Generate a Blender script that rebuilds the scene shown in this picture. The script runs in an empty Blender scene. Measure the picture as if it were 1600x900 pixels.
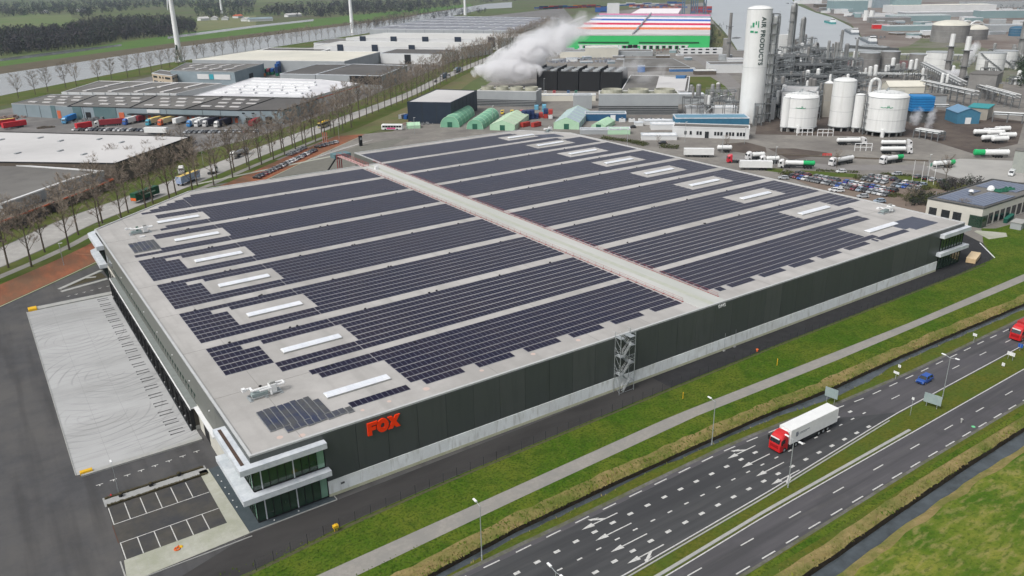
import bpy, math, random
from math import sin, cos, pi, sqrt
from mathutils import Vector, Matrix
SC = bpy.context.scene
COL = SC.collection
# ---------------------------------------------------------------- camera
YAW, PIT, ROLL, FPX = 0.591375, 0.370910, -0.018018, 1253.28
CAMP = Vector((-25.0, -110.0, 80.0))
cF = Vector((sin(YAW)*cos(PIT), cos(YAW)*cos(PIT), -sin(PIT)))
_r = Vector((cos(YAW), -sin(YAW), 0)); _u = _r.cross(cF)
cR = _r*cos(ROLL)+_u*sin(ROLL); cU = -_r*sin(ROLL)+_u*cos(ROLL)
cam = bpy.data.cameras.new('camera'); camo = bpy.data.objects.new('camera', cam); COL.objects.link(camo)
cam.sensor_width = 36.0; cam.lens = FPX/1600*36.0; cam.clip_start = 1.0; cam.clip_end = 60000.0
m = Matrix((cR, cU, -cF)).transposed().to_4x4(); m.translation = CAMP
camo.matrix_world = m; SC.camera = camo
# ---------------------------------------------------------------- sky, sun, exposure
SUN_AZ, SUN_EL = math.radians(262), math.radians(52)      # azimuth from +Y clockwise
w = bpy.data.worlds.new("World"); SC.world = w; w.use_nodes = True
nt = w.node_tree; bg = nt.nodes['Background']
sky = nt.nodes.new('ShaderNodeTexSky'); sky.sky_type = 'NISHITA'; sky.sun_disc = False
sky.sun_elevation = SUN_EL; sky.sun_rotation = SUN_AZ; sky.air_density = 1.0; sky.dust_density = 4.0
hs = nt.nodes.new('ShaderNodeHueSaturation'); hs.inputs['Saturation'].default_value = 0.28
nt.links.new(sky.outputs[0], hs.inputs['Color']); nt.links.new(hs.outputs[0], bg.inputs[0])
bg.inputs[1].default_value = 0.12
sl = bpy.data.lights.new('sun', 'SUN'); sl.energy = 1.5; sl.angle = math.radians(20); sl.color = (1.0, 0.965, 0.92)
so = bpy.data.objects.new('sun', sl); COL.objects.link(so)
sd = Vector((sin(SUN_AZ)*cos(SUN_EL), cos(SUN_AZ)*cos(SUN_EL), sin(SUN_EL)))
so.rotation_euler = (-sd).to_track_quat('-Z', 'Y').to_euler()
SC.view_settings.view_transform = 'Standard'; SC.view_settings.look = 'None'
SC.view_settings.exposure = 0.42; SC.view_settings.gamma = 1.0
SC.cycles.max_bounces = 6; SC.cycles.transparent_max_bounces = 12; SC.cycles.volume_bounces = 5
SC.cycles.use_adaptive_sampling = True
HAZE = 0.00004

# ---------------------------------------------------------------- helpers
def G(px, py, z=0.0):
    """where the sight line of a photo pixel meets the height z (survey of the place from the photo)"""
    d = cF*FPX + cR*(px-800) - cU*(py-450)
    t = (z-CAMP.z)/d.z
    p = CAMP + d*t
    return Vector((p.x, p.y, z))
def PL(pts, z=0.0):
    return [G(a, b, z) for a, b in pts]
def rnd(a, b): return random.uniform(a, b)

class MB:
    def __init__(s): s.v = []; s.f = []; s.m = []; s.sm = []
    def face(s, pts, mi=0):
        n = len(s.v); s.v += [tuple(p) for p in pts]; s.f.append(tuple(range(n, n+len(pts)))); s.m.append(mi)
    def hexa(s, b, t, mi=0, bottom=True):      # b,t: 4 pts ccw
        n = len(s.v); s.v += [tuple(p) for p in b]+[tuple(p) for p in t]
        F = [(4, 5, 6, 7), (0, 1, 5, 4), (1, 2, 6, 5), (2, 3, 7, 6), (3, 0, 4, 7)]
        if bottom: F.append((3, 2, 1, 0))
        for f in F: s.f.append(tuple(n+i for i in f)); s.m.append(mi)
    def box(s, x0, x1, y0, y1, z0, z1, mi=0):
        s.hexa([(x0, y0, z0), (x1, y0, z0), (x1, y1, z0), (x0, y1, z0)], [(x0, y0, z1), (x1, y0, z1), (x1, y1, z1), (x0, y1, z1)], mi)
    def obox(s, c, ux, sx, sy, z0, z1, mi=0):  # oriented box, ux = direction in XY
        ux = Vector((ux[0], ux[1], 0)).normalized(); uy = Vector((-ux.y, ux.x, 0))
        P = []
        for a, b in ((-1, -1), (1, -1), (1, 1), (-1, 1)):
            q = Vector((c[0], c[1], 0))+ux*(a*sx/2)+uy*(b*sy/2); P.append(q)
        s.hexa([(p.x, p.y, z0) for p in P], [(p.x, p.y, z1) for p in P], mi)
    def prism(s, pts, z0, z1, mi=0, top=None, bottom=False):
        n = len(pts); a = len(s.v)
        ar = sum(pts[i][0]*pts[(i+1) % n][1]-pts[(i+1) % n][0]*pts[i][1] for i in range(n))
        if ar < 0: pts = pts[::-1]
        s.v += [(p[0], p[1], z0) for p in pts]+[(p[0], p[1], z1) for p in pts]
        for i in range(n):
            j = (i+1) % n; s.f.append((a+i, a+j, a+n+j, a+n+i)); s.m.append(mi)
        s.f.append(tuple(a+n+i for i in range(n))); s.m.append(mi if top is None else top)
        if bottom: s.f.append(tuple(a+i for i in range(n))[::-1]); s.m.append(mi)
    def tube(s, p, q, r, n=6, mi=0, r2=None, cap=True):
        p = Vector(p); q = Vector(q); d = (q-p)
        if d.length < 1e-6: return
        d.normalize(); r2 = r if r2 is None else r2
        a = d.cross(Vector((0, 0, 1)) if abs(d.z) < .9 else Vector((1, 0, 0))).normalized(); b = d.cross(a)
        k = len(s.v)
        for (c, rr) in ((p, r), (q, r2)):
            for i in range(n):
                t = 2*pi*i/n; s.v.append(tuple(c+a*(cos(t)*rr)+b*(sin(t)*rr)))
        for i in range(n):
            j = (i+1) % n; s.f.append((k+i, k+n+i, k+n+j, k+j)); s.m.append(mi)
        if cap:
            s.f.append(tuple(k+i for i in range(n))); s.m.append(mi)
            s.f.append(tuple(k+n+i for i in range(n))[::-1]); s.m.append(mi)
    def cyl(s, x, y, z0, z1, r, n=16, mi=0, r2=None):
        s.tube((x, y, z0), (x, y, z1), r, n, mi, r2)
    def path(s, pts, r, n=6, mi=0):
        for a, b in zip(pts, pts[1:]): s.tube(a, b, r, n, mi)
    def dome(s, x, y, z, r, h, n=16, k=4, mi=0):
        for j in range(k):
            a0 = pi/2*j/k; a1 = pi/2*(j+1)/k
            s.tube((x, y, z+h*sin(a0)), (x, y, z+h*sin(a1)), max(r*cos(a0), .01), n, mi, max(r*cos(a1), .01), cap=(j == k-1))
    def lathe(s, axis_p, axis_d, prof, n=14, mi=0):   # prof: (t, r)
        p = Vector(axis_p); d = Vector(axis_d)
        for (t0, r0), (t1, r1) in zip(prof, prof[1:]):
            s.tube(p+d*t0, p+d*t1, max(r0, .005), n, mi, max(r1, .005), cap=True)
    def mesh(s, name, mats, org=(0, 0, 0), smooth=False):
        me = bpy.data.meshes.new(name)
        o = org
        me.from_pydata([(v[0]-o[0], v[1]-o[1], v[2]-o[2]) for v in s.v], [], s.f)
        for mm in (mats if isinstance(mats, (list, tuple)) else [mats]): me.materials.append(mm)
        me.polygons.foreach_set('material_index', s.m)
        if smooth: me.polygons.foreach_set('use_smooth', [True]*len(s.f))
        me.update()
        return me
    def build(s, name, mats, parent=None, org=None, smooth=False):
        """vertices in world coordinates"""
        if parent is not None: o = WO(parent)
        else: o = Vector(org) if org is not None else Vector((0, 0, 0))
        me = s.mesh(name, mats, o, smooth)
        ob = bpy.data.objects.new(name, me); COL.objects.link(ob)
        if parent is not None: ob.parent = parent
        else: ob.location = o
        return ob
    def local(s, name, mats, parent, smooth=False):
        ob = bpy.data.objects.new(name, s.mesh(name, mats, (0, 0, 0), smooth)); COL.objects.link(ob); ob.parent = parent
        return ob
def WO(o):
    v = Vector((0, 0, 0))
    while o is not None: v += o.location; o = o.parent
    return v
def inst(me, name, parent=None, loc=(0, 0, 0), rz=0.0, sc=None):
    ob = bpy.data.objects.new(name, me); COL.objects.link(ob); ob.location = loc; ob.rotation_euler = (0, 0, rz)
    if sc: ob.scale = sc if isinstance(sc, (tuple, list)) else (sc, sc, sc)
    if parent is not None: ob.parent = parent
    return ob
def tag(o, label=None, cat=None, group=None, kind=None):
    if label: o['label'] = label
    if cat: o['category'] = cat
    if group: o['group'] = group
    if kind: o['kind'] = kind
    return o
def thing(name, label, cat, loc=(0, 0, 0), rz=0.0, group=None):
    o = bpy.data.objects.new(name, None); COL.objects.link(o); o.empty_display_size = .5
    o.location = loc; o.rotation_euler = (0, 0, rz)
    return tag(o, label, cat, group)
def copytree(o, parent=None):
    c = o.copy(); COL.objects.link(c); c.parent = parent
    for k in list(o.children): copytree(k, c)
    return c
def ordn(n):
    w_ = ['', 'first', 'second', 'third', 'fourth', 'fifth', 'sixth', 'seventh', 'eighth', 'ninth', 'tenth', 'eleventh', 'twelfth', 'thirteenth', 'fourteenth', 'fifteenth', 'sixteenth', 'seventeenth', 'eighteenth', 'nineteenth']
    if n < 20: return w_[n]
    t = {2: 'twent', 3: 'thirt', 4: 'fort', 5: 'fift', 6: 'sixt', 7: 'sevent', 8: 'eight', 9: 'ninet'}[n//10]
    return t+'ieth' if n % 10 == 0 else t+'y-'+w_[n % 10]

# ---------------------------------------------------------------- materials
_mc = {}
def mat(name, c1, c2=None, rough=.85, scale=.5, metal=0., spec=.25, bump=0., c3=None, scale3=.05, stretch=(1, 1, 1), det=6, bscale=None, extra=None):
    """c1/c2 mixed by world-position noise, c3 added by a large noise"""
    if name in _mc: return _mc[name]
    M_ = bpy.data.materials.new(name); M_.use_nodes = True; t = M_.node_tree; N = t.nodes; L = t.links
    b = N['Principled BSDF']; b.inputs['Roughness'].default_value = rough; b.inputs['Metallic'].default_value = metal
    b.inputs['Specular IOR Level'].default_value = spec
    if c2 is None: c2 = tuple(x*.8 for x in c1)
    ge = N.new('ShaderNodeNewGeometry'); mp = N.new('ShaderNodeMapping'); mp.inputs['Scale'].default_value = stretch
    L.new(ge.outputs['Position'], mp.inputs[0])
    no = N.new('ShaderNodeTexNoise'); no.inputs['Scale'].default_value = scale; no.inputs['Detail'].default_value = det
    no.inputs['Roughness'].default_value = .65
    L.new(mp.outputs[0], no.inputs['Vector'])
    rp = N.new('ShaderNodeValToRGB'); rp.color_ramp.elements[0].position = .32; rp.color_ramp.elements[1].position = .68
    rp.color_ramp.elements[0].color = (*c1, 1); rp.color_ramp.elements[1].color = (*c2, 1)
    L.new(no.outputs[0], rp.inputs[0]); out = rp.outputs[0]
    if c3 is not None:
        n3 = N.new('ShaderNodeTexNoise'); n3.inputs['Scale'].default_value = scale3; n3.inputs['Detail'].default_value = 8
        n3.inputs['Roughness'].default_value = .7
        L.new(mp.outputs[0], n3.inputs['Vector'])
        r3 = N.new('ShaderNodeValToRGB'); r3.color_ramp.elements[0].position = .42; r3.color_ramp.elements[1].position = .62
        L.new(n3.outputs[0], r3.inputs[0])
        mx = N.new('ShaderNodeMix'); mx.data_type = 'RGBA'
        L.new(r3.outputs[0], mx.inputs['Factor']); L.new(out, mx.inputs['A']); mx.inputs['B'].default_value = (*c3, 1)
        out = mx.outputs['Result']
    for ex in (extra if isinstance(extra, (list, tuple)) else [extra] if extra else []): out = ex(N, L, mp, out, b)
    L.new(out, b.inputs['Base Color'])
    if bump:
        bn = N.new('ShaderNodeTexNoise'); bn.inputs['Scale'].default_value = bscale or scale*4; bn.inputs['Detail'].default_value = 6
        L.new(mp.outputs[0], bn.inputs['Vector'])
        bu = N.new('ShaderNodeBump'); bu.inputs['Strength'].default_value = 1; bu.inputs['Distance'].default_value = bump
        L.new(bn.outputs[0], bu.inputs['Height']); L.new(bu.outputs[0], b.inputs['Normal'])
    _mc[name] = M_
    return M_
def mixc(N, L, fac, a, bcol, clamp=1.0):
    mx = N.new('ShaderNodeMix'); mx.data_type = 'RGBA'
    if clamp != 1.0:
        mu = N.new('ShaderNodeMath'); mu.operation = 'MULTIPLY'; mu.inputs[1].default_value = clamp
        L.new(fac, mu.inputs[0]); fac = mu.outputs[0]
    L.new(fac, mx.inputs['Factor']); L.new(a, mx.inputs['A']); mx.inputs['B'].default_value = (*bcol, 1)
    return mx.outputs['Result']
def streaks(col, axis, scale, strength, lo=.5, hi=.7):
    """long wheel-track / membrane stains; axis: stretch vector"""
    def f(N, L, mp, out, b):
        ge = N.new('ShaderNodeNewGeometry'); mm = N.new('ShaderNodeMapping'); mm.inputs['Scale'].default_value = axis
        L.new(ge.outputs['Position'], mm.inputs[0])
        n = N.new('ShaderNodeTexNoise'); n.inputs['Scale'].default_value = scale; n.inputs['Detail'].default_value = 5
        L.new(mm.outputs[0], n.inputs['Vector'])
        r = N.new('ShaderNodeValToRGB'); r.color_ramp.elements[0].position = lo; r.color_ramp.elements[1].position = hi
        L.new(n.outputs[0], r.inputs[0])
        return mixc(N, L, r.outputs[0], out, col, strength)
    return f
def perobj(col, strength):
    def f(N, L, mp, out, b):
        oi = N.new('ShaderNodeObjectInfo'); return mixc(N, L, oi.outputs['Random'], out, col, strength)
    return f
def tyres(N, L, mp, out, b):
    ge = N.new('ShaderNodeNewGeometry')
    for (cx, cy, sc_, di) in ((-14, 96, 1.5, 2.2), (-9, 70, 1.1, 3.0), (-16, 52, 1.3, 2.6)):
        mm = N.new('ShaderNodeMapping'); mm.inputs['Location'].default_value = (-cx, -cy, 0)
        L.new(ge.outputs['Position'], mm.inputs[0])
        wv = N.new('ShaderNodeTexWave'); wv.wave_type = 'RINGS'; wv.rings_direction = 'Z'; wv.inputs['Scale'].default_value = sc_*.11
        wv.inputs['Distortion'].default_value = di*2.2; wv.inputs['Detail'].default_value = 2; wv.inputs['Detail Scale'].default_value = .25
        L.new(mm.outputs[0], wv.inputs['Vector'])
        r = N.new('ShaderNodeValToRGB'); r.color_ramp.elements[0].position = .90; r.color_ramp.elements[1].position = .99
        L.new(wv.outputs['Fac'], r.inputs[0])
        n = N.new('ShaderNodeTexNoise'); n.inputs['Scale'].default_value = .07; n.inputs['Detail'].default_value = 3; L.new(mm.outputs[0], n.inputs['Vector'])
        r2 = N.new('ShaderNodeValToRGB'); r2.color_ramp.elements[0].position = .45; r2.color_ramp.elements[1].position = .6
        L.new(n.outputs[0], r2.inputs[0])
        mu = N.new('ShaderNodeMath'); mu.operation = 'MULTIPLY'; L.new(r.outputs[0], mu.inputs[0]); L.new(r2.outputs[0], mu.inputs[1])
        out = mixc(N, L, mu.outputs[0], out, (.17, .17, .17), .42)
    return out

m_grass = mat('grass', (.040, .090, .006), (.058, .112, .009), .95, 1.2, c3=(.098, .125, .015), scale3=.07, bump=.08, bscale=3, spec=.1, extra=[streaks((.022, .056, .005), (1, 1, 1), .45, .5, .5, .68), streaks((.016, .036, .004), (1, 1, 1), 2.2, .6, .5, .62), streaks((.12, .14, .03), (1, 1, 1), 1.3, .4, .55, .7)])
m_dry = mat('dry_reed', (.27, .21, .095), (.19, .15, .06), .95, .9, c3=(.11, .13, .03), scale3=.15, bump=.25, bscale=2.5, spec=.1, stretch=(.6, 1, 1))
m_field = mat('rough_grass', (.085, .135, .012), (.21, .205, .042), .95, .35, c3=(.05, .105, .009), scale3=.11, bump=.14, bscale=2.5, spec=.1, stretch=(.7, 1, 1), extra=[streaks((.25, .215, .085), (.35, 1, 1), .9, .6, .5, .65), streaks((.045, .075, .01), (.6, 1, 1), 1.8, .6, .52, .64)])
m_median = mat('median_grass', (.060, .084, .009), (.115, .112, .020), .95, 1.5, c3=(.065, .10, .015), scale3=.12, bump=.06, bscale=4, spec=.1, extra=streaks((.045, .06, .01), (.7, 1, 1), 2.0, .5, .5, .62))
m_mud = mat('mud', (.035, .028, .018), (.015, .012, .008), .9, 1.0, bump=.1, spec=.2)
m_farm = mat('far_land', (.07, .10, .035), (.10, .125, .05), .95, .01, c3=(.10, .095, .06), scale3=.004, spec=.1)
m_water = mat('water', (.30, .31, .31), (.25, .26, .26), .22, .02, spec=.6, bump=.02, bscale=.5)
m_ditchw = mat('ditch_water', (.07, .085, .095), (.035, .042, .045), .18, .3, spec=.6, bump=.01, bscale=2)
m_asph = mat('yard_asphalt', (.052, .053, .056), (.074, .074, .077), .85, .25, c3=(.090, .087, .084), scale3=.05, bump=.01, bscale=10, extra=streaks((.036, .035, .035), (1, .07, 1), .30, .6, .50, .70))
m_asphn = mat('new_asphalt', (.020, .020, .022), (.032, .032, .034), .8, .4, bump=.01, bscale=10)
m_road = mat('road_asphalt', (.074, .072, .078), (.092, .089, .094), .85, .6, c3=(.076, .073, .080), scale3=.06, stretch=(.15, 1, 1), bump=.01, bscale=12, extra=[streaks((.046, .046, .049), (.02, 1, 1), .55, .6, .45, .62), streaks((.125, .12, .115), (.05, 1, 1), .9, .35, .55, .68), streaks((.05, .05, .052), (.6, .6, 1), .12, .35, .55, .60)])
m_roadn = mat('turn_lane_asphalt', (.054, .056, .058), (.068, .069, .071), .85, .6, c3=(.046, .047, .05), scale3=.08, stretch=(.15, 1, 1), bump=.01, bscale=12, extra=[streaks((.036, .037, .04), (.02, 1, 1), .6, .55, .45, .62), streaks((.095, .095, .092), (.06, 1, 1), .9, .3, .56, .68)])
m_should = mat('shoulder', (.16, .155, .15), (.10, .097, .09), .9, 1.5, c3=(.085, .09, .05), scale3=.3)
m_paint = mat('road_paint', (.56, .56, .54), (.44, .44, .42), .7, 2.0, extra=streaks((.15, .15, .15), (1, 1, 1), 3.5, .4, .52, .64))
m_conc = mat('apron_concrete', (.36, .365, .365), (.43, .435, .435), .85, .12, c3=(.30, .305, .303), scale3=.06, stretch=(.5, 1, 1), extra=[tyres, streaks((.25, .25, .245), (.3, 1, 1), .14, .4, .52, .72)])
m_concl = mat('light_concrete', (.36, .36, .345), (.29, .295, .28), .85, .8, bump=.01)
m_slab = mat('paving_slab', (.40, .40, .35), (.34, .345, .295), .9, .7, c3=(.29, .30, .235), scale3=.15)
m_path = mat('cycle_path', (.29, .275, .25), (.23, .22, .20), .9, 1.5, c3=(.22, .215, .20), scale3=.2)
m_brick = mat('orange_brick_paving', (.30, .105, .05), (.20, .075, .04), .9, .6, c3=(.15, .085, .05), scale3=.08, stretch=(1, .3, 1))
m_yardb = mat('plant_paving', (.24, .225, .20), (.18, .17, .155), .9, .3, c3=(.14, .13, .12), scale3=.03)
m_yardd = mat('dark_ground', (.085, .065, .055), (.055, .045, .04), .95, .3, c3=(.11, .09, .075), scale3=.06)
m_yardg = mat('district_paving', (.20, .19, .18), (.15, .145, .14), .9, .12, c3=(.115, .11, .105), scale3=.03)
m_roadc = mat('concrete_road', (.38, .37, .35), (.31, .30, .285), .9, .4, c3=(.27, .265, .25), scale3=.05)
m_roof = mat('membrane_roof', (.37, .36, .345), (.43, .415, .40), .8, .15, c3=(.32, .31, .295), scale3=.04, extra=streaks((.27, .265, .25), (1, .08, 1), .35, .5, .5, .68), spec=.3)
m_walkw = mat('walkway_roof', (.48, .485, .465), (.43, .435, .415), .85, .3, c3=(.39, .405, .375), scale3=.08, stretch=(1, .2, 1))
m_wall = mat('dark_cladding', (.072, .080, .078), (.080, .088, .086), .45, .12, metal=.0, spec=.45, stretch=(1, 1, 3), extra=[perobj((.052, .062, .060), .8), streaks((.045, .053, .05), (1, 1, .12), .8, .5, .5, .7)])
m_wall2 = mat('dark_cladding_lower', (.125, .132, .12), (.14, .147, .133), .5, .2)
m_plinth = mat('concrete_plinth', (.84, .88, .88), (.79, .83, .825), .85, .3, c3=(.68, .70, .685), scale3=.15, extra=[perobj((.68, .71, .715), .7), streaks((.42, .43, .39), (1, 1, .2), 1.5, .5, .52, .7)])
m_algae = mat('algae_band', (.52, .52, .40), (.42, .43, .28), .9, .8)
m_white = mat('white_metal', (.74, .75, .75), (.66, .67, .67), .45, .6)
m_canopy = mat('canopy_white', (.54, .57, .60), (.42, .46, .50), .45, .9, c3=(.60, .63, .66), scale3=.4)
m_black = mat('black_rubber', (.012, .012, .013), (.02, .02, .02), .7, 2)
m_steel = mat('galvanised_steel', (.42, .45, .46), (.34, .37, .38), .45, 1, metal=.4)
m_dsteel = mat('dark_steel', (.05, .055, .06), (.035, .038, .04), .6, 1, metal=.3)
m_red = mat('red_paint', (.62, .03, .025), (.52, .02, .02), .4, 1)
m_sred = mat('sign_red', (.90, .05, .006), (.86, .045, .006), .5, 1)
m_rail = mat('red_rail', (.34, .07, .07), (.25, .06, .06), .6, 1)
m_glass = mat('green_glass', (.012, .035, .022), (.03, .06, .035), .06, .15, spec=.9)
m_glassl = mat('light_green_glass', (.14, .26, .18), (.18, .32, .24), .08, .3, spec=.9)
m_dglass = mat('dark_window', (.014, .018, .022), (.022, .026, .03), .1, .5, spec=.8)
m_pv = mat('solar_cell', (.003, .003, .018), (.007, .005, .024), .28, .35, spec=.17, c3=(.013, .009, .022), scale3=.12)
m_pvf = mat('solar_frame', (.17, .18, .22), (.13, .14, .17), .45, 1, metal=.3)
m_pv2 = mat('slate_module', (.060, .063, .068), (.080, .081, .084), .5, .5, c3=(.03, .038, .075), scale3=.3)
m_sky = mat('skylight_panel', (.66, .69, .73), (.58, .61, .66), .35, .5, c3=(.70, .72, .75), scale3=.3)
m_yellow = mat('yellow_paint', (.70, .42, .02), (.6, .36, .02), .6, 1)
m_orange = mat('orange_plastic', (.75, .16, .04), (.6, .12, .03), .6, 1)

# ---------------------------------------------------------------- ground (one sheet), carved by the roadside ditches
def lerp(tab, x):
    if x <= tab[0][0]: return tab[0][1]
    for (a, b), (c, d) in zip(tab, tab[1:]):
        if x <= c: return b+(d-b)*(x-a)/(c-a)
    return tab[-1][1]
D1N = [(-200, -25.5), (15, -26.0), (32, -24.6), (53, -24.2), (90, -24.2), (110, -25.2), (136, -25.0), (189, -26.2), (300, -27)]
D1F = [(-200, -27.2), (16, -27.3), (31, -25.8), (61, -24.9), (91, -25.5), (105, -27.2), (119, -27.4), (130, -26.4), (145, -26.4), (187, -27.6), (300, -28.4)]
D2N = [(-200, -57), (60, -57.0), (71, -56.7), (85, -56.2), (103, -55.8), (124, -55.6), (300, -56)]
D2F = [(-200, -59.6), (62, -59.2), (77, -58.6), (100, -57.9), (122, -58.0), (300, -58.4)]
xs = [-6000, -1500, -400] + [-120+2.5*i for i in range(0, 177)] + [500, 1500, 6000]
rows = []
for i, x in enumerate(xs):
    j = lambda a: (random.uniform(-a, a) if -120 < x < 330 else 0)
    d1n = lerp(D1N, x)+j(.12); d1f = lerp(D1F, x)+j(.18); d2n = lerp(D2N, x)+j(.15); d2f = lerp(D2F, x)+j(.15)
    rows.append([(-3.0, -.03), (-14.5, 0), (-19.6, 0), (d1n+3.1+j(.3), -.12), (d1n+.25, -.30+j(.08)), (d1n, -1.15), (d1f, -1.15), (d1f-.3, -.45+j(.08)), (d1f-1.0, -.15), (-28.6, -.02), (-52.4, 0), (-53.4, -.1), (d2n+2.4, -.15), (d2n+.3, -.4+j(.08)), (d2n, -1.4), (d2f, -1.4), (d2f-.35, -.4+j(.08)), (d2f-1.8+j(.3), -.1), (-66, 0), (-140, 0), (-900, 0), (-6000, 0)])
gm = MB(); K = len(rows[0]); smat = [0, 0, 0, 1, 2, 2, 2, 3, 3, 3, 0, 3, 1, 2, 2, 2, 1, 5, 5, 5, 4]
for x, r_ in zip(xs, rows): gm.v += [(x, y, z) for y, z in r_]
for i in range(len(xs)-1):
    for k in range(K-1):
        a = i*K+k; gm.f.append((a, a+1, a+1+K, a+K)); gm.m.append(smat[k])
for i in range(len(xs)-1):      # land behind: same first row of vertices, out to the horizon
    a = i*K; n = len(gm.v)
    gm.v += [(xs[i]*(2.5 if abs(xs[i]) > 5000 else 1), 16000, -.03), (xs[i+1]*(2.5 if abs(xs[i+1]) > 5000 else 1), 16000, -.03)]
    gm.f.append((a+K, n+1, n, a)); gm.m.append(4)
g_ = gm.build('ground', [m_grass, m_dry, m_mud, m_median, m_farm, m_field]); tag(g_, kind='structure')
wm = MB(); 
for tabn, tabf, z in ((D1N, D1F, -.95), (D2N, D2F, -1.15)):
    pn = [(x, lerp(tabn, x)+.02, z) for x in xs[1:-1]]; pf = [(x, lerp(tabf, x)-.02, z) for x in xs[1:-1]]
    for i in range(len(pn)-1): wm.face([pf[i], pf[i+1], pn[i+1], pn[i]])
tag(wm.build('ditch_water', m_ditchw), kind='structure')

def sheet(name, pts, z, mt, kind='structure'):
    b = MB(); P = [(p[0], p[1]) for p in pts]
    #CHK
    ar = sum(P[i][0]*P[(i+1) % len(P)][1]-P[(i+1) % len(P)][0]*P[i][1] for i in range(len(P)))
    if ar < 0: P = P[::-1]
    b.face([(p[0], p[1], z) for p in P]); o = b.build(name, mt, org=(P[0][0], P[0][1], 0)); tag(o, kind=kind); return o
def strip(name, cl, wd, z, mt):    # ribbon along a centre line
    b = MB(); L_ = []; R_ = []
    for i, p in enumerate(cl):
        a = Vector(cl[max(i-1, 0)]).to_2d(); c = Vector(cl[min(i+1, len(cl)-1)]).to_2d(); d = (c-a).normalized(); n = Vector((-d.y, d.x))
        q = Vector(p).to_2d(); w0 = wd[i] if isinstance(wd, (list, tuple)) else wd
        L_.append(q+n*w0/2); R_.append(q-n*w0/2)
    for i in range(len(cl)-1): b.face([(*R_[i], z), (*R_[i+1], z), (*L_[i+1], z), (*L_[i], z)])
    o = b.build(name, mt); tag(o, kind='structure'); return o
# ================================================================ SITE SURFACES
site = [(-150, -16), (-4, -10.4), (11, -8.3), (32, -7.2), (77, -6.1), (116, -5.4), (198, -5.2), (217, -4.4), (229, 4.8), (243, 13), (236, 17), (225, 16), (213, 20), (213, 120), (213, 178), (197, 207), (95, 208), (60, 182), (34, 182), (-6.5, 149.0), (-27.8, 130.8), (-60, 101), (-150, 20)]
yard = sheet('yard_road', site, .0, m_asph)
sheet('service_lane', [(84, -5.95), (116, -5.35), (198, -5.15), (217, -4.35), (229, 4.8), (243, 13), (236, 17), (225, 16), (213, 20), (206, 20), (206, -.3), (84, -.3)], .008, m_asphn)
sheet('forecourt_verge_asphalt', [(-3.4, -10.3), (11, -8.2), (32, -7.1), (60, -6.4), (83.98, -5.95), (83.98, -.3), (11.9, -1.7), (-2.2, -1.9), (-16, -6.5), (-16, -11)], .008, mat('lane_asphalt', (.024, .023, .023), (.036, .035, .035), .85, .25, c3=(.045, .043, .042), scale3=.06, stretch=(.3, 1, 1)))
apron = sheet('loading_apron', [(-22.2, 31.6), (-1.0, 31.6), (-1.0, 122.3), (-22.2, 122.3)], .02, m_conc)
kb = MB(); kb.box(-21.5, -1.0, 30.5, 31.55, 0, .30); kb.box(-21.5, -1.0, 122.35, 124.6, 0, .30); kb.box(-22.35, -22.2, 31.6, 122.3, 0, .12)
kb.build('apron_kerb', m_concl, apron)
dr = MB(); dr.box(-1.95, -1.6, 35, 120, .0, .035); dr.build('drain_channel', m_dsteel, apron)
# slab joints of the apron, recessed lines built as thin dark strips
jb = MB()
for i in range(1, 19): jb.box(-22.1, -5.8, 31.6+i*4.8-.02, 31.6+i*4.8+.02, .015, .0235)
for x in (-16.5, -11.0): jb.box(x-.02, x+.02, 31.6, 122.3, .015, .0225)
tag(jb.build('slab_joint', mat('joint', (.27, .27, .27)), apron), kind='stuff')
gr = MB(); gr.tube((0, 0, .1), (2.5, 0, .1), .055, 6); gr.box(-.1, .1, -.1, .1, 0, .14)
grm = gr.mesh('guide_rail', mat('guide_steel', (.13, .135, .14), (.09, .09, .095)))
NDOCK = 20; DP = (119.4-36.2)/(NDOCK-1)
for i in range(NDOCK):
    y = 36.6+i*DP
    for s in (-.72, .72): inst(grm, 'guide_rail', apron, tuple(Vector((-5.55+rnd(-.1, .1), y+s, .02))-WO(apron)))
for (x, y) in ((-20.6, 32.0), (-20.8, 123.4)):
    b = MB(); b.box(x-1.0, x+1.0, y-1.0 if y < 50 else y-1.1, y-.1 if y < 50 else y+1.1, 0, .55); b.box(x-.9, x+.9, y-.95, y-.2, .55, .62)
    tag(b.build('concrete_barrier', m_yellow, org=(x, y, 0)), 'yellow painted barrier block at the '+('near' if y < 50 else 'far')+' outer corner of the pale loading apron', 'barrier', 'yellow corner barriers')
# T marks on both asphalt bays beside the apron
def tmark(x, y, s=1.0):
    b = MB(); b.box(x-.55*s, x+.55*s, y-.08, y+.08, .0, .012); b.box(x-.08, x+.08, y-.5*s, y-.08, .0, .012); return b.build('bay_mark', m_paint, yard)
for i in range(8):
    p0 = G(155.5+(307-155.5)*i/7.0, 757+(705-757)*i/7.0); tmark(p0.x, p0.y)
for i in range(6):
    p0 = G(107+i*12.3, 462.6-i*3.1); tmark(p0.x, p0.y, .8)
for x in (-46, -43.2):
    pass
b = MB(); b.box(-50, -43.5, 23.6, 23.75, 0, .012); b.build('lane_line', m_paint, yard); b = MB(); b.box(-50, -46.5, 27.2, 27.35, 0, .012); b.build('lane_line', m_paint, yard)
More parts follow.
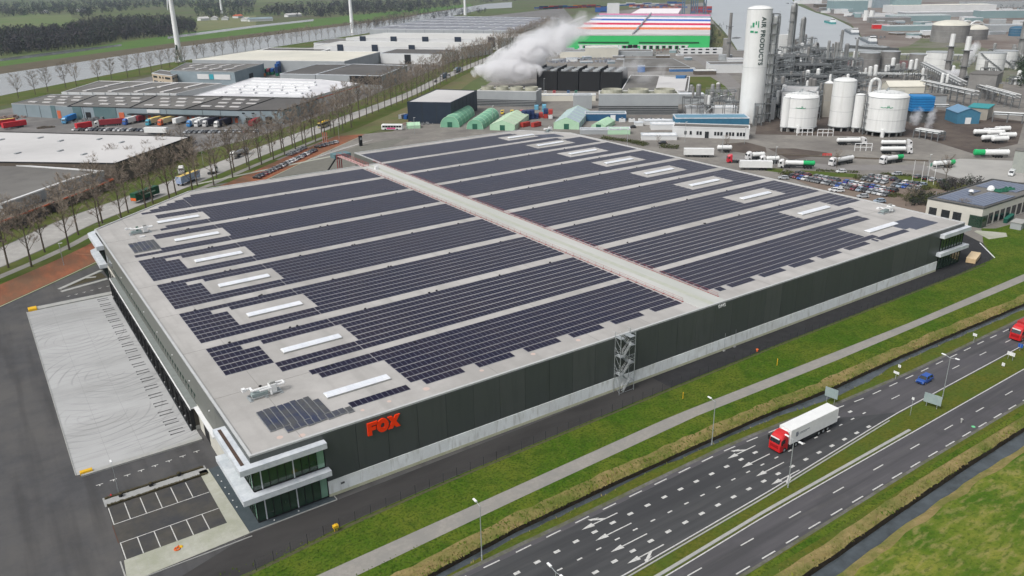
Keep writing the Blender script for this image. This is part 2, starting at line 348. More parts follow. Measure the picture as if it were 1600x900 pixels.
# visitors' car park
pk = sheet('car_park', [(-19.4, 2.9), (-4.35, 2.9), (-4.35, 18.6), (-19.4, 18.6)], .006, mat('parking_asphalt', (.055, .052, .046), (.08, .075, .066), .9, .35, c3=(.045, .046, .05), scale3=.2))
pv = sheet('pavement', [(-4.35, 20.2), (-2.75, 20.2), (-2.15, -1.75), (-20.0, -2.6), (-19.5, 2.9), (-4.35, 2.9)], .05, m_slab)
kb = MB(); kb.box(-20.1, -19.9, -2.6, 2.9, 0, .12); kb.box(-19.9, -2.1, -2.75, -2.6, 0, .12); kb.build('kerb', m_concl, pv)
sj = MB()
for i in range(1, 12): sj.box(-19.6+i*1.5, -19.57+i*1.5, -2.3, 2.85, .05, .054)
for y in (0, 5.5, 8, 10.5, 13, 15.5): sj.box(-4.3, -2.5, y, y+.03, .05, .054)
tag(sj.build('slab_joint', mat('joint2', (.33, .33, .30)), pv), kind='stuff')
for k in range(6):
    x = -19.2+2.43*k
    b = MB(); b.box(x-.07, x+.07, 13.1, 18.2, .0, .016); b.build('bay_line', m_paint, pk)
    b = MB(); b.box(x-.07, x+.07, 3.0, 7.5, .0, .016); b.build('bay_line', m_paint, pk)
b = MB(); b.box(-19.27, -4.4, 12.96, 13.1, 0, .016); b.build('bay_line', m_paint, pk)
b = MB(); b.box(-19.27, -4.4, 7.5, 7.64, 0, .016); b.build('bay_line', m_paint, pk)
b = MB(); b.box(-19.5, -19.38, 7.7, 12.9, 0, .014); b.build('rust_gutter', mat('rust', (.10, .05, .035)), pk)
wk = sheet('footpath', [(-19.6, 18.7), (-3.0, 18.7), (-3.0, 21.6), (-19.6, 21.6)], .05, mat('footpath_slab', (.33, .335, .33), (.27, .275, .27), .9, 1.2))
hm = mat('low_planting', (.045, .045, .025), (.075, .06, .035), .95, 2, bump=.1)
for (y, lab) in ((18.75, 'nearer the parking bays'), (21.15, 'nearer the loading bays')):
    b = MB()
    for i in range(80):
        x = -19.3+16*i/80; b.box(x, x+.2, y-.2+rnd(-.05, .05), y+.2+rnd(-.05, .05), 0.05, .22+rnd(0, .15))
    tag(b.build('planting_strip', hm, org=(-19, y, 0)), 'low dark planting strip along the footpath, '+lab, 'hedge')
for i, (px, py) in enumerate(((189, 776), (236, 759.5), (280, 743.5))):
    p0 = G(px, py); t = thing('planter', 'round black planter on the footpath, '+ordn(i+1)+' from the outer end', 'planter', (p0.x, p0.y, .05), 0, 'round black planters')
    b = MB(); b.cyl(0, 0, 0, .55, .30, 12, 0, .38); b.local('pot', m_black, t)
    b = MB(); b.dome(0, 0, .55, .33, .22, 10, 3); b.local('soil', hm, t)
# kerb triangle at the far left corner of the yard
for nm, pts in (('kerb_band', [(91, 451), (155, 421), (157, 425), (104, 449), (165, 434), (168, 438.5), (98, 456)]),):
    P = PL(pts); 
tri = MB()
for (a, c, wd) in (((93, 452), (158, 423), 1.3), ((96, 456), (168, 436), 1.3), ((130, 435), (150, 433), .9)):
    p0 = G(*a); p1 = G(*c); d = (p1-p0); L_ = d.length; tri.obox(((p0.x+p1.x)/2, (p0.y+p1.y)/2), (d.x, d.y), L_, wd, 0, .12+.01*wd)
tag(tri.build('kerbed_island', m_concl), kind='structure')
sheet('island_planting', PL([(104, 448), (140, 432), (158, 426), (166, 433), (106, 449)]), .03, hm)
# dark plinth strip round the glass corner
ds = sheet('entrance_strip', [(-2.7, 20), (-1.6, 20), (-.2, 20), (-.2, -.2), (11.9, -.2), (12.3, -1.5), (-2.1, -1.65)], .07, mat('slate_strip', (.045, .06, .068), (.06, .075, .085), .8, 1))
b = MB(); b.box(-2.1, 12.3, -1.72, -1.6, 0, .14); b.box(12.25, 12.37, -1.6, -.2, 0, .14); b.build('edge_strip', m_concl, ds)
for i in range(8):
    b = MB(); p0 = (-1.9, 17-2.2*i) if i < 6 else (2+4*(i-6), -.9); b.box(p0[0]-.09, p0[0]+.09, p0[1]-.09, p0[1]+.09, .07, .16); b.build('ground_light', m_white, ds)
# stacked orange barrier with sandbag
p0 = G(277, 858.5); t = thing('traffic_barrier', 'small orange barrier fitting lying on the pale pavement by the parking bays', 'barrier', (p0.x, p0.y, .05))
b = MB()
for i in range(6):
    a = i*pi/3; b.tube((cos(a)*.42, sin(a)*.42, .1), (cos(a+1.05)*.42, sin(a+1.05)*.42, .1), .10, 6)
b.tube((-.4, -.3, .1), (.35, .4, .3), .08, 6); b.local('frame', m_orange, t)
b = MB(); b.dome(.55, .25, 0, .38, .18, 10, 3); b.local('sandbag', m_yellow, t)
p0 = G(174, 776); b = MB(); b.cyl(p0.x, p0.y, 0, .5, .22, 8, 0, .08); b.box(p0.x-.6, p0.x+.1, p0.y-.1, p0.y+.15, .02, .2)
tag(b.build('traffic_cone', m_red, org=(p0.x, p0.y, 0)), 'red cone at the outer end of the footpath planting', 'cone')
b = MB(); p0 = G(530, 403.5-0) if 0 else None

# ================================================================ MAIN ROADS
def ribbon(name, up, lo, z, mt, x0=-160, x1=460, st=6, parent=None):
    b = MB(); X = [x0+st*i for i in range(int((x1-x0)/st)+1)]
    for a, c in zip(X, X[1:]): b.face([(a, lerp(lo, a), z), (c, lerp(lo, c), z), (c, lerp(up, c), z), (a, lerp(up, a), z)])
    o = b.build(name, mt, parent); 
    if parent is None: tag(o, kind='structure')
    return o
R1U = [(0, -28.9), (40, -28.6), (75, -28.1), (90, -28.7), (104, -30.2), (130, -31.2), (180, -31.1)]
R1L = [(0, -43.2), (38.6, -42.6), (71, -41.5), (110, -39.3), (160, -38.6), (460, -38.4)]
R2U = [(0, -46.6), (43, -45.75), (67, -44.85), (117, -44.3), (151, -43.9), (460, -43.6)]
R2L = [(0, -52.6), (58, -51.7), (99, -50.95), (126, -50.8), (460, -50.6)]
ribbon('road_shoulder', [(x, y+.75) for x, y in R1U], [(x, y-.6) for x, y in R1U], .008, m_should)
road = ribbon('road', R1U, R1L, .02, m_road)
r2 = ribbon('road', R2U, R2L, .02, m_road)
ribbon('road_shoulder', [(x, y) for x, y in R2L], [(x, y-.55) for x, y in R2L], .008, m_should)
ribbon('turn_lanes', [(x, y-.9) for x, y in R1U], [(x, y+.5) for x, y in R1L], .026, m_roadn, 0, 96, 6, road); b = MB(); b.face([(96, lerp(R1U, 96)-.9, .026), (96, lerp(R1L, 96)+.5, .026), (112, lerp(R1L, 112)+.5, .026), (104, -35, .026)]); b.build('turn_lanes', m_roadn, road)
ribbon('median_grass', [(x, y-.35) for x, y in R1L], [(x, y+.5) for x, y in R2U], .012, m_median, 0, 460, 6)
ribbon('cycle_path', [(-60, -19), (5, -16.8), (38, -15.7), (76, -14.4), (102, -15.0), (154, -16.2), (210, -16.0)], [(-60, -22), (8, -20.2), (36, -18.8), (80, -17.2), (122, -18.3), (203, -18.7)], .02, m_path)
ribbon('yard_verge', [(-60, -12.5), (-4, -10.6), (11, -8.6), (32, -7.5), (77, -6.4), (116, -5.7), (198, -5.45)], [(-60, -13), (-4, -11.2), (11, -9.3), (32, -8.0), (77, -6.9), (116, -6.1), (198, -5.9)], .012, mat('verge_soil', (.06, .055, .035), (.09, .10, .04), .95, 1.5), -60, 215)
# kerbs (real steps)
kb = MB(); X = [0+3*i for i in range(37)]
for a, c in zip(X, X[1:]):
    yu, yv = lerp(R1L, a)-.25, lerp(R1L, c)-.25
    kb.hexa([(a, yu-.22, 0), (c, yv-.22, 0), (c, yv, 0), (a, yu, 0)], [(a, yu-.22, .13), (c, yv-.22, .13), (c, yv, .13), (a, yu, .13)])
    yu, yv = lerp(R2U, a)+.25, lerp(R2U, c)+.25
    kb.hexa([(a, yu, 0), (c, yv, 0), (c, yv+.55, 0), (a, yu+.55, 0)], [(a, yu, .14), (c, yv, .14), (c, yv+.55, .14), (a, yu+.55, .14)])
tag(kb.build('median_kerb', m_concl), kind='structure')
def dash(par, x, y, L_, wd, slope=0.0, z=.032, nm='road_dash'):
    o = inst(dashmesh(L_, wd), nm, par, (x, y, z), math.atan(slope)); return o
_dm = {}
def dashmesh(L_, wd):
    k = (round(L_, 2), round(wd, 2))
    if k not in _dm:
        b = MB(); b.face([(-L_/2, -wd/2, 0), (L_/2, -wd/2, 0), (L_/2, wd/2, 0), (-L_/2, wd/2, 0)]); _dm[k] = b.mesh('road_dash', m_paint)
    return _dm[k]
def sl_(tab, x): return (lerp(tab, x+2)-lerp(tab, x-2))/4
OD = [(28, -29.4), (43, -29.05), (75, -28.65), (90, -29.4), (103.4, -31.0), (112, -31.8), (131, -32.0), (200, -32.0)]
for i in range(-4, 44):
    x = 30.4+5.72*i; dash(road, x, lerp(OD, x), 2.8, .22, sl_(OD, x))
def solid(tab, wd, x0, x1, par, nm='edge_line', st=8):
    b = MB(); X = [x0+st*i for i in range(int((x1-x0)/st)+1)]
    for a, c in zip(X, X[1:]):
        ya, yc = lerp(tab, a), lerp(tab, c); b.face([(a, ya-wd/2, .032), (c, yc-wd/2, .032), (c, yc+wd/2, .032), (a, ya+wd/2, .032)])
    b.build(nm, m_paint, par)
solid([(x, y+.3) for x, y in R1L], .2, 0, 440, road)
solid([(x, y-.2) for x, y in R2U], .2, 0, 440, r2)
T1 = [(20, -33.2), (26.6, -33.1), (38, -32.6), (50, -32.35), (80, -32.2), (104, -33.4)]
for i in range(-1, 22):
    x = 26.6+3.735*i
    if 79.5 < x < 84: continue
    dash(road, x, lerp(T1, x), 1.05, .52, 0, .032, 'block_mark')
T2 = [(20, -36.3), (35.8, -36.0), (47, -35.7), (70, -35.5), (120, -35.2)]
for i in range(-3, 20): x = 35.8+3.735*i; dash(road, x, lerp(T2, x), .95, .26, 0, .032, 'short_dash')
T3 = [(20, -40), (35.9, -39.5), (45, -39.1), (60, -38.85), (120, -38.7)]
for i in range(-3, 19): x = 35.9+3.725*i; dash(road, x, lerp(T3, x), 1.05, .52, 0, .032, 'block_mark')
for i in range(0, 27): x = 117.4+11.2*i; dash(road, x, -35.2, 2.8, .2)
for i in range(-4, 33): x = 69.9+11.2*i; dash(r2, x, -47.6+.002*(x-69.9), 2.9, .2)
ED = [(58, -51.4), (70, -51.0), (105, -50.7), (300, -50.3)]
for i in range(-6, 40): x = 64.6+5.05*i*1.11 - 0; dash(r2, x, lerp(ED, x), 2.9, .22)
def arrow(x, y, kind, L_=7.3):
    """arrow pointing to -X, tip at x"""
    b = MB(); z = .034
    b.face([(x+2.3, y-.10, z), (x+L_, y-.10, z), (x+L_, y+.10, z), (x+2.3, y+.10, z)])
    b.face([(x, y, z), (x+2.3, y-.45, z), (x+2.3, y+.45, z)])
    if kind:   # side branch of a straight-and-turn arrow
        q = [(x+4.1, y+.10*kind, z), (x+4.9, y+.10*kind, z), (x+3.7, y+.80*kind, z), (x+2.9, y+.80*kind, z)]; b.face(q if kind > 0 else q[::-1])
        q = [(x+4.2, y+.81*kind, z), (x+2.6, y+.81*kind, z), (x+2.3, y+1.40*kind, z)]; b.face(q[::-1] if kind > 0 else q)
    b.build('lane_arrow', m_paint, road)
arrow(40.2, -31.0, 1); arrow(40.3, -34.2, 0); arrow(40.5, -37.5, 0); arrow(40.8, -40.8, -1)
arrow(73.4, -30.7, 1); arrow(73.3, -34.0, 0); arrow(73.2, -37.15, 0); arrow(73.4, -40.2, -1)

# ================================================================ STREET LAMPS, SIGNS, MARKERS
def lamp(px, py, h, heads, label, grp='road lamps', rz=0.0, w_=.09):
    p0 = G(px, py); t = thing('street_lamp', label, 'street lamp', (p0.x, p0.y, 0), rz, grp)
    b = MB(); b.tube((0, 0, 0), (0, 0, h), w_, 8, 0, w_*.6); b.cyl(0, 0, 0, .9, w_*1.35, 8); b.local('pole', m_steel, t)
    for s in heads:
        b = MB(); b.tube((0, 0, h-.15), (0, s*1.1, h+.12), .045, 6); b.local('arm', m_steel, t)
        b = MB(); b.hexa([(-.17, s*.95, h+.05), (.17, s*.95, h+.05), (.17, s*1.75, h+.12), (-.17, s*1.75, h+.12)][::s], [(-.14, s*.95, h+.22), (.14, s*.95, h+.22), (.12, s*1.75, h+.24), (-.12, s*1.75, h+.24)][::s]); b.local('lamp_head', m_white, t)
    return t
lamp(753, 875, 9.6, (1,), 'tall single-headed lamp on the verge below the cycle path, nearest the bottom edge', rz=0)
lamp(1112, 695, 9.0, (1,), 'single-headed lamp on the verge beside the outer lane behind the truck cab')
lamp(1231, 762, 9.2, (1, -1), 'twin-headed lamp on the median in front of the red truck')
lamp(1472, 624, 9.3, (1, -1), 'twin-headed lamp on the median between the blue car and the grey signs')
lamp(868, 985, 9.6, (1, -1), 'twin-headed lamp rising from the bottom edge between the lane arrows')
lamp(185, 769, 5.2, (1,), 'slim white lamp beside the footpath of the visitor car park', 'yard lamps', w_=.05)
lamp(59.5+36.6*0+36, 448, 4.0, (1,), 'short lamp post in the red brick strip', 'yard lamps', w_=.04) if 0 else None
def signboard(px, py, wd, h0, h1, label, rz, legs=2, mt=None, sub=None):
    p0 = G(px, py); t = thing('road_sign', label, 'sign', (p0.x, p0.y, 0), rz)
    for s in ((-.3, .3) if legs == 2 else (0,)):
        b = MB(); b.tube((0, s*wd, -.1), (0, s*wd, h1-.1), .05, 6); b.local('post', m_steel, t)
    b = MB(); b.box(-.04, .04, -wd/2, wd/2, h0, h1); b.local('panel', mt or m_signb, t)
    b = MB()
    for z in (h0+(h1-h0)*.25, h0+(h1-h0)*.75): b.box(.04, .09, -wd/2, wd/2, z-.04, z+.04)
    b.box(.04, .09, -.03, .03, h0, h1); b.local('back_rail', m_steel, t)
    return t
m_signb = mat('sign_back', (.34, .42, .42), (.28, .35, .36), .5, 1, metal=.2)
m_blue = mat('sign_blue', (.02, .10, .40), (.02, .08, .33), .5)
signboard(1297, 630, 2.6, 1.3, 3.3, 'grey back of a direction sign on two legs beside the ditch, behind the white trailer', .15)
signboard(1455, 637, 3.2, .9, 2.9, 'large grey back of a direction sign on the median beside the lamp', .2)
signboard(1422, 649, .45, 3.4, 3.9, 'slim white marker post on the median left of the large grey sign', 0, 1, m_white)
signboard(1399, 592, 1.2, 1.2, 1.7, 'small white sign plate on a post on the verge opposite the blue car', 0, 1, m_white)
signboard(1405, 576, .6, .3, .9, 'small white plate leaning in the reeds by the ditch', 0, 1, m_white)
signboard(1521, 535, .9, 1.6, 2.2, 'small white route plate on a post by the outer dashes near the red cab', 0, 1, m_white)
signboard(1578, 562, 1.6, 1.0, 1.8, 'black and white chevron plate on the median near the red cab', 0, 2, m_white)
signboard(1567, 573, .6, .2, .9, 'small round-topped reflector plate low on the median', 0, 1, m_white)
signboard(1593, 548, 1.0, .8, 1.7, 'blue arrow sign at the right edge on the median', 0, 1, m_blue)
def marker(px, py, h, mt, label, r=.07, nm='marker_post'):
    p0 = G(px, py); t = thing(nm, label, 'marker post', (p0.x, p0.y, 0)); b = MB(); b.tube((0, 0, 0), (0, 0, h), r, 8); b.local('post', mt, t)
    b = MB(); b.cyl(0, 0, h, h+.18, r*1.7, 8, 0, r*.6); b.local('cap', mt, t); return t
marker(1067, 623, 1.3, m_yellow, 'thin yellow pipeline marker on the lawn right of the stair tower')
marker(1214, 571, 1.5, m_yellow, 'thin yellow pipeline marker on the lawn above the second bend of the cycle path')
marker(1183, 549, .5, m_orange, 'low orange marker stub at the lawn edge of the black lane', .2)
marker(1502, 660, .7, m_concl, 'short grey distance post on the far road edge', .16)
p0 = G(525, 830); t = thing('fire_hydrant_marker', 'bright yellow post on two legs in the grass by the glass corner', 'marker post', (p0.x, p0.y, 0))
b = MB(); b.box(-.42, .42, -.3, .3, .75, 1.15); b.dome(0, 0, 1.15, .36, .15, 8, 2); b.local('head', m_yellow, t)
for s in (-.2, .2): b = MB(); b.tube((s, 0, 0), (s, 0, .8), .05, 6); b.local('leg', m_yellow, t)
p0 = G(1512, 672); b = MB(); b.dome(p0.x+2, p0.y, 0, .4, .15, 8, 2); tag(b.build('plastic_bag', mat('green_plastic', (.15, .5, .25)), org=(p0.x+2, p0.y, 0)), 'green plastic scrap on the verge below the far road edge', 'litter')

# ================================================================ PERIMETER FENCE
FL = [(-4, -10.6), (11, -8.6), (32, -7.5), (77, -6.4), (116, -5.7), (198, -5.45), (214, -5.0)]
fe = thing('wire_fence', 'thin dark wire fence with posts between the black lane and the lawn', 'fence', (-4, -10.6, 0))
pm = MB(); pm.tube((0, 0, 0), (0, 0, 1.9), .045, 5); pm = pm.mesh('post', m_dsteel)
x = -4
while x < 214: inst(pm, 'post', fe, (x+4, lerp(FL, x)+10.6, 0)); x += 2.75
b = MB(); X = [-4+2.75*i for i in range(80)]
for a, c in zip(X, X[1:]):
    for z in (.25, 1.0, 1.8): b.tube((a, lerp(FL, a), z), (c, lerp(FL, c), z), .014, 3, cap=False)
    for k in range(1, 6): xx = a+(c-a)*k/6; b.tube((xx, lerp(FL, xx), .1), (xx, lerp(FL, xx), 1.8), .006, 3, cap=False)
tag(b.build('wire_mesh', m_dsteel, fe), kind='stuff')
# reeds and tall dry grass along the ditches
b = MB(); random.seed(4)
for i in range(9000):
    x = rnd(-10, 260)
    if i % 3 < 2: y = lerp(D1N, x)+.1+2.5*random.random()**1.5; z = -.28
    else: y = lerp(D2N, x)+.1+2.4*random.random()**1.3; z = -.3
    if i % 17 == 0: y = lerp(D1F, x)-rnd(.4, 1.4); z = -.4
    h = rnd(.12, .42); a = rnd(0, pi); dx, dy = cos(a)*rnd(.1, .22), sin(a)*.16; lx, ly = rnd(-.35, .35), rnd(.0, .5)
    k = random.choice((0, 0, 1))
    b.face([(x-dx, y-dy, z), (x+dx, y+dy, z), (x+lx, y+ly, z+h)], k)
tag(b.build('reeds', [m_dry, m_field]), kind='stuff')
b = MB()
for i in range(5000):
    x = rnd(-20, 280); y = rnd(-14.2, -8.5) if i % 3 else rnd(-23, -19.6)
    if i % 5 == 0: y = rnd(-110, -60); x = rnd(40, 330)
    h = rnd(.06, .18); a = rnd(0, pi); dx, dy = cos(a)*.2, sin(a)*.2
    b.face([(x-dx, y-dy, -.05), (x+dx, y+dy, -.05), (x+rnd(-.2, .2), y+rnd(.1, .5), h)], 1 if y < -50 else 0)
tag(b.build('grass_tufts', [m_grass, m_field]), kind='stuff')
# ================================================================ VEHICLES
_cm = {}
def paint(c, nm): return mat('paint_'+nm, c, tuple(x*.9 for x in c), .28, .8, spec=.6)
CARS = {'white': (.66, .67, .68), 'silver': (.38, .40, .42), 'grey': (.14, .15, .16), 'black': (.018, .018, .02), 'blue': (.015, .075, .33), 'dark blue': (.03, .04, .07), 'red': (.42, .03, .03), 'maroon': (.16, .03, .04), 'light blue': (.28, .35, .43), 'green': (.03, .16, .08), 'yellow': (.75, .5, .03)}
def section(b, st, mi=0):    # loft through rings of equal length
    n0 = len(b.v); k = len(st[0])
    for r in st: b.v += r
    for i in range(len(st)-1):
        for j in range(k):
            a = n0+i*k+j; c = n0+i*k+(j+1) % k; b.f.append((a, c, c+k, a+k)); b.m.append(mi)
    b.f.append(tuple(n0+j for j in range(k))[::-1]); b.m.append(mi); b.f.append(tuple(n0+(len(st)-1)*k+j for j in range(k))); b.m.append(mi)
def carbody(van=False):
    b = MB(); W_ = .9
    prof = [(-2.15, .35, .75, .80), (-2.05, .25, .85, .90), (-1.2, .22, .93, .97), (-.9, .22, .98, 1.0), (1.2, .22, .98, 1.0), (1.9, .24, .95, .96), (2.12, .35, .85, .86)]
    st = []
    for (x, z0, z1, ww) in prof:
        w_ = W_*ww; st.append([(x, -w_, z0+.1), (x, -w_*.9, z0), (x, w_*.9, z0), (x, w_, z0+.1), (x, w_, z1-.15), (x, w_*.88, z1), (x, -w_*.88, z1), (x, -w_, z1-.15)])
    section(b, st); return b
def cabin(hatch=True):
    b = MB(); g = .93; r = 1.47; w0, w1 = .84, .66
    xs_ = [(-1.15, -.50), (1.85 if hatch else 1.65, 1.45 if hatch else 1.1)]
    b.hexa([(xs_[0][0], -w0, g), (xs_[1][0], -w0, g), (xs_[1][0], w0, g), (xs_[0][0], w0, g)], [(xs_[0][1], -w1, r), (xs_[1][1], -w1, r), (xs_[1][1], w1, r), (xs_[0][1], w1, r)])
    return b
def roofp(hatch=True):
    b = MB(); e = 1.45 if hatch else 1.1; b.hexa([(-.55, -.68, 1.455), (e+.03, -.68, 1.455), (e+.03, .68, 1.455), (-.55, .68, 1.455)], [(-.4, -.6, 1.53), (e-.1, -.6, 1.53), (e-.1, .6, 1.53), (-.4, .6, 1.53)])
    for s in (-1, 1):
        b.tube((-1.15, s*.84, .95), (-.5, s*.66, 1.47), .05, 4); b.tube((e+.4, s*.84, .95), (e, s*.66, 1.47), .07, 4); b.tube((.45, s*.85, .95), (.45, s*.67, 1.47), .04, 4)
    return b
wh = MB(); wh.tube((0, -.11, 0), (0, .11, 0), .32, 12); wh_me = wh.mesh('wheel', m_black)
rim = MB(); rim.tube((0, -.12, 0), (0, .12, 0), .19, 8); rim_me = rim.mesh('rim', m_steel)
lamp_me = MB(); lamp_me.box(-.03, .03, -.17, .17, -.08, .08); lampw = lamp_me.mesh('headlight', m_white); lampr = lamp_me.mesh('taillight', m_red)
def car_far(color, hatch=True):
    k = (color, hatch)
    if k not in _cm:
        pm_ = paint(CARS[color], color.replace(' ', '_'))
        b = carbody(); c = cabin(hatch); r = roofp(hatch)
        for s_, mi in ((c, 1), (r, 0)):
            n = len(b.v); b.v += s_.v; b.f += [tuple(i+n for i in f) for f in s_.f]; b.m += [mi]*len(s_.f)
        for x in (-1.35, 1.3):
            for s in (-1, 1): b.tube((x, s*.72, .32), (x, s*.92, .32), .32, 10, 2)
        for s in (-1, 1): b.box(-2.16, -2.08, s*.6-.17, s*.6+.17, .58, .72, 3); b.box(2.06, 2.14, s*.6-.17, s*.6+.17, .62, .8, 4)
        _cm[k] = b.mesh('car', [pm_, m_dglass, m_black, m_white, m_red])
    return _cm[k]
def car_near(color, label, loc, rz, group=None):
    t = thing('car', label, 'car', loc, rz, group); pm_ = paint(CARS[color], color.replace(' ', '_'))
    bo = carbody().local('body', pm_, t); cabin().local('glasshouse', m_dglass, t); roofp().local('roof', pm_, t)
    b = MB(); b.box(-2.17, -2.10, -.45, .45, .42, .58); b.local('grille', m_black, t)
    b = MB(); b.box(-1.0, -.85, -.95, -.84, .95, 1.07); b.box(-1.0, -.85, .84, .95, .95, 1.07); b.local('wing_mirror', pm_, t)
    for x in (-1.35, 1.3):
        for s in (-1, 1): w0 = inst(wh_me, 'wheel', t, (x, s*.80, .32)); inst(rim_me, 'rim', w0)
    for s in (-1, 1): inst(lampw, 'headlight', t, (-2.1, s*.62, .66)); inst(lampr, 'taillight', t, (2.1, s*.62, .75))
    return t
def car(color, label, loc, rz, group, hatch=True):
    o = inst(car_far(color, hatch), 'car', None, loc, rz); return tag(o, label, 'car', group)
def van_far(c, label, loc, rz, group=None):
    t = thing('van', label, 'van', loc, rz, group); pm_ = paint(c, 'v%d%d%d' % tuple(int(x*99) for x in c))
    b = MB(); st = []
    for (x, z0, z1, w_) in ((-2.6, .35, .9, .85), (-2.5, .3, 1.1, .93), (-1.8, .3, 1.25, .97), (-1.1, .3, 2.1, .97), (-.8, .3, 2.25, .97), (2.5, .3, 2.25, .97), (2.6, .35, 2.15, .95)):
        st.append([(x, -w_, z0), (x, w_, z0), (x, w_, z1-.1), (x, w_*.9, z1), (x, -w_*.9, z1), (x, -w_, z1-.1)])
    section(b, st); b.local('body', pm_, t)
    b = MB(); b.hexa([(-1.84, -.8, 1.28), (-1.15, -.8, 2.0), (-1.15, .8, 2.0), (-1.84, .8, 1.28)], [(-1.86, -.8, 1.32), (-1.17, -.8, 2.05), (-1.17, .8, 2.05), (-1.86, .8, 1.32)]); b.local('windscreen', m_dglass, t)
    for x in (-1.7, 1.6):
        for s in (-1, 1): w0 = inst(wh_me, 'wheel', t, (x, s*.86, .34)); 
    return t
TW = MB(); TW.tube((0, -.15, 0), (0, .15, 0), .5, 14); TWm = TW.mesh('wheel', m_black)
TR = MB(); TR.tube((0, -.165, 0), (0, .165, 0), .27, 10); TRm = TR.mesh('rim', m_steel)
def wheels(t, xs_, w_=1.05, near=False):
    for x in xs_:
        for s in (-1, 1):
            o = inst(TWm, 'wheel', t, (x, s*w_, .5))
            if near: inst(TRm, 'rim', o)
def cab(t, c, nm, near=True, x0=0.0):
    """tractor cab, front at x0 pointing to -X"""
    pm_ = paint(c, nm); b = MB(); st = []
    for (x, z0, z1, w_) in ((0, .45, 1.9, 1.12), (.10, .4, 2.1, 1.22), (.35, .4, 2.95, 1.24), (.75, .4, 3.4, 1.22), (1.3, .4, 3.72, 1.18), (2.25, .4, 3.78, 1.18), (2.3, .5, 3.7, 1.15)):
        st.append([(x0+x, -w_, z0), (x0+x, w_, z0), (x0+x, w_, z1-.35), (x0+x, w_*.8, z1), (x0+x, -w_*.8, z1), (x0+x, -w_, z1-.35)])
    section(b, st); cb = b.local('cab', pm_, t)
    b = MB(); b.hexa([(x0+.02, -1.02, 1.95), (x0+.30, -1.02, 2.75), (x0+.30, 1.02, 2.75), (x0+.02, 1.02, 1.95)], [(x0-.02, -1.02, 2.0), (x0+.26, -1.02, 2.8), (x0+.26, 1.02, 2.8), (x0-.02, 1.02, 2.0)]); b.local('windscreen', m_dglass, t)
    for s in (-1, 1): b = MB(); b.box(x0+.5, x0+1.35, s*1.235-.01, s*1.235+.01, 1.95, 2.75); b.local('side_window', m_dglass, t)
    if near:
        b = MB(); b.box(x0-.02, x0+.1, -.85, .85, 1.0, 1.6); b.local('grille', mat('grille_red', tuple(x*.6 for x in c)), t)
        for s in (-1, 1):
            b = MB(); b.box(x0+.02, x0+.16, s*.95-.17, s*.95+.17, .62, .85); b.local('headlight', m_white, t)
            b = MB(); b.box(x0+.1, x0+.3, s*1.45-.12, s*1.45+.12, 2.0, 2.8); b.local('wing_mirror', m_black, t)
        b = MB(); b.box(x0-.03, x0+.12, -.9, .9, 2.86, 3.05); b.local('sun_visor', m_white, t)
    b = MB(); b.box(x0+.6, x0+6.0, -.45, .45, .55, .95); b.box(x0+2.6, x0+3.9, -1.15, -.6, .45, .95); b.box(x0+2.6, x0+3.9, .6, 1.15, .45, .95); b.local('chassis', m_dsteel, t)
    return cb
def trailer_box(t, x0, L_, mt, z0=1.15, z1=4.0, curtain=False, topm=None):
    b = MB(); b.box(x0, x0+L_, -1.27, 1.27, z0, z1); b.box(x0+.05, x0+L_-.05, -1.2, 1.2, z1, z1+.02, 1)
    for x in (x0, x0+L_-.08): b.box(x-.01, x+.09, -1.29, 1.29, z0-.02, z1+.03, 0)
    b.local('trailer_body', [mt, topm or mt], t)
    b = MB(); b.box(x0+.5, x0+L_-.3, -.5, .5, .75, z0); b.box(x0+L_-.15, x0+L_, -1.2, 1.2, .5, .65)
    for s in (-1, 1): b.box(x0+4, x0+L_-5, s*1.2-.03, s*1.2+.03, .55, 1.05)
    b.local('underframe', m_dsteel, t)
def artic(label, loc, rz, cabc, cabn, mt, near=False, group=None, topm=None, L_=13.6):
    t = thing('articulated_truck', label, 'truck', loc, rz, group)
    cab(t, cabc, cabn, near); trailer_box(t, 2.75, L_, mt, topm=topm)
    wheels(t, (1.4, 4.6), 1.05, near); wheels(t, (2.75+L_-5.2, 2.75+L_-3.9, 2.75+L_-2.6), 1.08, near); return t
def tank_trailer(t, x0, L_, mt, mt2=None, r=1.05, split=.6):
    z = 2.35
    b = MB(); b.lathe((x0, 0, z), (1, 0, 0), [(0, .4), (.25, r*.85), (.5, r), (L_*(split if mt2 else 1)-(.5 if not mt2 else 0), r)]+([] if mt2 else [(L_-.25, r*.85), (L_, .4)]), 14)
    b.local('tank', mt, t, smooth=False)
    if mt2:
        b = MB(); b.lathe((x0, 0, z), (1, 0, 0), [(L_*split, r), (L_-.5, r), (L_-.25, r*.85), (L_, .4)], 14); b.local('tank_rear', mt2, t)
    b = MB(); b.box(x0+.4, x0+L_-.4, -.45, .45, .85, 1.5); b.box(x0+3, x0+4.6, -1.1, 1.1, .7, 1.2); b.box(x0+1, x0+L_-1, -.25, .25, z+r-.03, z+r+.07); b.local('underframe', m_dsteel, t)
    b = MB(); b.cyl(x0+L_*.35, 0, z+r, z+r+.2, .25, 8); b.cyl(x0+L_*.7, 0, z+r, z+r+.2, .25, 8); b.local('hatch', m_steel, t)
def tanker(label, loc, rz, cabc, cabn, mt, mt2=None, group=None, L_=11.5):
    t = thing('tanker_truck', label, 'tanker', loc, rz, group)
    cab(t, cabc, cabn, False); tank_trailer(t, 2.9, L_, mt, mt2)
    wheels(t, (1.4, 4.6)); wheels(t, (2.9+L_-4.3, 2.9+L_-3, 2.9+L_-1.7), 1.0); return t
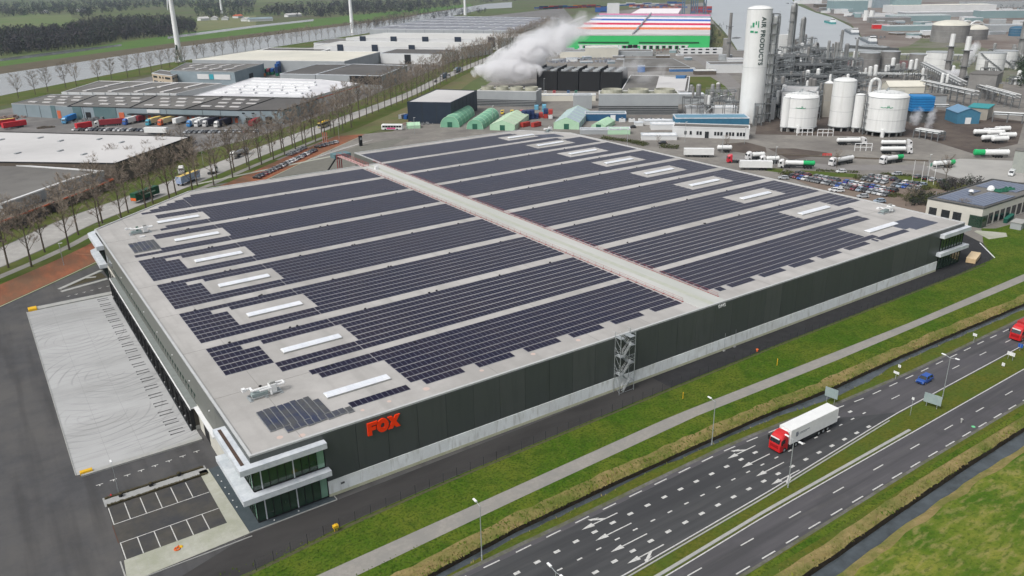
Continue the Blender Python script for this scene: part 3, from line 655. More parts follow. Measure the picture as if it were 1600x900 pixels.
def lone_trailer(label, loc, rz, mt, group=None, topm=None, L_=13.6):
    t = thing('box_trailer', label, 'trailer', loc, rz, group); trailer_box(t, 0, L_, mt, topm=topm); wheels(t, (L_-5.2, L_-3.9, L_-2.6), 1.08)
    b = MB(); b.tube((2.2, -.7, 0), (2.2, -.7, 1.1), .07, 5); b.tube((2.2, .7, 0), (2.2, .7, 1.1), .07, 5); b.local('landing_leg', m_dsteel, t); return t
m_trw = mat('trailer_white', (.72, .73, .72), (.66, .67, .66), .45, .8)
# the red lorry with the white semi-trailer
t = artic('red articulated lorry with a plain white box trailer in the turning lanes', (81.6, -34.0, .03), 0, (.52, .012, .015), 'lorry_red', m_trw, True)
b = MB(); b.box(4.15, 4.75, -1.30, -1.275, 2.3, 3.2); b.box(4.85, 5.0, -1.30, -1.275, 2.5, 2.9); b.box(5.3, 8.0, -1.295, -1.275, 2.72, 2.86); b.box(5.3, 7.2, -1.295, -1.275, 2.5, 2.57); b.local('trailer_print', mat('print_grey', (.20, .22, .25)), t)
b = MB(); b.box(2.4, 2.72, -.9, .9, 2.0, 3.6); b.local('cooling_unit', m_white, t)
# second red truck entering at the right edge
t = thing('red_truck', 'red tractor unit of a lorry cut off by the right edge of the road', 'truck', (163.0, -36.0, .03))
cab(t, (.50, .012, .015), 'lorry_red2', True); trailer_box(t, 2.75, 13.6, mat('trailer_red', (.40, .03, .03), (.34, .03, .03), .5)); wheels(t, (1.4, 4.6), 1.05, True); wheels(t, (11, 12.3, 13.6), 1.08, True)
car_near('blue', 'bright blue hatchback driving in the outer lane, alone on the road', (128.2, -34.9, .03), .04)
# ================================================================ THE BIG WAREHOUSE
HR = 12.25
wh_ = thing('distribution_warehouse', 'huge dark grey warehouse with solar panel rows on its roof and red FOX letters', 'warehouse', (0, 0, 0))
OUT = [(0, 0), (205.2, 0), (205.2, 182), (190, 203.5), (107.3, 203.5), (107.3, 178.8), (34.2, 178.8), (0, 148.2)]
b = MB(); b.face([(x, y, HR-.25) for x, y in OUT]); b.build('roof', m_roof, wh_)
# membrane laps on the roof
b = MB()
for x in (8.5, 46, 70, 84, 122, 146, 170, 196): b.box(x, x+.10, .6, 177, HR-.25, HR-.235)
for k in range(1, 9): b.box(.5, 96, 22*k-.06, 22*k+.06, HR-.25, HR-.233) if k < 8 else None; b.box(108, 204, 22*k-.06, 22*k+.06, HR-.25, HR-.232)
tag(b.build('membrane_lap', mat('lap', (.27, .265, .25)), wh_), kind='stuff')
def offs(P, d):
    n = len(P); R = []
    for i in range(n):
        a = Vector(P[i-1]); c = Vector(P[i]); e = Vector(P[(i+1) % n]); d1 = (c-a).normalized(); d2 = (e-c).normalized()
        n1 = Vector((-d1.y, d1.x)); n2 = Vector((-d2.y, d2.x)); k = (n1+n2).normalized(); k = k/max(.3, k.dot(n1)); R.append(c+k*d)
    return R
inn = offs(OUT, .38); oo = offs(OUT, -.06)
b = MB()
for i in range(len(OUT)):
    j = (i+1) % len(OUT); A, B, C_, D = oo[i], oo[j], inn[j], inn[i]
    b.hexa([(A.x, A.y, HR-.3), (B.x, B.y, HR-.3), (C_.x, C_.y, HR-.3), (D.x, D.y, HR-.3)], [(A.x, A.y, HR), (B.x, B.y, HR), (C_.x, C_.y, HR), (D.x, D.y, HR)])
b.build('parapet', mat('coping', (.47, .48, .48), (.40, .41, .41), .6, 1), wh_)
# front wall: dark panels over a concrete plinth
pw = 5.68; n = 32; x0 = 11.6
pmB = MB(); pmB.box(.03, pw-.03, -.14, .06, 3.02, HR-.32); pm_f = pmB.mesh('wall_panel', m_wall)
qmB = MB(); qmB.box(.012, pw-.012, -.24, .06, .55, 2.99); pm_p = qmB.mesh('plinth_panel', m_plinth)
amB = MB(); amB.box(0, pw, -.27, .0, 0, .53); pm_a = amB.mesh('plinth_foot', m_algae)
for i in range(n):
    inst(pm_f, 'wall_panel', wh_, (x0+i*pw, 0, 0)); inst(pm_p, 'plinth_panel', wh_, (x0+i*pw, 0, 0)); inst(pm_a, 'plinth_foot', wh_, (x0+i*pw, 0, 0))
b = MB(); b.box(.1, 205.1, .08, .3, 0, HR-.3); b.build('backing_wall', m_dsteel, wh_)
# glazed corners
def slabcan(name, pts, z0, z1, mt=None):
    b = MB(); b.prism(pts, z0, z1, 0, None, True); return b.build(name, mt or m_canopy, wh_)
def glazing(A, B, z0, z1, nb, wide=(), light=()):
    A = Vector(A); B = Vector(B); d = B-A; L_ = d.length; u = d/L_; nrm = Vector((u.y, -u.x))
    for i in range(nb):
        p = A+u*(L_*i/nb); q = A+u*(L_*(i+1)/nb); b = MB()
        b.hexa([(*(p+u*.05), z0), (*(q-u*.05), z0), (*(q-u*.05-nrm*.06), z0), (*(p+u*.05-nrm*.06), z0)], [(*(p+u*.05), z1), (*(q-u*.05), z1), (*(q-u*.05-nrm*.06), z1), (*(p+u*.05-nrm*.06), z1)])
        o = b.build('glass_pane', m_glassl if i in light else m_glass, wh_)
    for i in range(nb+1):
        p = A+u*(L_*i/nb); w_ = .16 if i in wide else .05; b = MB()
        b.obox((*(p+nrm*.04),), u, w_, .16, z0, z1); b.build('mullion', m_canopy if i in wide else m_black, wh_)
    for z in (z0, z1): b = MB(); b.obox(tuple((A+B)/2+nrm*.03), u, L_, .14, z-.08, z+.08); b.build('transom', m_black, wh_)
# near left corner (front from x=-.2 to 11.5, side to y=14)
for z0, z1 in ((.2, 4.7), (5.9, 9.9)):
    glazing((-.15, -.1), (11.5, -.1), z0, z1, 9, (1, 5), (8,))
    glazing((-.15, 13.6), (-.15, -.1), z0, z1, 10, (), (0, 1, 4, 5, 6, 9))
slabcan('canopy', [(-2.15, -1.45), (11.75, -1.45), (11.75, -.05), (-.1, -.05), (-.1, 13.6), (-2.15, 13.6)], 10.0, 11.0)
slabcan('canopy', [(-2.35, -1.55), (12.0, -1.55), (12.0, -.05), (-.1, -.05), (-.1, 13.9), (-2.35, 13.9)], 4.8, 5.75)
b = MB(); b.box(-1.55, -1.0, 0, 12.8, 11.02, 11.06); b.build('canopy_gutter', mat('gutter_brown', (.10, .06, .045), (.05, .04, .035), .8, 2), wh_)
b = MB(); b.box(-1.9, -.05, -.9, 13.2, 11.0, 11.015); b.build('canopy_top', m_canopy, wh_)
b = MB(); b.box(-.12, 11.6, -.12, .05, 9.9, HR-.32); b.box(-.12, .05, .05, 19.5, 11.0, HR-.32); b.build('upper_fascia', m_wall, wh_)
# left side wall: upper band of panels, lower wall
lw = MB(); lw.box(-.1, .1, .03, 5.97, 5.3, HR-.32); lwm = lw.mesh('wall_panel', m_wall2)
for i in range(20): inst(lwm, 'wall_panel', wh_, (0, 14+i*6.0, 0)) if i < 20 else None
b = MB(); b.box(.1, .3, 13.6, 148, 0, HR-.3); b.build('backing_wall', m_dsteel, wh_)
b = MB(); b.box(-.2, .1, 13.6, 27.6, 0, 5.25); b.box(-.2, .1, 31.6, 35.0, 0, 5.25); b.build('plaster_wall', mat('cream_wall', (.55, .54, .48), (.47, .46, .41), .85, .5), wh_)
b = MB(); b.box(-.15, .12, 27.7, 31.5, .02, 4.9); b.build('roller_door', m_black, wh_)
b = MB(); b.box(-.18, .0, 17.2, 18.6, .1, 2.6); b.build('side_door', m_glassl, wh_)
# dock house with 20 shelters
b = MB(); b.box(-1.0, .1, 35.0, 121.0, .9, 5.0); b.build('dock_wall', mat('dock_brown', (.065, .058, .048), (.09, .08, .065), .8, 1), wh_)
b = MB(); b.box(-1.0, .1, 35.0, 121.0, 0, .9); b.build('dock_foot', m_concl, wh_)
b = MB(); b.box(-1.55, -.1, 34.2, 121.4, 5.0, 5.16); b.box(-1.62, -1.5, 34.2, 121.4, 4.8, 5.3); b.box(-.9, -.15, 21, 34.2, 5.0, 5.3); b.build('dock_canopy', m_white, wh_)
b = MB(); b.box(-1.48, -.12, 34.3, 121.3, 5.17, 5.2); b.build('dock_canopy_top', mat('canopy_felt', (.17, .19, .18), (.21, .23, .22), .8, 1), wh_)
sh = MB()
for s in (-1, 1): sh.box(-1.75, -1.0, s*1.65-.22, s*1.65+.22, .95, 4.55); sh.box(-1.8, -1.0, s*1.3-.12, s*1.3+.12, .0, 1.0, 0)
sh.box(-1.75, -1.0, -1.65, 1.65, 4.1, 4.6); sh_m = sh.mesh('dock_shelter', m_black)
dd = MB(); dd.box(-1.06, -1.0, -1.4, 1.4, 1.05, 4.1); dd_m = dd.mesh('dock_door', mat('dock_door', (.20, .20, .19), (.15, .15, .14), .6))
pi_ = MB(); pi_.box(-1.12, -.98, -.18, .18, .3, 4.9); pi_m = pi_.mesh('dock_pilaster', m_white)
nm_ = MB(); nm_.box(-.16, -.1, -.55, .55, 6.9, 7.35); nm_.box(-.16, -.1, .35, .55, 6.1, 6.9); nm_m = nm_.mesh('dock_mark', mat('mark_green', (.015, .04, .03)))  # dark green angled mark, set in pairs on the wall above each dock
for i in range(NDOCK):
    y = 36.6+i*DP
    o = inst(sh_m, 'dock_shelter', wh_, (0, y, 0)); inst(dd_m, 'dock_door', wh_, (0, y, 0)); inst(pi_m, 'dock_pilaster', wh_, (0, y+DP/2, 0))
    inst(nm_m, 'dock_mark', wh_, (0, y-.9, 0)); inst(nm_m, 'dock_mark', wh_, (0, y+1.2, 0))
for i in range(8):
    b = MB(); b.box(-.3, -.1, -.12, .12, 8.9, 9.1); o = b.local('floodlight', m_white, wh_); o.location = (0, 24+i*14, 0)
for (y0, y1) in ((123, 127.5), (129, 131), (134, 136.5), (138, 139.5)):
    b = MB(); b.box(-.14, -.08, y0, y1, 7.2, 9.0); b.build('window', m_dglass, wh_)
b = MB(); b.box(-.25, .1, 121.4, 132.6, 0, 5.2); b.build('plaster_wall', _mc['cream_wall'], wh_)
for y in (123.2, 128.2): b = MB(); b.box(-.3, -.2, y, y+3.6, .02, 4.6); b.build('roller_door', m_black, wh_)
# far left corner glazing with canopies
for z0, z1 in ((.2, 4.7), (5.9, 9.9)):
    glazing((-.15, 148.0), (-.15, 133), z0, z1, 10, (), (1, 2, 6, 7)); glazing((12, 158.9), (-.1, 148.1), z0, z1, 9, (3,), (1, 5))
slabcan('canopy', [(-2.0, 133), (-.1, 133), (-.1, 148.1), (11, 158.1), (9.7, 159.6), (-2.0, 149.1)], 9.95, 11.15)
slabcan('canopy', [(-2.2, 132.6), (-.1, 132.6), (-.1, 148.1), (11, 158.1), (9.6, 159.7), (-2.2, 149.3)], 4.75, 5.85)
# chamfer and rear walls, stair recess wall
for (A, B, nm) in (((34.2, 178.8), (11, 158.2), 'wall_panel'), ((107.3, 178.9), (34.3, 178.9), 'wall_panel'), ((107.2, 203.4), (107.2, 179), 'wall_panel'), ((190, 203.6), (107.3, 203.6), 'wall_panel'), ((205.2, 182), (190.1, 203.5), 'wall_panel'), ((205.25, .4), (205.25, 181.8), 'wall_panel')):
    A = Vector(A); B = Vector(B); d = B-A; k = max(1, int(d.length/6)); u = d.normalized()
    for i in range(k):
        c = A+d*((i+.5)/k); b = MB(); b.obox((c.x, c.y), u, d.length/k-.05, .2, 0 if nm != 'x' else 3, HR-.32); b.build(nm, m_wall2 if A.x < 120 and A.y > 170 else m_wall, wh_)
# right end glazing on the front
for z0, z1 in ((.2, 4.6), (5.8, 9.9)):
    glazing((193.6, -.2), (205.3, -.2), z0, z1, 8, (), ()); glazing((205.35, -.2), (205.35, 10), z0, z1, 7)
slabcan('canopy', [(192.6, -1.45), (206.7, -1.45), (206.7, 12), (205.3, 12), (205.3, -.1), (192.6, -.1)], 9.95, 11.05)
slabcan('canopy', [(192.2, -1.55), (206.9, -1.55), (206.9, 12), (205.3, 12), (205.3, -.1), (192.2, -.1)], 4.7, 5.75)
b = MB(); b.box(193.4, 205.3, -.05, .1, 9.9, HR-.32); b.build('upper_fascia', m_wall, wh_)
# letters
def extr(polys, z0, name, mt, x, y, z, s, par, dep=.25):
    b = MB()
    for P in polys:
        n = len(P); a = len(b.v)
        b.v += [(x+p[0]*s, y, z+p[1]*s) for p in P]+[(x+p[0]*s, y-dep, z+p[1]*s) for p in P]
        b.f.append(tuple(a+n+i for i in range(n))); b.m.append(0)
        for i in range(n): j = (i+1) % n; b.f.append((a+i, a+j, a+n+j, a+n+i)); b.m.append(0)
    return b.build(name, mt, par)
FS = 2.35
extr([[(0, 0), (.32, 0), (.32, .36), (0, .36)], [(0, .36), (.62, .36), (.66, .62), (0, .62)], [(0, .62), (.32, .62), (.32, .75), (0, .75)], [(0, .75), (.74, .75), (.78, 1), (0, 1)]], 0, 'letter_f', m_sred, 19.25, -.16, 8.95, FS, wh_)
ring = []
for i in range(16):
    a0, a1 = 2*pi*i/16, 2*pi*(i+1)/16; R_ = lambda a, k: (.47*k*cos(a), .5+.54*k*sin(a)); ring.append([R_(a0, .36), R_(a0, 1), R_(a1, 1), R_(a1, .36)])
extr(ring, 0, 'letter_o', m_sred, 19.25+FS*1.18, -.16, 8.95, FS, wh_)
extr([[(0, 0), (.36, 0), (1.0, 1), (.64, 1)], [(.64, 0), (1.0, 0), (.68, .5), (.5, .22)], [(0, 1), (.32, .5), (.5, .78), (.36, 1)]], 0, 'letter_x', m_sred, 19.25+FS*1.58, -.16, 8.95, FS*.98, wh_)
def textmesh(s, size, name, mt, par, M_, ext=.03, align='LEFT', bold=0.0):
    cu = bpy.data.curves.new('t', 'FONT'); cu.body = s; cu.size = size; cu.extrude = ext; cu.align_x = align; cu.offset = bold
    to = bpy.data.objects.new('t', cu); COL.objects.link(to); dg = bpy.context.evaluated_depsgraph_get(); dg.update()
    me = bpy.data.meshes.new_from_object(to.evaluated_get(dg)); bpy.data.objects.remove(to); bpy.data.curves.remove(cu)
    me.materials.clear(); me.materials.append(mt); me.transform(M_); me.name = name
    o = bpy.data.objects.new(name, me); COL.objects.link(o)
    if par: o.parent = par
    return o
RX = Matrix.Rotation(pi/2, 4, 'X')
textmesh('DHG', 1.05, 'small_sign', m_white, wh_, Matrix.Translation((103.4, -.2, 11.05)) @ RX, .04, bold=.02)
textmesh('200', .45, 'house_number', m_black, wh_, Matrix.Translation((13.7, -.30, 1.75)) @ RX, .03, bold=.01)
# skylights
sk = MB(); sk.hexa([(0, -1.0, 0), (12.2, -1.0, 0), (12.2, 1.0, 0), (0, 1.0, 0)], [(0.1, -.95, .35), (12.1, -.95, .35), (12.1, .95, .35), (.1, .95, .35)], 1); sk.hexa([(.0, -1.0, .35), (12.2, -1.0, .35), (12.2, 1.0, .35), (.0, 1.0, .35)], [(.15, -.6, .62), (12.05, -.6, .62), (12.05, .6, .62), (.15, .6, .62)], 0)
for i in range(1, 9): sk.box(i*1.355-.02, i*1.355+.02, -.6, .6, .6, .635, 2)
skm = sk.mesh('skylight', [m_sky, m_concl, mat('sky_rib', (.55, .58, .62))])
for k in range(7): inst(skm, 'skylight', wh_, (16.7, 11.2+22.1*k, HR-.25))
for k in range(9): inst(skm, 'skylight', wh_, (175.2, 11.2+22.2*k, HR-.25), 0, (1.12, 1, 1))
# solar rows
mods = []; R0 = [4.75+2.17*j for j in range(9)]
ROWY = [2.35*j+4.6 for j in range(8)]
def inhole(x, y, hs_):
    for (a, c, d, e) in hs_:
        if a < x < c and d < y < e: return True
    return False
random.seed(7)
for half in (0, 1):
    for k in range(8 if half == 0 else 9):
        yb = 22.0*k if half == 0 else 22.1*k
        for j in range(8):
            y = yb+3.15+j*2.36 if k > 0 else 4.9+j*2.25
            if k == 7 and half == 0 and j > 6: continue
            if half and k == 8 and y > 199.5: continue
            x = 4.8 if half == 0 else 107.4; end = 97.0 if half == 0 else 203.3
            segn = 0
            while x < end:
                ok = True
                yl = y-yb
                if half == 0:
                    if k == 0:
                        if j == 0: ok = (18 < x < 29.9) or (x > 33 and ((x-33) % 11.2) < 8.1)
                        elif j in (6, 7): ok = x > 17.8 and (j == 7 or x > 18.4)
                        else: ok = x > 30.4
                    elif k <= 6:
                        if 1.5 < j < 5.5: ok = x > 30.4 or (x < 13.2 and k <= 4)
                        elif j >= 6:
                            ok = True if k <= 4 else x > 12
                            if k <= 4 and j == 6: ok = x > 14.8 or x < 10.5
                            if k == 6: ok = x > 17.5
                        else: ok = (x > 13.4 if k == 1 else True)
                        if k == 5 and j == 1: ok = x > 11.5
                        if k == 5 and 1.5 < j < 5.5: ok = x > 30.4
                        if k == 6 and j < 2: ok = x > 15+2*j
                    if k == 7: ok = x > 14+3.1*j
                    if 30.0 < x < 30.45: x += .14
                else:
                    if 1.5 < j < 5.5:
                        ok = x < 172.3 or (k >= 1 and x > 192.5)
                        if k == 1 and j < 3: ok = x < 172.3
                        if k == 0: ok = x < 170.5
                    if k == 0:
                        if j == 0: ok = (x > 108.5 and x < 111) or (112.5 < x < 171 and ((x-112.5) % 11.4) < 8.3) or 172 < x < 185
                        elif j in (6, 7): ok = x < 187
                        elif j == 1: ok = x < 174
                    if k == 1 and j < 2: ok = x < 192+1.5*(j)
                    if k == 7: ok = ok and x < 202
                    if k == 8: ok = ok and x < 190-1.1*j and (j > 1 or x < 196)
                    if k >= 6: ok = ok and x < 206-(max(0, y-178))*.9
                    if k == 7 and j in (6, 7): ok = ok and x < 192
                if ok: mods.append((x, y))
                x += 1.015
mods.sort(key=lambda p: (p[0]-CAMP.x)**2+(p[1]-CAMP.y)**2)
def module(b, x, y, z, L_=1.86, w_=1.0, t0=.06, t1=.13):
    n = len(b.v); e = .035
    b.v += [(x, y, z+t0), (x+w_, y, z+t0), (x+w_, y+L_, z+t1), (x, y+L_, z+t1), (x+e, y+e, z+t0+.03), (x+w_-e, y+e, z+t0+.03), (x+w_-e, y+L_-e, z+t1+.03), (x+e, y+L_-e, z+t1+.03), (x, y+L_, z), (x+w_, y+L_, z), (x, y, z), (x+w_, y, z)]
    for f, mi in (((4, 5, 6, 7), 0), ((0, 1, 5, 4), 1), ((1, 2, 6, 5), 1), ((2, 3, 7, 6), 1), ((3, 0, 4, 7), 1), ((3, 2, 9, 8), 1), ((0, 10, 11, 1), 1), ((10, 0, 3, 8), 1), ((1, 11, 9, 2), 1)):
        b.f.append(tuple(n+i for i in f)); b.m.append(mi)
pmB = MB(); module(pmB, 0, 0, 0); pvm = pmB.mesh('solar_panel', [m_pv, m_pvf])
for (x, y) in mods[:300]: inst(pvm, 'solar_panel', wh_, (x, y, HR-.25))
b = MB()
for (x, y) in mods[300:]: module(b, x, y, HR-.25)
tag(b.build('solar_panels', [m_pv, m_pvf], wh_), kind='stuff')
# slate-coloured module fields
pb = MB(); module(pb, 0, 0, 0, 1.72, 1.05, .18, .30); sl_m = pb.mesh('slate_panel', [m_pv2, mat('slate_edge', (.24, .25, .26))])
for r_ in range(5):
    for c_ in range(9 if r_ else 10):
        xx = 5.0+1.17*c_+(0 if r_ > 0 else 2.2); inst(sl_m, 'slate_panel', wh_, (xx, 3.4+1.85*r_+.12*(c_ % 3), HR-.22+.04*(c_ % 2)), .03) if not (r_ == 4 and c_ > 7) else None
for c_ in range(6):
    for r_ in range(5): inst(sl_m, 'slate_panel', wh_, (5.3+1.15*c_, 117.2+1.9*r_, HR-.25))
b = MB()
for c_ in range(12):
    for r_ in range(4):
        if r_ == 0 and c_ < 2: continue
        module(b, 186.2+1.1*c_, 4.6+1.95*r_, HR-.25, 1.85, 1.07, .1, .16)
for c_ in range(8):
    for r_ in range(4): module(b, 189+1.1*c_, 180+1.95*r_-c_*.4, HR-.25, 1.85, 1.07, .1, .16)
tag(b.build('flat_panels', [mat('pv_blue', (.030, .036, .062), (.04, .045, .07), .35, .5), m_pvf], wh_), kind='stuff')
# spine walkway and its red edge rails
b = MB(); b.box(98.3, 106.4, .5, 178.0, HR-.25, HR-.15); b.box(101.6, 103.0, .5, 177.0, HR-.15, HR-.13, 1); b.build('spine_roof', [m_walkw, mat('spine_dark', (.36, .38, .32), (.42, .43, .38), .9, .4)], wh_)
for (x, y0, y1, lab) in ((98.1, 5.5, 172.0, 'red guard rail along the left edge of the roof walkway'), (106.6, 3, 184.0, 'red guard rail along the right edge of the roof walkway')):
    t = thing('guard_rail', lab, 'railing', (x, y0, HR-.25), 0, None)
    pb_ = MB(); pb_.tube((0, 0, 0), (0, 0, .9), .03, 4); pb_.box(-.25, .25, -.12, .12, 0, .1, 0); pmm = pb_.mesh('post', m_rail)
    y = 0
    while y < y1-y0: inst(pmm, 'post', t, (0, y, 0)); y += 3.0
    for z, r_ in ((.88, .028), (.48, .02), (.08, .055)):
        b = MB(); b.tube((0, 0, z), (0, y1-y0, z), r_, 5); b.local('rail', m_rail, t)
# rear stair run with red rails, cabinet, small works
t = thing('roof_stair', 'red-railed stair platform at the back end of the roof walkway', 'stair', (100, 178, HR))
b = MB(); b.obox((0, 0), (1, 0), 3, 3, -.2, 0); 
for i in range(12): b.box(-1, 1, 2+i*1.9, 3.7+i*1.9, -.2-.02*i, -.1-.02*i)
b.local('walk_deck', mat('pink_deck', (.55, .38, .36), (.45, .32, .3)), t)
for s in (-1.15, 1.15):
    b = MB()
    for z in (.5, 1.05): b.tube((s, -2, z), (s, 24, z), .06, 5)
    for i in range(10): b.tube((s, -2+i*2.9, -.2), (s, -2+i*2.9, 1.05), .05, 5)
    b.local('handrail', m_rail, t)
for i in range(3): b = MB(); b.box(-1.2+i*.9, -.9+i*.9, 24.2, 24.6, -12, .3); b.local('leg', m_rail, t)
t = thing('loading_bridge', 'blue-grey platform roof with a slanting dark strut at the back corner recess', 'platform', (102.5, 203.5, 0))
b = MB(); b.box(-4.2, 3, -.5, 4.5, 10.6, 12.4); b.local('platform_roof', mat('blue_grey', (.12, .20, .22)), t)
b = MB(); b.tube((-3.6, .5, 10.6), (-11, 2, 1.0), .35, 6); b.local('strut', m_black, t); b = MB(); b.box(-12.2, -10.2, 1, 3, 0, 2.2); b.local('foot', mat('cyan_box', (.1, .35, .45)), t)
b = MB(); b.box(60, 97, 179.0, 182.6, 0, 10.4); b.box(60, 97, 179, 182.7, 10.4, 10.55, 1); b.build('rear_annex', [m_glassl, m_canopy], wh_)
# roof outlets and small bits
ro = MB(); ro.box(-.22, .22, -.16, .16, 0, .22); rom = ro.mesh('roof_outlet', m_black)
for k in range(1, 8):
    for x in ([9, 22, 23.2, 40, 56, 57, 74, 90] if k < 7 else [60]): inst(rom, 'roof_outlet', wh_, (x+rnd(-1, 1), 22*k+rnd(-.2, .2), HR-.25), rnd(0, 1))
    for x in (116, 130, 146, 147, 162, 180): inst(rom, 'roof_outlet', wh_, (x+rnd(-1, 1), 22.1*k+rnd(-.2, .2), HR-.25), rnd(0, 1))
b = MB(); random.seed(3)
for (x, y) in ((6, 3), (9, 1.5), (20, 3.2), (33, 3.5), (44.5, 3.7), (55.5, 3.7), (66.6, 3.5), (25, 3.3), (104, 2.5), (8, 33)): b = MB(); b.cyl(x+rnd(-.5, .5), y, HR-.25, HR-.245, rnd(.35, .7), 9); b.build('roof_spray_mark', mat('spray_pink', (.56, .40, .34), (.45, .40, .37), .9, 3), wh_)

# rooftop air handling units
def ahu(x, y, label, rz=0., var=0):
    t = thing('air_handling_unit', label, 'air handler', (x, y, HR-.25), rz, None)
    b = MB(); b.box(0, 5.6, 0, .18, .25, .4); b.box(0, 5.6, 1.6, 1.78, .25, .4)
    for xx in (0, 2.7, 5.4):
        b.box(xx, xx+.18, 0, 1.78, .1, .25); b.box(xx-.2, xx+.4, -.3, 2.0, 0, .1)
    b.local('frame', m_steel, t)
    b = MB(); b.box(3.6, 4.8, .2, 1.4, .4, 1.9); b.local('fan_casing', m_white, t)
    b = MB(); b.box(3.7, 4.7, .4, 1.2, 1.9, 2.35); b.local('hood', m_concl, t)
    b = MB(); b.path([(3.6, .6, 1.6), (.6, .6, 1.6), (.6, 1.6, 1.7), (-.6, 1.6, 1.7)], .22, 8); b.local('duct', m_white, t)
    b = MB(); b.path([(4.8, .5, 1.5), (6.3, .5, 1.5), (6.3, 1.5, 1.5), (4.8, 1.5, 1.5)], .2, 8); b.local('duct', m_white, t)
    b = MB(); b.path([(3.6, -.5, .5), (3.6, -.5, 1.8), (1.6, -.5, 1.8)], .18, 8); b.local('duct', m_white, t); b = MB(); b.box(-.9, -.3, 1.2, 2.0, 1.45, 2.0); b.local('intake', m_white, t)
    b = MB(); b.box(.4, 3.2, .3, 1.4, .4, 1.0); b.local('coil_box', mat('coil_box', (.30, .36, .36)), t)
    if var: b = MB(); b.cyl(2.2, .9, 1.0, 2.1, .35, 8); b.local('vent_cap', mat('mark_green2', (.02, .10, .06)), t)
    return t
ahu(5.6, 17.3, 'white air handling unit with looping ducts at the near left roof corner', .02)
ahu(7.6, 135.5, 'white duct unit with a green cap on the far left roof corner', .0, 1)
ahu(195.0, 18.8, 'white air handling unit with ducts near the right roof corner', .0)
ahu(198.0, 189.5, 'small white duct unit at the rearmost roof corner', .6)
b = MB(); b.box(9.4, 10.8, 131.5, 132.3, HR-.24, HR+.1); b.build('roof_hatch', m_white, wh_)
b = MB(); b.box(100.6, 101.8, 168.6, 169.8, HR-.14, HR+1.1); b.build('roof_cabinet', m_white, wh_)
# escape stair tower on the front wall
t = thing('escape_stair', 'galvanised zigzag escape stair standing against the dark front wall', 'stair tower', (73.3, -.4, 0))
W_ = 3.9; D_ = 1.7
for (x, y) in ((0, 0), (W_, 0), (0, -D_), (W_, -D_)):
    b = MB(); b.box(x-.045, x+.045, y-.045, y+.045, 0, HR+(1.2)); b.local('post', m_steel, t)
for k in range(6):
    z = .3+k*2.0
    b = MB()
    right = k % 2 == 0; xs0, xs1 = (1.1, W_-1.1) if right else (W_-1.1, 1.1); y_ = -.45 if k % 2 else -1.25
    for i in range(9): f_ = i/9; xx = xs0+(xs1-xs0)*f_; b.box(min(xx, xx+(xs1-xs0)/9), max(xx, xx+(xs1-xs0)/9), y_-.38, y_+.38, z+2*f_+.12, z+2*f_+.17)
    b.hexa([(xs0, y_-.43, z), (xs1, y_-.43, z+2), (xs1, y_-.38, z+2), (xs0, y_-.38, z)], [(xs0, y_-.43, z+.25), (xs1, y_-.43, z+2.25), (xs1, y_-.38, z+2.25), (xs0, y_-.38, z+.25)])
    b.local('flight', m_steel, t)
    b = MB()
    for s in (-.4, .4):
        for h in (.6, 1.1): b.tube((xs0, y_+s, z+h), (xs1, y_+s, z+2+h), .03, 4)
    b.local('handrail', m_white, t)
    b = MB(); lx = (W_-1.1, W_) if right else (0, 1.1); b.box(lx[0], lx[1], -D_, 0, z+2.0, z+2.06)
    for h in (.55, 1.1): b.tube((lx[0], -D_, z+2+h), (lx[1], -D_, z+2+h), .03, 4); b.tube((lx[1] if right else lx[0], -D_, z+2+h), (lx[1] if right else lx[0], 0, z+2+h), .03, 4)
    b.local('landing', m_steel, t)
b = MB()
for k in range(6):
    z = .3+k*2.0
    b.tube((0, -D_, z), (W_, -D_, z), .03, 4); b.tube((0, -D_, z), (0, 0, z+2), .025, 4); b.tube((W_, -D_, z+2), (W_, 0, z), .025, 4)
b.local('bracing', m_steel, t)
b = MB(); b.box(W_-1.4, W_, -D_, .9, HR-.1, HR-.05)
for h in (.5, 1.1): b.path([(0, .9, HR+h), (0, -D_, HR+h), (W_, -D_, HR+h), (W_, .9, HR+h)], .03, 4)
b.local('top_platform', m_steel, t)
for k, xx in enumerate((106.0, 109.5)):
    t = thing('wall_ladder', 'thin steel lightning mast pair on the pale plinth right of the stair, '+('left' if k == 0 else 'right')+' one', 'mast', (xx, -.6, 0), 0, 'slim masts at the plinth')
    b = MB(); b.tube((0, 0, 0), (0, 0, 4.4), .04, 5); b.local('mast', m_steel, t); b = MB(); b.box(-.3, .3, -.15, .15, 0, .3); b.local('foot', m_concl, t)
# timber-coloured site box by the right end
t = thing('timber_box', 'long pale timber box lying on the black asphalt beside the right glass corner', 'box', (207.5, -2.6, .01), .30)
b = MB()
for i in range(4): b.box(0, 7.5, -1.25, -1.2, .1+i*.32, .38+i*.32); b.box(0, 7.5, 1.2, 1.25, .1+i*.32, .38+i*.32)
b.box(0, .05, -1.2, 1.2, .1, 1.38); b.box(7.45, 7.5, -1.2, 1.2, .1, 1.38); b.local('side', mat('pale_wood', (.60, .45, .27), (.50, .37, .22), .8, 1), t)
for i in range(6): b = MB(); b.box(i*1.25+.01, i*1.25+1.24, -1.3, 1.3, 1.38, 1.45); b.local('lid_board', mat('wood_light', (.66, .52, .34), (.58, .45, .28), .8, 1), t)
k0, k1 = G(1531, 380), G(1554, 403); kb = MB(); kb.obox(((k0.x+k1.x)/2, (k0.y+k1.y)/2), (k1.x-k0.x, k1.y-k0.y), (k1-k0).length, .25, 0, .15); tag(kb.build('kerb', m_white), kind='structure')
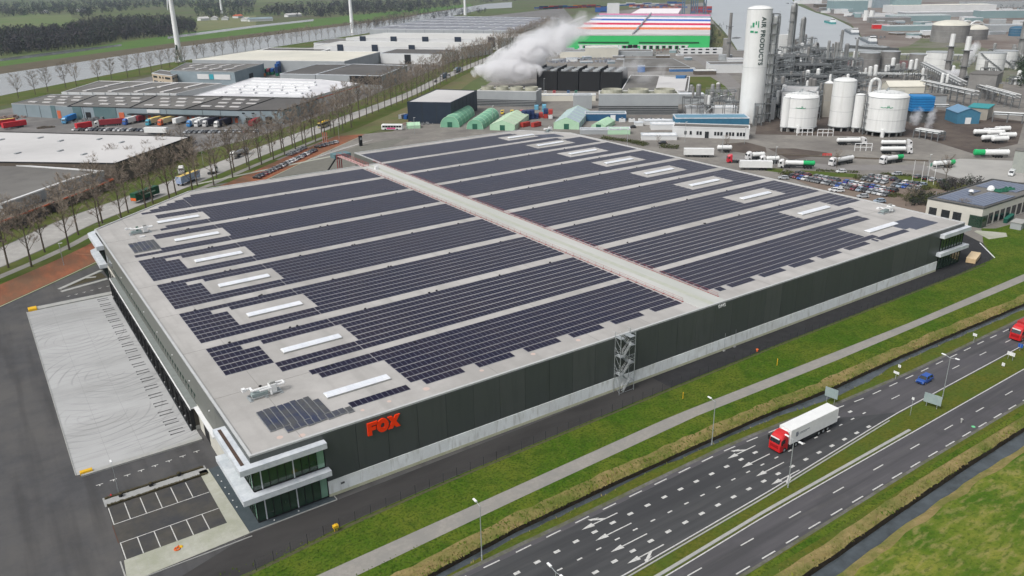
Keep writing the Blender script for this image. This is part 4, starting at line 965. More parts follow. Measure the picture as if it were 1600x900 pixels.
# ================================================================ GENERIC BUILDERS FOR THE SURROUNDINGS
def ccw(P):
    P = [Vector((p[0], p[1])) for p in P]
    ar = sum(P[i].x*P[(i+1) % len(P)].y-P[(i+1) % len(P)].x*P[i].y for i in range(len(P)))
    return P if ar > 0 else P[::-1]
def shed(name, label, cat, poly, h, wm_, rm_, group=None, seam=None, edge=None, z0=0.0, rim=.5):
    P = ccw(poly); t = thing(name, label, cat, (P[0].x, P[0].y, z0), 0, group); t['_h'] = h
    n = len(P)
    b = MB()
    for i in range(n):
        j = (i+1) % n; b.face([(P[i].x, P[i].y, z0), (P[j].x, P[j].y, z0), (P[j].x, P[j].y, h), (P[i].x, P[i].y, h)])
    b.build('wall', wm_, t)
    I_ = offs([(p.x, p.y) for p in P], rim)
    b = MB(); b.face([(p.x, p.y, h-.35) for p in I_]); b.build('roof', rm_, t)
    b = MB(); O_ = offs([(p.x, p.y) for p in P], -.1)
    for i in range(n):
        j = (i+1) % n; A, B, C_, D = O_[i], O_[j], I_[j], I_[i]
        b.hexa([(A.x, A.y, h-.5), (B.x, B.y, h-.5), (C_.x, C_.y, h-.5), (D.x, D.y, h-.5)], [(A.x, A.y, h), (B.x, B.y, h), (C_.x, C_.y, h), (D.x, D.y, h)])
    b.build('roof_edge', edge or m_canopy, t)
    if seam:
        b = MB()
        for i in range(n):
            j = (i+1) % n; d = P[j]-P[i]; k = int(d.length/seam); u = d.normalized(); nn = Vector((u.y, -u.x))
            for q in range(1, k):
                c = P[i]+d*(q/k)+nn*.05; b.obox((c.x, c.y), u, .22, .1, z0, h-.5)
        tag(b.build('wall_seam', m_dsteel, t), kind='stuff')
    return t, P
def bits(t, P, i, items, name, mt, dep=.15):
    """boxes on wall i of P; items: (t0,t1,z0,z1) as fractions of the wall"""
    j = (i+1) % len(P); d = P[j]-P[i]; u = d.normalized(); nn = Vector((u.y, -u.x))
    for (a, c, z0, z1) in items:
        m0 = P[i]+d*((a+c)/2)+nn*(dep/2); b = MB(); b.obox((m0.x, m0.y), u, d.length*(c-a), dep+.1, z0, z1); b.build(name, mt, t)
def longest_front(P):
    """wall facing the camera most, by apparent size"""
    best = None
    for i in range(len(P)):
        j = (i+1) % len(P); d = P[j]-P[i]; nn = Vector((d.y, -d.x)).normalized(); c = (P[i]+P[j])/2; v = (Vector((CAMP.x, CAMP.y))-c).normalized()
        s = d.length*nn.dot(v)
        if best is None or s > best[0]: best = (s, i)
    return best[1]
def roofgrid(t, P, h, nu, nv, su, sv, name, mt, u0=.06, u1=.94, v0=.12, v1=.88, zz=.5, sh=.0, P4_=None):
    """small boxes on a four-cornered roof"""
    A, B, C_, D = (P4_ or P)[:4]
    for a in range(nu):
        for c in range(nv):
            u = u0+(u1-u0)*(a+.5)/nu+(sh if c % 2 else 0); v = v0+(v1-v0)*(c+.5)/nv
            p = (A*(1-u)+B*u)*(1-v)+(D*(1-u)+C_*u)*v; d = (B-A)
            b = MB(); b.obox((p.x, p.y), d, su, sv, h-.36, h-.36+zz); b.build(name, mt, t)
def W4(px, h): return [tuple(G(a, b, h)[:2]) for a, b in px]
m_rgrey = mat('roof_grey', (.135, .13, .12), (.105, .10, .095), .9, .1, c3=(.16, .155, .145), scale3=.02)
m_rdark = mat('roof_dark', (.075, .073, .070), (.095, .09, .085), .9, .1, c3=(.11, .105, .10), scale3=.02)
m_rwhite = mat('roof_white', (.50, .49, .485), (.56, .555, .545), .8, .06, c3=(.43, .425, .42), scale3=.015)
m_rcream = mat('roof_cream', (.58, .56, .48), (.62, .60, .53), .8, .05, c3=(.50, .49, .43), scale3=.015)
m_wblue = mat('wall_bluegrey', (.22, .27, .30), (.26, .31, .34), .7, .1, c3=(.19, .24, .26), scale3=.03)
m_wgrey = mat('wall_grey', (.34, .36, .37), (.29, .31, .32), .7, .1)
m_wwhite = mat('wall_white', (.62, .63, .63), (.56, .57, .57), .7, .1)
m_wteal = mat('wall_teal', (.08, .14, .15), (.11, .17, .18), .7, .1)
m_wbrown = mat('wall_brown', (.09, .075, .06), (.12, .10, .08), .85, .3)
m_door = mat('door_orange', (.52, .13, .06), (.45, .11, .05), .6)
m_navy = mat('wall_navy', (.018, .026, .042), (.024, .034, .052), .5, .1)
m_pvfar = mat('pv_far', (.12, .125, .155), (.16, .165, .19), .4, .3, c3=(.20, .20, .22), scale3=.05, spec=.6)
m_grassb = mat('verge_grass', (.050, .082, .012), (.078, .108, .022), .95, .15, c3=(.10, .10, .035), scale3=.03, spec=.1)
m_field2 = mat('far_field', (.085, .135, .045), (.12, .155, .06), .95, .02, c3=(.14, .145, .075), scale3=.008, spec=.1)
m_bank = mat('bank_brown', (.085, .075, .05), (.12, .10, .07), .95, .05, spec=.1)

# ================================================================ FAR GROUND, CANAL, ROADS
sheet('field', W4([(0, 50), (130, 30), (60, 22), (0, 28)], 0)+[], .02, m_field2)
sheet('field', W4([(0, 30), (0, 46), (90, 41), (115, 33), (110, 22)], 0), .05, m_field2)
sheet('field', W4([(300, 50), (400, 40), (400, 24), (310, 30)], 0), .05, mat('field_tan', (.17, .17, .09), (.13, .15, .07), .95, .02, spec=.1))
sheet('field', W4([(400, 4), (620, -6), (620, -14), (400, -6)], 0), .05, m_field2)
sheet('grass_bank', [(-400, 478+0), ]+W4([(0, 115), (280, 73), (600, 32), (740, 10), (735, 6), (600, 19), (300, 50), (200, 65), (0, 93)], 0)+[(-500, 560)], .06, mat('dyke_green', (.065, .125, .03), (.09, .15, .04), .95, .03, spec=.1))
sheet('bank', [(-400, 390)]+W4([(0, 117), (280, 74), (600, 33), (740, 11), (738, 9.3), (600, 29), (280, 66), (0, 104)], 0)+[(-450, 440)], .10, m_bank)
sheet('canal', [(-500, 150), (-500, 280)]+W4([(0, 116), (280, 73.5), (600, 32.5), (760, 6), (800, 3), (800, 12), (760, 14), (575, 52), (265, 98), (0, 150)], 0), .14, m_water)
sheet('canal', W4([(0, 96), (100, 84), (190, 72), (190, 69), (100, 79), (0, 92)], 0), .16, mat('pond', (.10, .11, .10), (.07, .08, .07), .2, .02))
sheet('canal', W4([(262, 61), (400, 43), (490, 33), (490, 30), (400, 39.5), (262, 57)], 0), .16, m_water)
sheet('canal_verge', [(-300, 330)]+W4([(0, 150), (265, 98), (575, 52), (740, 22), (745, 28), (580, 57), (300, 105), (200, 122), (0, 166)], 0)+[(-280, 300)], .05, m_grassb)
sheet('industrial_estate', [(-160, 250), (-130, 400)]+W4([(0, 172), (210, 125), (330, 100), (600, 56), (720, 30), (880, 12), (905, 40), (860, 55), (700, 112), (525, 180), (400, 228), (300, 262), (200, 312)], 0), .03, m_yardg)
RC = [(-150, 70), (-60, 148), (-20, 184), (0, 208), (42, 244), (86, 285), (166, 356), (253, 434), (340, 524), (534, 712), (800, 975), (1100, 1270)]
def smooth(P, k=4):
    R = []
    for i in range(len(P)-1):
        p0, p1, p2, p3 = [Vector(P[max(0, min(len(P)-1, i+d))]) for d in (-1, 0, 1, 2)]
        for j in range(k):
            t = j/k; R.append(.5*((2*p1)+(p2-p0)*t+(2*p0-5*p1+4*p2-p3)*t*t+(3*p1-p0-3*p2+p3)*t**3))
    R.append(Vector(P[-1])); return R
RS = smooth(RC); RWD = [max(9.5, 15-.02*max(0, p.x)) for p in RS]
def along(x, off):      # point beside the estate road at parameter x, off to the right of travel (toward the warehouse)
    for a, c in zip(RS, RS[1:]):
        if a.x <= x <= c.x:
            d = (c-a).normalized(); p = a+(c-a)*((x-a.x)/max(1e-6, c.x-a.x)); return Vector((p.x+d.y*off, p.y-d.x*off)), d
    return RS[-1], Vector((.7, .7))
sheet('roadside_verge', [(-160, 260)]+W4([(0, 350), (130, 305), (300, 240), (400, 215), (525, 172), (700, 100), (800, 62), (880, 40), (895, 46), (800, 98), (700, 140), (600, 200), (500, 242)], 0)+[tuple(along(x, 33.8)[0]) for x in range(128, -140, -8)], .045, m_grassb)
rl = strip('concrete_road', RS, RWD, .075, m_roadc)
strip('road_edge', RS, [w_+1.2 for w_ in RWD], .065, m_should)
for i in range(0, len(RS)-1):
    a, c = RS[i], RS[i+1]; d = c-a
    for k in range(int(d.length/9)):
        p = a+d*((k+.5)/int(d.length/9)); b = MB(); b.obox((p.x, p.y), d, 2.6, .22, .075, .082); b.build('centre_dash', m_paint, rl) if p.x < 420 else None
P_ = [along(x, 14.5)[0] for x in range(-120, 130, 8)]; strip('side_path', P_, 3.0, .07, m_path)
sheet('brick_strip', [along(x, 20)[0] for x in range(-120, 136, 8)]+[along(x, 33.5)[0] for x in range(134, -125, -8)] , .085, m_brick)
strip('brick_strip_kerb', [along(x, 34)[0] for x in range(-120, 136, 8)], .4, .11, mat('lime_kerb', (.42, .42, .30), (.34, .34, .24)))
# tree pits / furrows in the brick strip
b = MB()
for x in range(-20, 130, 5):
    p, d = along(x, 24+rnd(-2, 2)); b.obox((p.x, p.y), (d.y, -d.x), rnd(5, 9), .25, .085, .10)
tag(b.build('brick_border', mat('brick_light', (.38, .2, .13), (.28, .14, .08), .9, 1), rl), kind='stuff')
sheet('rear_parking', W4([(300, 296), (400, 282), (540, 262), (640, 215), (530, 228), (480, 243), (405, 278), (330, 289)], 0), .06, mat('grid_paving', (.17, .165, .145), (.13, .13, .11), .9, .3))
b = MB()
for i in range(14):
    p0 = G(380+i*11, 284-i*3.6); p1 = G(440+i*11, 256-i*2.9); d = p1-p0; c = (p0+p1)/2; b.obox((c.x, c.y), (d.x, d.y), d.length, .25, .06, .075)
tag(b.build('parking_line', m_paint, org=(80, 220, 0)), kind='stuff')
P0, P1 = G(298, 290), G(525, 243); b = MB(); d = P1-P0; c = (P0+P1)/2; b.obox((c.x, c.y), (d.x, d.y), d.length, 2.2, .06, .12); tag(b.build('kerbed_path', m_slab, org=(P0.x, P0.y, 0)), kind='structure')
sheet('dirt_track', W4([(470, 232), (560, 200), (640, 165), (720, 120), (790, 88), (800, 98), (740, 125), (660, 185), (560, 212), (480, 240)], 0), .06, mat('track_brown', (.16, .125, .07), (.12, .115, .05), .95, .1, c3=(.10, .12, .04), scale3=.04))
sheet('side_road', W4([(500, 250), (560, 228), (640, 212), (860, 208), (900, 204), (640, 203), (520, 214), (430, 250)], 0), .07, m_yardb)

# ================================================================ BARE TREES
m_bark = mat('bark', (.115, .095, .075), (.08, .065, .05), .95, 2)
m_twig = mat('twigs', (.27, .225, .18), (.20, .165, .13), .95, .4)
def tree_meshes(seed, h=20., wide=.26):
    R = random.Random(seed); tr = MB(); cr = MB(); lean = R.uniform(-.02, .02)
    top = (lean*h, R.uniform(-.02, .02)*h, h*.93)
    tr.tube((0, 0, -.1), (top[0]*.35, top[1]*.35, h*.35), .32, 7, 0, .24); tr.tube((top[0]*.35, top[1]*.35, h*.35), top, .24, 6, 0, .05)
    nl = 22
    for i in range(nl):
        f_ = .26+.66*(i+R.random())/nl; a = i*2.4+R.uniform(-.5, .5); p = Vector((top[0]*f_, top[1]*f_, h*f_))
        L_ = h*wide*(1.15-.75*abs(f_-.52)*1.7)*R.uniform(.75, 1.1); el = R.uniform(.65, 1.05)
        q = p+Vector((cos(a)*cos(el), sin(a)*cos(el), sin(el)))*L_; tr.tube(p, q, .10*(1.2-f_), 4, 0, .03, cap=False)
        for j in range(6):
            t = R.uniform(.3, 1); s = p.lerp(q, t); a2 = a+R.uniform(-1.3, 1.3); el2 = R.uniform(.3, 1.2); L2 = L_*R.uniform(.3, .55)
            e = s+Vector((cos(a2)*cos(el2), sin(a2)*cos(el2), sin(el2)))*L2; cr.tube(s, e, .035, 3, 0, .015, cap=False)
            for k in range(9):
                s2 = s.lerp(e, R.uniform(.2, 1)); a3 = R.uniform(0, 6.28); el3 = R.uniform(.1, 1.3); dd_ = Vector((cos(a3)*cos(el3), sin(a3)*cos(el3), sin(el3)))
                e2 = s2+dd_*R.uniform(.6, 1.5); sd_ = dd_.cross(Vector((R.random(), R.random(), R.random()))).normalized()*.055
                cr.face([s2-sd_, s2+sd_, e2])
    return tr.mesh('trunk', m_bark), cr.mesh('crown', m_twig)
TM = [tree_meshes(s, 20, .25+.03*(s % 3)) for s in range(6)]
TM2 = [tree_meshes(s, 18, .38) for s in range(20, 25)]
NT = [0]
def bare(x, y, label, group, sc=1.0, var=None):
    NT[0] += 1; v = var or TM; tm = v[NT[0] % len(v)]
    t = thing('bare_tree', label, 'tree', (x, y, 0), rnd(0, 6.28), group)
    s = sc*rnd(.86, 1.08); t.scale = (s, s, s*rnd(.95, 1.05)); inst(tm[0], 'trunk', t); inst(tm[1], 'crown', t); return t
random.seed(11)
x = -62; i = 0
while x < 150:
    i += 1; p, d = along(x, 10.5); bare(p.x, p.y, 'bare roadside tree, %s from the left in the row behind the big warehouse' % ordn(i), 'bare trees along the estate road')
    i += 1; p, d = along(x+1.5, 17.0); bare(p.x, p.y, 'bare roadside tree, %s from the left in the row behind the big warehouse' % ordn(i), 'bare trees along the estate road')
    x += 10.5 if x < 60 else 8.2
k = 0
while x < 760:
    k += 1; p, d = along(x, 9.5+rnd(-.4, .4)); bare(p.x, p.y, 'bare tree on the near road side past the orange banners, %s one going away' % ordn(k), 'bare trees along the estate road', 1.0)
    x += 7.4 if x < 300 else 10.5
x = 175; k = 0
while x < 800:
    k += 1; p, d = along(x, -9.5+rnd(-.4, .4)); bare(p.x, p.y, 'bare tree on the far side of the estate road, %s one going away' % ordn(k), 'bare trees across the estate road', .95)
    x += 11.5
CB = [(-120, 470), (8, 607), (57, 662), (112, 711), (187, 805), (296, 925), (377, 1000), (454, 1068), (560, 1165), (760, 1370)]
cbs = smooth(CB, 10); acc = 0; k = 0; last = cbs[0]
for p in cbs[1:]:
    d = (p-last); L_ = d.length
    while acc < L_:
        q = last+d*(acc/L_); k += 1
        bare(q.x+rnd(-2, 2), q.y+rnd(-2, 2), 'wide bare tree on the grassy near canal bank, %s from the left' % ordn(k), 'bare trees on the canal bank', .98, TM2); acc += 19+rnd(-3, 4)
    acc -= L_; last = p
# scrubby trees behind the white-roofed hall and by the estate road
for i, (px, py) in enumerate(sorted(((150, 275), (178, 262), (205, 262), (232, 252), (255, 246), (60, 345), (35, 360), (90, 335), (15, 350), (120, 318), (10, 380), (152, 300), (270, 235), (285, 226)))):
    p0 = G(px, py); bare(p0.x, p0.y, 'smaller bare tree in the scrub behind the white-roofed hall, %s from the left' % ordn(i+1), 'scrub trees by the white-roofed hall', .55, TM2)
p0 = G(284, 97); t = thing('conifer', 'dark green pointed conifer at the foot of the nearest wind turbine', 'tree', (p0.x-6, p0.y-14, 0))
b = MB(); b.cyl(0, 0, 0, 3, .4, 6); b.local('trunk', m_bark, t); b = MB(); random.seed(5)
for i in range(900):
    z = rnd(1.5, 19); r_ = (19.5-z)*.26*rnd(.4, 1); a = rnd(0, 6.28); c = Vector((cos(a)*r_, sin(a)*r_, z)); b.face([c, c+Vector((rnd(-1, 1), rnd(-1, 1), rnd(-.8, .2))), c+Vector((rnd(-1, 1), rnd(-1, 1), rnd(-.8, .2)))])
m_con = mat('conifer', (.03, .065, .03), (.05, .085, .035), .95, .5); b.local('crown', m_con, t)
# woods: many small crowns in one stuff object each
m_wood1 = mat('wood_brown', (.068, .060, .064), (.050, .046, .052), .95, .02, c3=(.06, .06, .05), scale3=.01, spec=.1)
m_wood2 = mat('wood_green', (.035, .05, .035), (.05, .065, .042), .95, .02, spec=.1)
def inpoly(x, y, P):
    c = False; n = len(P)
    for i in range(n):
        (x1, y1), (x2, y2) = P[i], P[i-1]
        if (y1 > y) != (y2 > y) and x < (x2-x1)*(y-y1)/(y2-y1)+x1: c = not c
    return c
def wood(pxp, n, h, name='woodland', gfrac=.12, seed=1, sz=1.0, tri=34):
    R = random.Random(seed); b = MB(); xs_ = [p[0] for p in pxp]; ys_ = [p[1] for p in pxp]; k = 0
    while k < n:
        px, py = R.uniform(min(xs_), max(xs_)), R.uniform(min(ys_), max(ys_))
        if not inpoly(px, py, pxp): continue
        k += 1; c = G(px, py); hh = h*R.uniform(.7, 1.15); mi = 1 if R.random() < gfrac else 0; w_ = hh*.28*sz
        for j in range(tri):
            u = R.uniform(-1, 1); a = R.uniform(0, 6.28); rr = sqrt(1-u*u)*R.uniform(.6, 1); q = Vector((c.x+cos(a)*rr*w_, c.y+sin(a)*rr*w_, hh*(.58+.42*u))); s = hh*.10*sz
            b.face([(q.x+R.uniform(-s, s), q.y+R.uniform(-s, s), q.z+R.uniform(-s, s)) for _ in range(3)], mi)
        b.face([(c.x-.3, c.y, 0), (c.x+.3, c.y, 0), (c.x, c.y, hh*.7)])
    return tag(b.build(name, [m_wood1, m_wood2]), kind='stuff')
wood([(0, 88), (60, 82), (150, 72), (200, 62), (262, 58), (308, 52), (305, 38), (260, 30), (150, 34), (118, 44), (60, 52), (0, 52)], 1900, 15, seed=2)
wood([(0, 27), (60, 24), (105, 22), (130, 30), (150, 22), (250, 12), (330, 16), (400, 12), (400, 2), (200, 0), (0, 8)], 900, 16, seed=3, sz=1.3, gfrac=.2)
wood([(310, 27), (350, 30), (400, 22), (400, 14), (320, 12), (305, 20)], 160, 15, seed=4, gfrac=.6)
wood([(405, 24), (430, 26), (520, 27), (630, 20), (720, 10), (720, 2), (600, 4), (480, 8), (420, 14)], 700, 15, seed=5, sz=1.4, gfrac=.05)
wood([(600, 31), (720, 19), (740, 12), (700, 12), (600, 25)], 120, 8, seed=6, gfrac=.05)
wood([(400, 0), (620, -6), (1100, -16), (1100, -24), (400, -14)], 260, 18, seed=7, sz=2)
wood([(740, 6), (860, -2), (1100, -6), (1250, -8), (1250, -14), (740, -6)], 260, 14, seed=8, sz=1.6)
wood([(545, 45), (640, 36), (760, 20), (760, 16), (640, 31), (545, 41)], 130, 11, seed=9, gfrac=0)
wood([(1100, 70), (1125, 74), (1140, 60), (1140, 44), (1120, 34), (1112, 36)], 60, 5, seed=10, gfrac=.5, name='scrub')
wood([(155, 262), (300, 215), (310, 228), (180, 285), (60, 350), (0, 380), (0, 330), (60, 320)], 260, 4.2, seed=12, gfrac=.1, name='scrub')
wood([(865, 395-0), (866, 396), (867, 395)], 1, 3, seed=1, name='scrub') if 0 else None
wood([(1419, 300), (1460, 312), (1452, 322), (1424, 322)], 90, 2.6, seed=14, gfrac=.35, name='scrub', sz=1.3)
wood([(1455, 292), (1530, 282), (1535, 290), (1480, 300)], 70, 3, seed=15, gfrac=.25, name='scrub', sz=1.2)
wood([(1590, 110), (1612, 110), (1612, 138), (1592, 138)], 40, 12, seed=16, gfrac=1, name='copse')
wood([(1560, 16), (1700, 30), (1700, 10), (1560, 4)], 100, 8, seed=17, gfrac=.4, name='scrub')
# small farm buildings in the far fields
random.seed(21)
for i, (px, py, wd, c) in enumerate(((128, 18, 26, 'pale'), (70, 20, 20, 'pale'), (20, 52, 30, 'grey'), (36, 55, 22, 'grey'), (318, 32, 22, 'white'), (335, 31, 26, 'white'), (352, 31, 30, 'white'), (372, 28, 24, 'red-brown'), (385, 33, 20, 'white'), (458, 26, 40, 'white'), (407, 33, 50, 'green-grey'), (60, 50, 22, 'grey'))):
    p0 = G(px, py); t = thing('farm_building', 'small %s-roofed building in the far fields, %s from the left' % (c, ordn([128, 70, 20, 36, 318, 335, 352, 372, 385, 458, 407, 60].index(px)+1)), 'farm building', (p0.x, p0.y, 0), rnd(0, 1.5), 'far farm buildings')
    b = MB(); b.box(-wd/2, wd/2, -7, 7, 0, 4.5); b.local('wall', m_wwhite if c != 'grey' else m_wgrey, t)
    b = MB(); b.hexa([(-wd/2-.5, -7.5, 4.5), (wd/2+.5, -7.5, 4.5), (wd/2+.5, 7.5, 4.5), (-wd/2-.5, 7.5, 4.5)], [(-wd/2-.5, -.2, 8), (wd/2+.5, -.2, 8), (wd/2+.5, .2, 8), (-wd/2-.5, .2, 8)])
    b.local('roof', {'pale': m_rwhite, 'grey': m_rgrey, 'white': m_rwhite, 'red-brown': m_door, 'green-grey': m_wblue}[c], t)
# ================================================================ WIND TURBINES
def turbine(px, py, label, ang=0.4, h=95):
    p0 = G(px, py); t = thing('wind_turbine', label, 'wind turbine', (p0.x, p0.y, 0), 0, None)
    b = MB(); b.tube((0, 0, 0), (0, 0, h), 3.1, 20, 0, 1.6); b.local('tower', m_white, t)
    b = MB(); b.cyl(0, 0, 0, .6, 5.5, 20); b.local('foundation', m_concl, t)
    b = MB(); b.box(-2, 2, -3, 8, h-1.5, h+2.5); b.local('nacelle', m_white, t); b = MB(); b.dome(0, -3, h, 1.8, 1, 12, 2); b.tube((0, -5.4, h+.5), (0, -3, h+.5), .6, 12, 0, 1.9); b.local('hub', m_white, t)
    for k in range(3):
        a = ang+k*2*pi/3; b = MB(); u = Vector((cos(a), 0, sin(a))); v = Vector((-sin(a), 0, cos(a))); c0 = Vector((0, -4.4, h+.5))
        st = []
        for (r_, wd, th) in ((1.5, 1.2, .9), (8, 3.2, .7), (25, 1.9, .35), (43, .5, .12)):
            c = c0+u*r_; st.append([tuple(c+v*wd*.3+Vector((0, th, 0))), tuple(c-v*wd*.7), tuple(c+v*wd*.3-Vector((0, th, 0))), tuple(c+v*wd*.5)])
        section(b, st); b.local('blade', m_white, t)
    return t
turbine(282, 97, 'nearest tall white wind turbine on the canal bank, left')
turbine(551, 52, 'second white wind turbine on the canal bank, at centre left', 1.2)
turbine(727, 24, 'third white wind turbine on the canal bank, thinnest of the bank', .9)
turbine(347, 21, 'far grey wind turbine beyond the woods at upper left', .2, 80)
# ================================================================ INDUSTRIAL ESTATE, LEFT
# white-roofed hall
t, P = shed('white_roofed_hall', 'wide low hall with a plain off-white roof at the left edge', 'hall', [(24, 263), (66, 307), (-40, 418), (-90, 364)], 9, m_wbrown, m_rwhite, edge=m_black, rim=.3)
roofgrid(t, [Vector(v) for v in ((24, 263), (66, 307), (-40, 418), (-90, 364))], 9, 2, 7, 3.4, 1.1, 'roof_vent', m_wgrey, sh=.1, P4_=[Vector(v) for v in ((24, 263), (66, 307), (-40, 418), (-90, 364))])
t, P = shed('grey_roofed_hall', 'grey flat-roofed hall with a white rim in front of the white-roofed hall', 'hall', [(18.6, 274-16), (6, 250), (-20.3, 222), (-60, 250), (-40, 300), (-14, 300)], 7.5, m_wgrey, m_rgrey, edge=m_wwhite, rim=1.2)
t, P = shed('brown_annex', 'low brown flat-roofed annex along the grey-roofed hall', 'annex', [(22, 258), (12, 246), (-22, 212), (-30, 220), (5, 252), (14, 262)], 3.6, m_wbrown, mat('roof_brown', (.16, .14, .115), (.12, .105, .09), .9, .2), edge=m_door, rim=.3)
# long row of blue-grey units
FW = [(2, 525), (58, 458), (114, 392), (140, 372), (161, 384)]
secs = [((17.5, 161.5), (105, 165.5), (150, 148), (78, 147), 'm_rgrey'), ((105, 165.5), (202, 168), (245, 149), (150, 148), 'm_rgrey'), ((202, 168), (288, 170), (350, 150), (245, 149), 'm_rgrey'), ((288, 170), (372, 172), (430, 152), (350, 150), 'm_rdark'), ((372, 172), (441, 172), (497, 154), (430, 152), 'm_rdark')]
names = ['leftmost', 'second', 'middle', 'fourth', 'rightmost']
for i, s in enumerate(secs):
    P4_ = W4(s[:4], 8.2)
    t, P = shed('business_unit', 'blue-grey business unit with a dark roof, %s of the joined row' % names[i], 'business unit', P4_, 8.2, m_wblue, globals()[s[4]], 'joined blue-grey business units', seam=11, edge=m_black if i else m_wgrey, rim=.25)
    A, B, C_, D = [Vector(p) for p in P4_]
    if i < 4: roofgrid(t, P, 8.2, 3, 3, 6.5, 2.4, 'skylight', m_rwhite, .1, .9, .1, .9, .5, .12, [A, B, C_, D])
    fi = longest_front(P)
    if i == 0: bits(t, P, fi, [(.80, .86, 0, 5)], 'roller_door', m_door); bits(t, P, fi, [(.70, .78, 0, 8)], 'dark_bay', m_wteal)
    if i == 1: bits(t, P, fi, [(.08, .22, 0, 7.8), (.42, .78, 0, 7.8)], 'dark_bay', m_wteal, .2); bits(t, P, fi, [(.82, .90, 0, 5)], 'roller_door', m_door, .3); bits(t, P, fi, [(.28, .36, 0, 4.6)], 'roller_door', m_black)
    if i in (2, 3): bits(t, P, fi, [(0, 1, 4.2, 4.7)], 'dock_canopy', m_black, 3.0); bits(t, P, fi, [(k*.1+.02, k*.1+.07, .6, 3.6) for k in range(10)], 'dock_door', m_door, .2)
    if i == 2: bits(t, P, fi, [(.32, .55, 5.3, 7.3)], 'sign_board', m_wwhite, .3)
    if i == 4: bits(t, P, fi, [(.15, .30, 0, 3.6), (.60, .75, 0, 4.2)], 'roller_door', m_black); bits(t, P, fi, [(.08, .14, 6, 6.7), (.3, .36, 6, 6.7), (.8, .86, 5.6, 6.3)], 'window', m_dglass)
# hall with long skylights
P4_ = W4([(96, 144), (275, 146), (346, 130), (155, 126)], 9); t, P = shed('skylit_hall', 'grey hall with long slanting white skylights behind the blue-grey units', 'hall', P4_, 9, m_wwhite, m_rgrey, edge=m_wwhite)
A, B, C_, D = [Vector(p) for p in P4_]; roofgrid(t, P, 9, 4, 2, 3, 22, 'skylight', m_rwhite, .08, .95, .08, .92, .7, .04, [A, B, C_, D])
bits(t, P, longest_front(P), [(k/9+.05, k/9+.06, 0, 9) for k in range(9)], 'pilaster', m_wgrey)
# beige office
P4_ = W4([(237, 114), (268, 118), (282, 113), (250, 109)], 8.5); t, P = shed('beige_office', 'small beige three-storey office with dark ribbon windows beside the blue containers', 'office', P4_, 8.5, mat('beige', (.45, .38, .28), (.40, .33, .25)), m_rgrey)
for i in range(4):
    bits(t, P, i, [(.06, .26, 1, 2.6), (.36, .44, 1, 2.6), (.52, .58, 1, 2.6), (.66, .92, 1, 2.6), (.06, .26, 5, 6.6), (.36, .44, 5, 6.6), (.52, .58, 5, 6.6), (.66, .92, 5, 6.6)], 'window', m_dglass, .1)
P4_ = W4([(266, 110), (366, 112), (412, 99), (290, 98)], 11); t, P = shed('sign_hall', 'blue-grey hall with two white sign panels and slanting roof lights', 'hall', P4_, 11, m_wblue, m_rgrey, edge=m_wgrey)
fi = longest_front(P); bits(t, P, fi, [(.42, .60, 4.5, 8.5), (.68, .93, 4.5, 8.5)], 'sign_board', m_wwhite, .3); bits(t, P, fi, [(.61, .67, 4.5, 8.5)], 'sign_board', mat('sign_teal', (.05, .35, .42)), .3)
roofgrid(t, P, 11, 4, 2, 3, 14, 'skylight', m_rwhite, .1, .9, .1, .9, .6, 0, [Vector(p) for p in P4_])
bits(t, P, (fi+1) % 4, [(.45, .58, 0, 6)], 'roller_door', m_black)
# white bumpy roofs
P4_ = W4([(302, 149.5), (486, 151.5), (562, 130), (500, 124), (396, 121)], 8); t, P = shed('white_roofed_factory', 'factory with a bright white roof full of roof lights, behind the dark unit roofs', 'factory', P4_, 8, m_wwhite, mat('roof_bright', (.66, .66, .67), (.58, .58, .60), .8, .1, c3=(.5, .5, .52), scale3=.04), edge=m_wwhite)
Q = [Vector(p) for p in W4([(310, 148), (480, 150), (500, 126), (400, 123)], 8)]; roofgrid(t, P, 8, 6, 5, 9, 3.5, 'skylight', m_white, .05, .95, .05, .95, .9, .05, Q)
bits(t, P, 1, [(0, 1, 5.5, 6.2)], 'red_fascia', m_door, .3)
# dark roofs right of it
P4_ = W4([(437, 115), (492, 116), (550, 100), (495, 100)], 9); t, P = shed('dark_roofed_hall', 'grey hall with a dark felt roof, left one of the pair at centre left', 'hall', P4_, 9, m_wgrey, m_rdark)
P4_ = W4([(493, 116), (596, 118), (636, 102), (551, 99.5)], 10); t, P = shed('dark_roofed_hall', 'grey hall with a dark felt roof and a black corner, right one of the pair', 'hall', P4_, 10, m_wgrey, m_rdark)
fi = longest_front(P); bits(t, P, fi, [(.52, 1.0, 3, 9.5)], 'black_cladding', m_black, .2); bits(t, P, fi, [(.08, .2, 0, 4), (.32, .42, 0, 4)], 'roller_door', m_black, .2)
P4_ = W4([(300, 93), (538, 95.5), (594, 80.5), (400, 78)], 11); t, P = shed('cream_roofed_hall', 'long hall with a cream roof between the container stacks and the white sheds', 'hall', P4_, 11, m_wgrey, m_rcream, edge=m_wwhite)
P4_ = W4([(400, 79), (500, 80.5), (520, 75.5), (420, 74.5)], 9); t, P = shed('narrow_dark_hall', 'narrow dark-roofed shed behind the cream-roofed hall', 'hall', P4_, 9, m_wgrey, m_rdark, edge=m_wwhite, rim=3)
P4_ = W4([(594, 83), (690, 84.5), (715, 77), (620, 76)], 10); t, P = shed('white_shed', 'white shed with a dark roof and one tall black door beside the cream-roofed hall', 'shed', P4_, 10, m_wwhite, m_rdark)
bits(t, P, longest_front(P), [(.40, .50, 0, 9)], 'roller_door', m_black, .4)
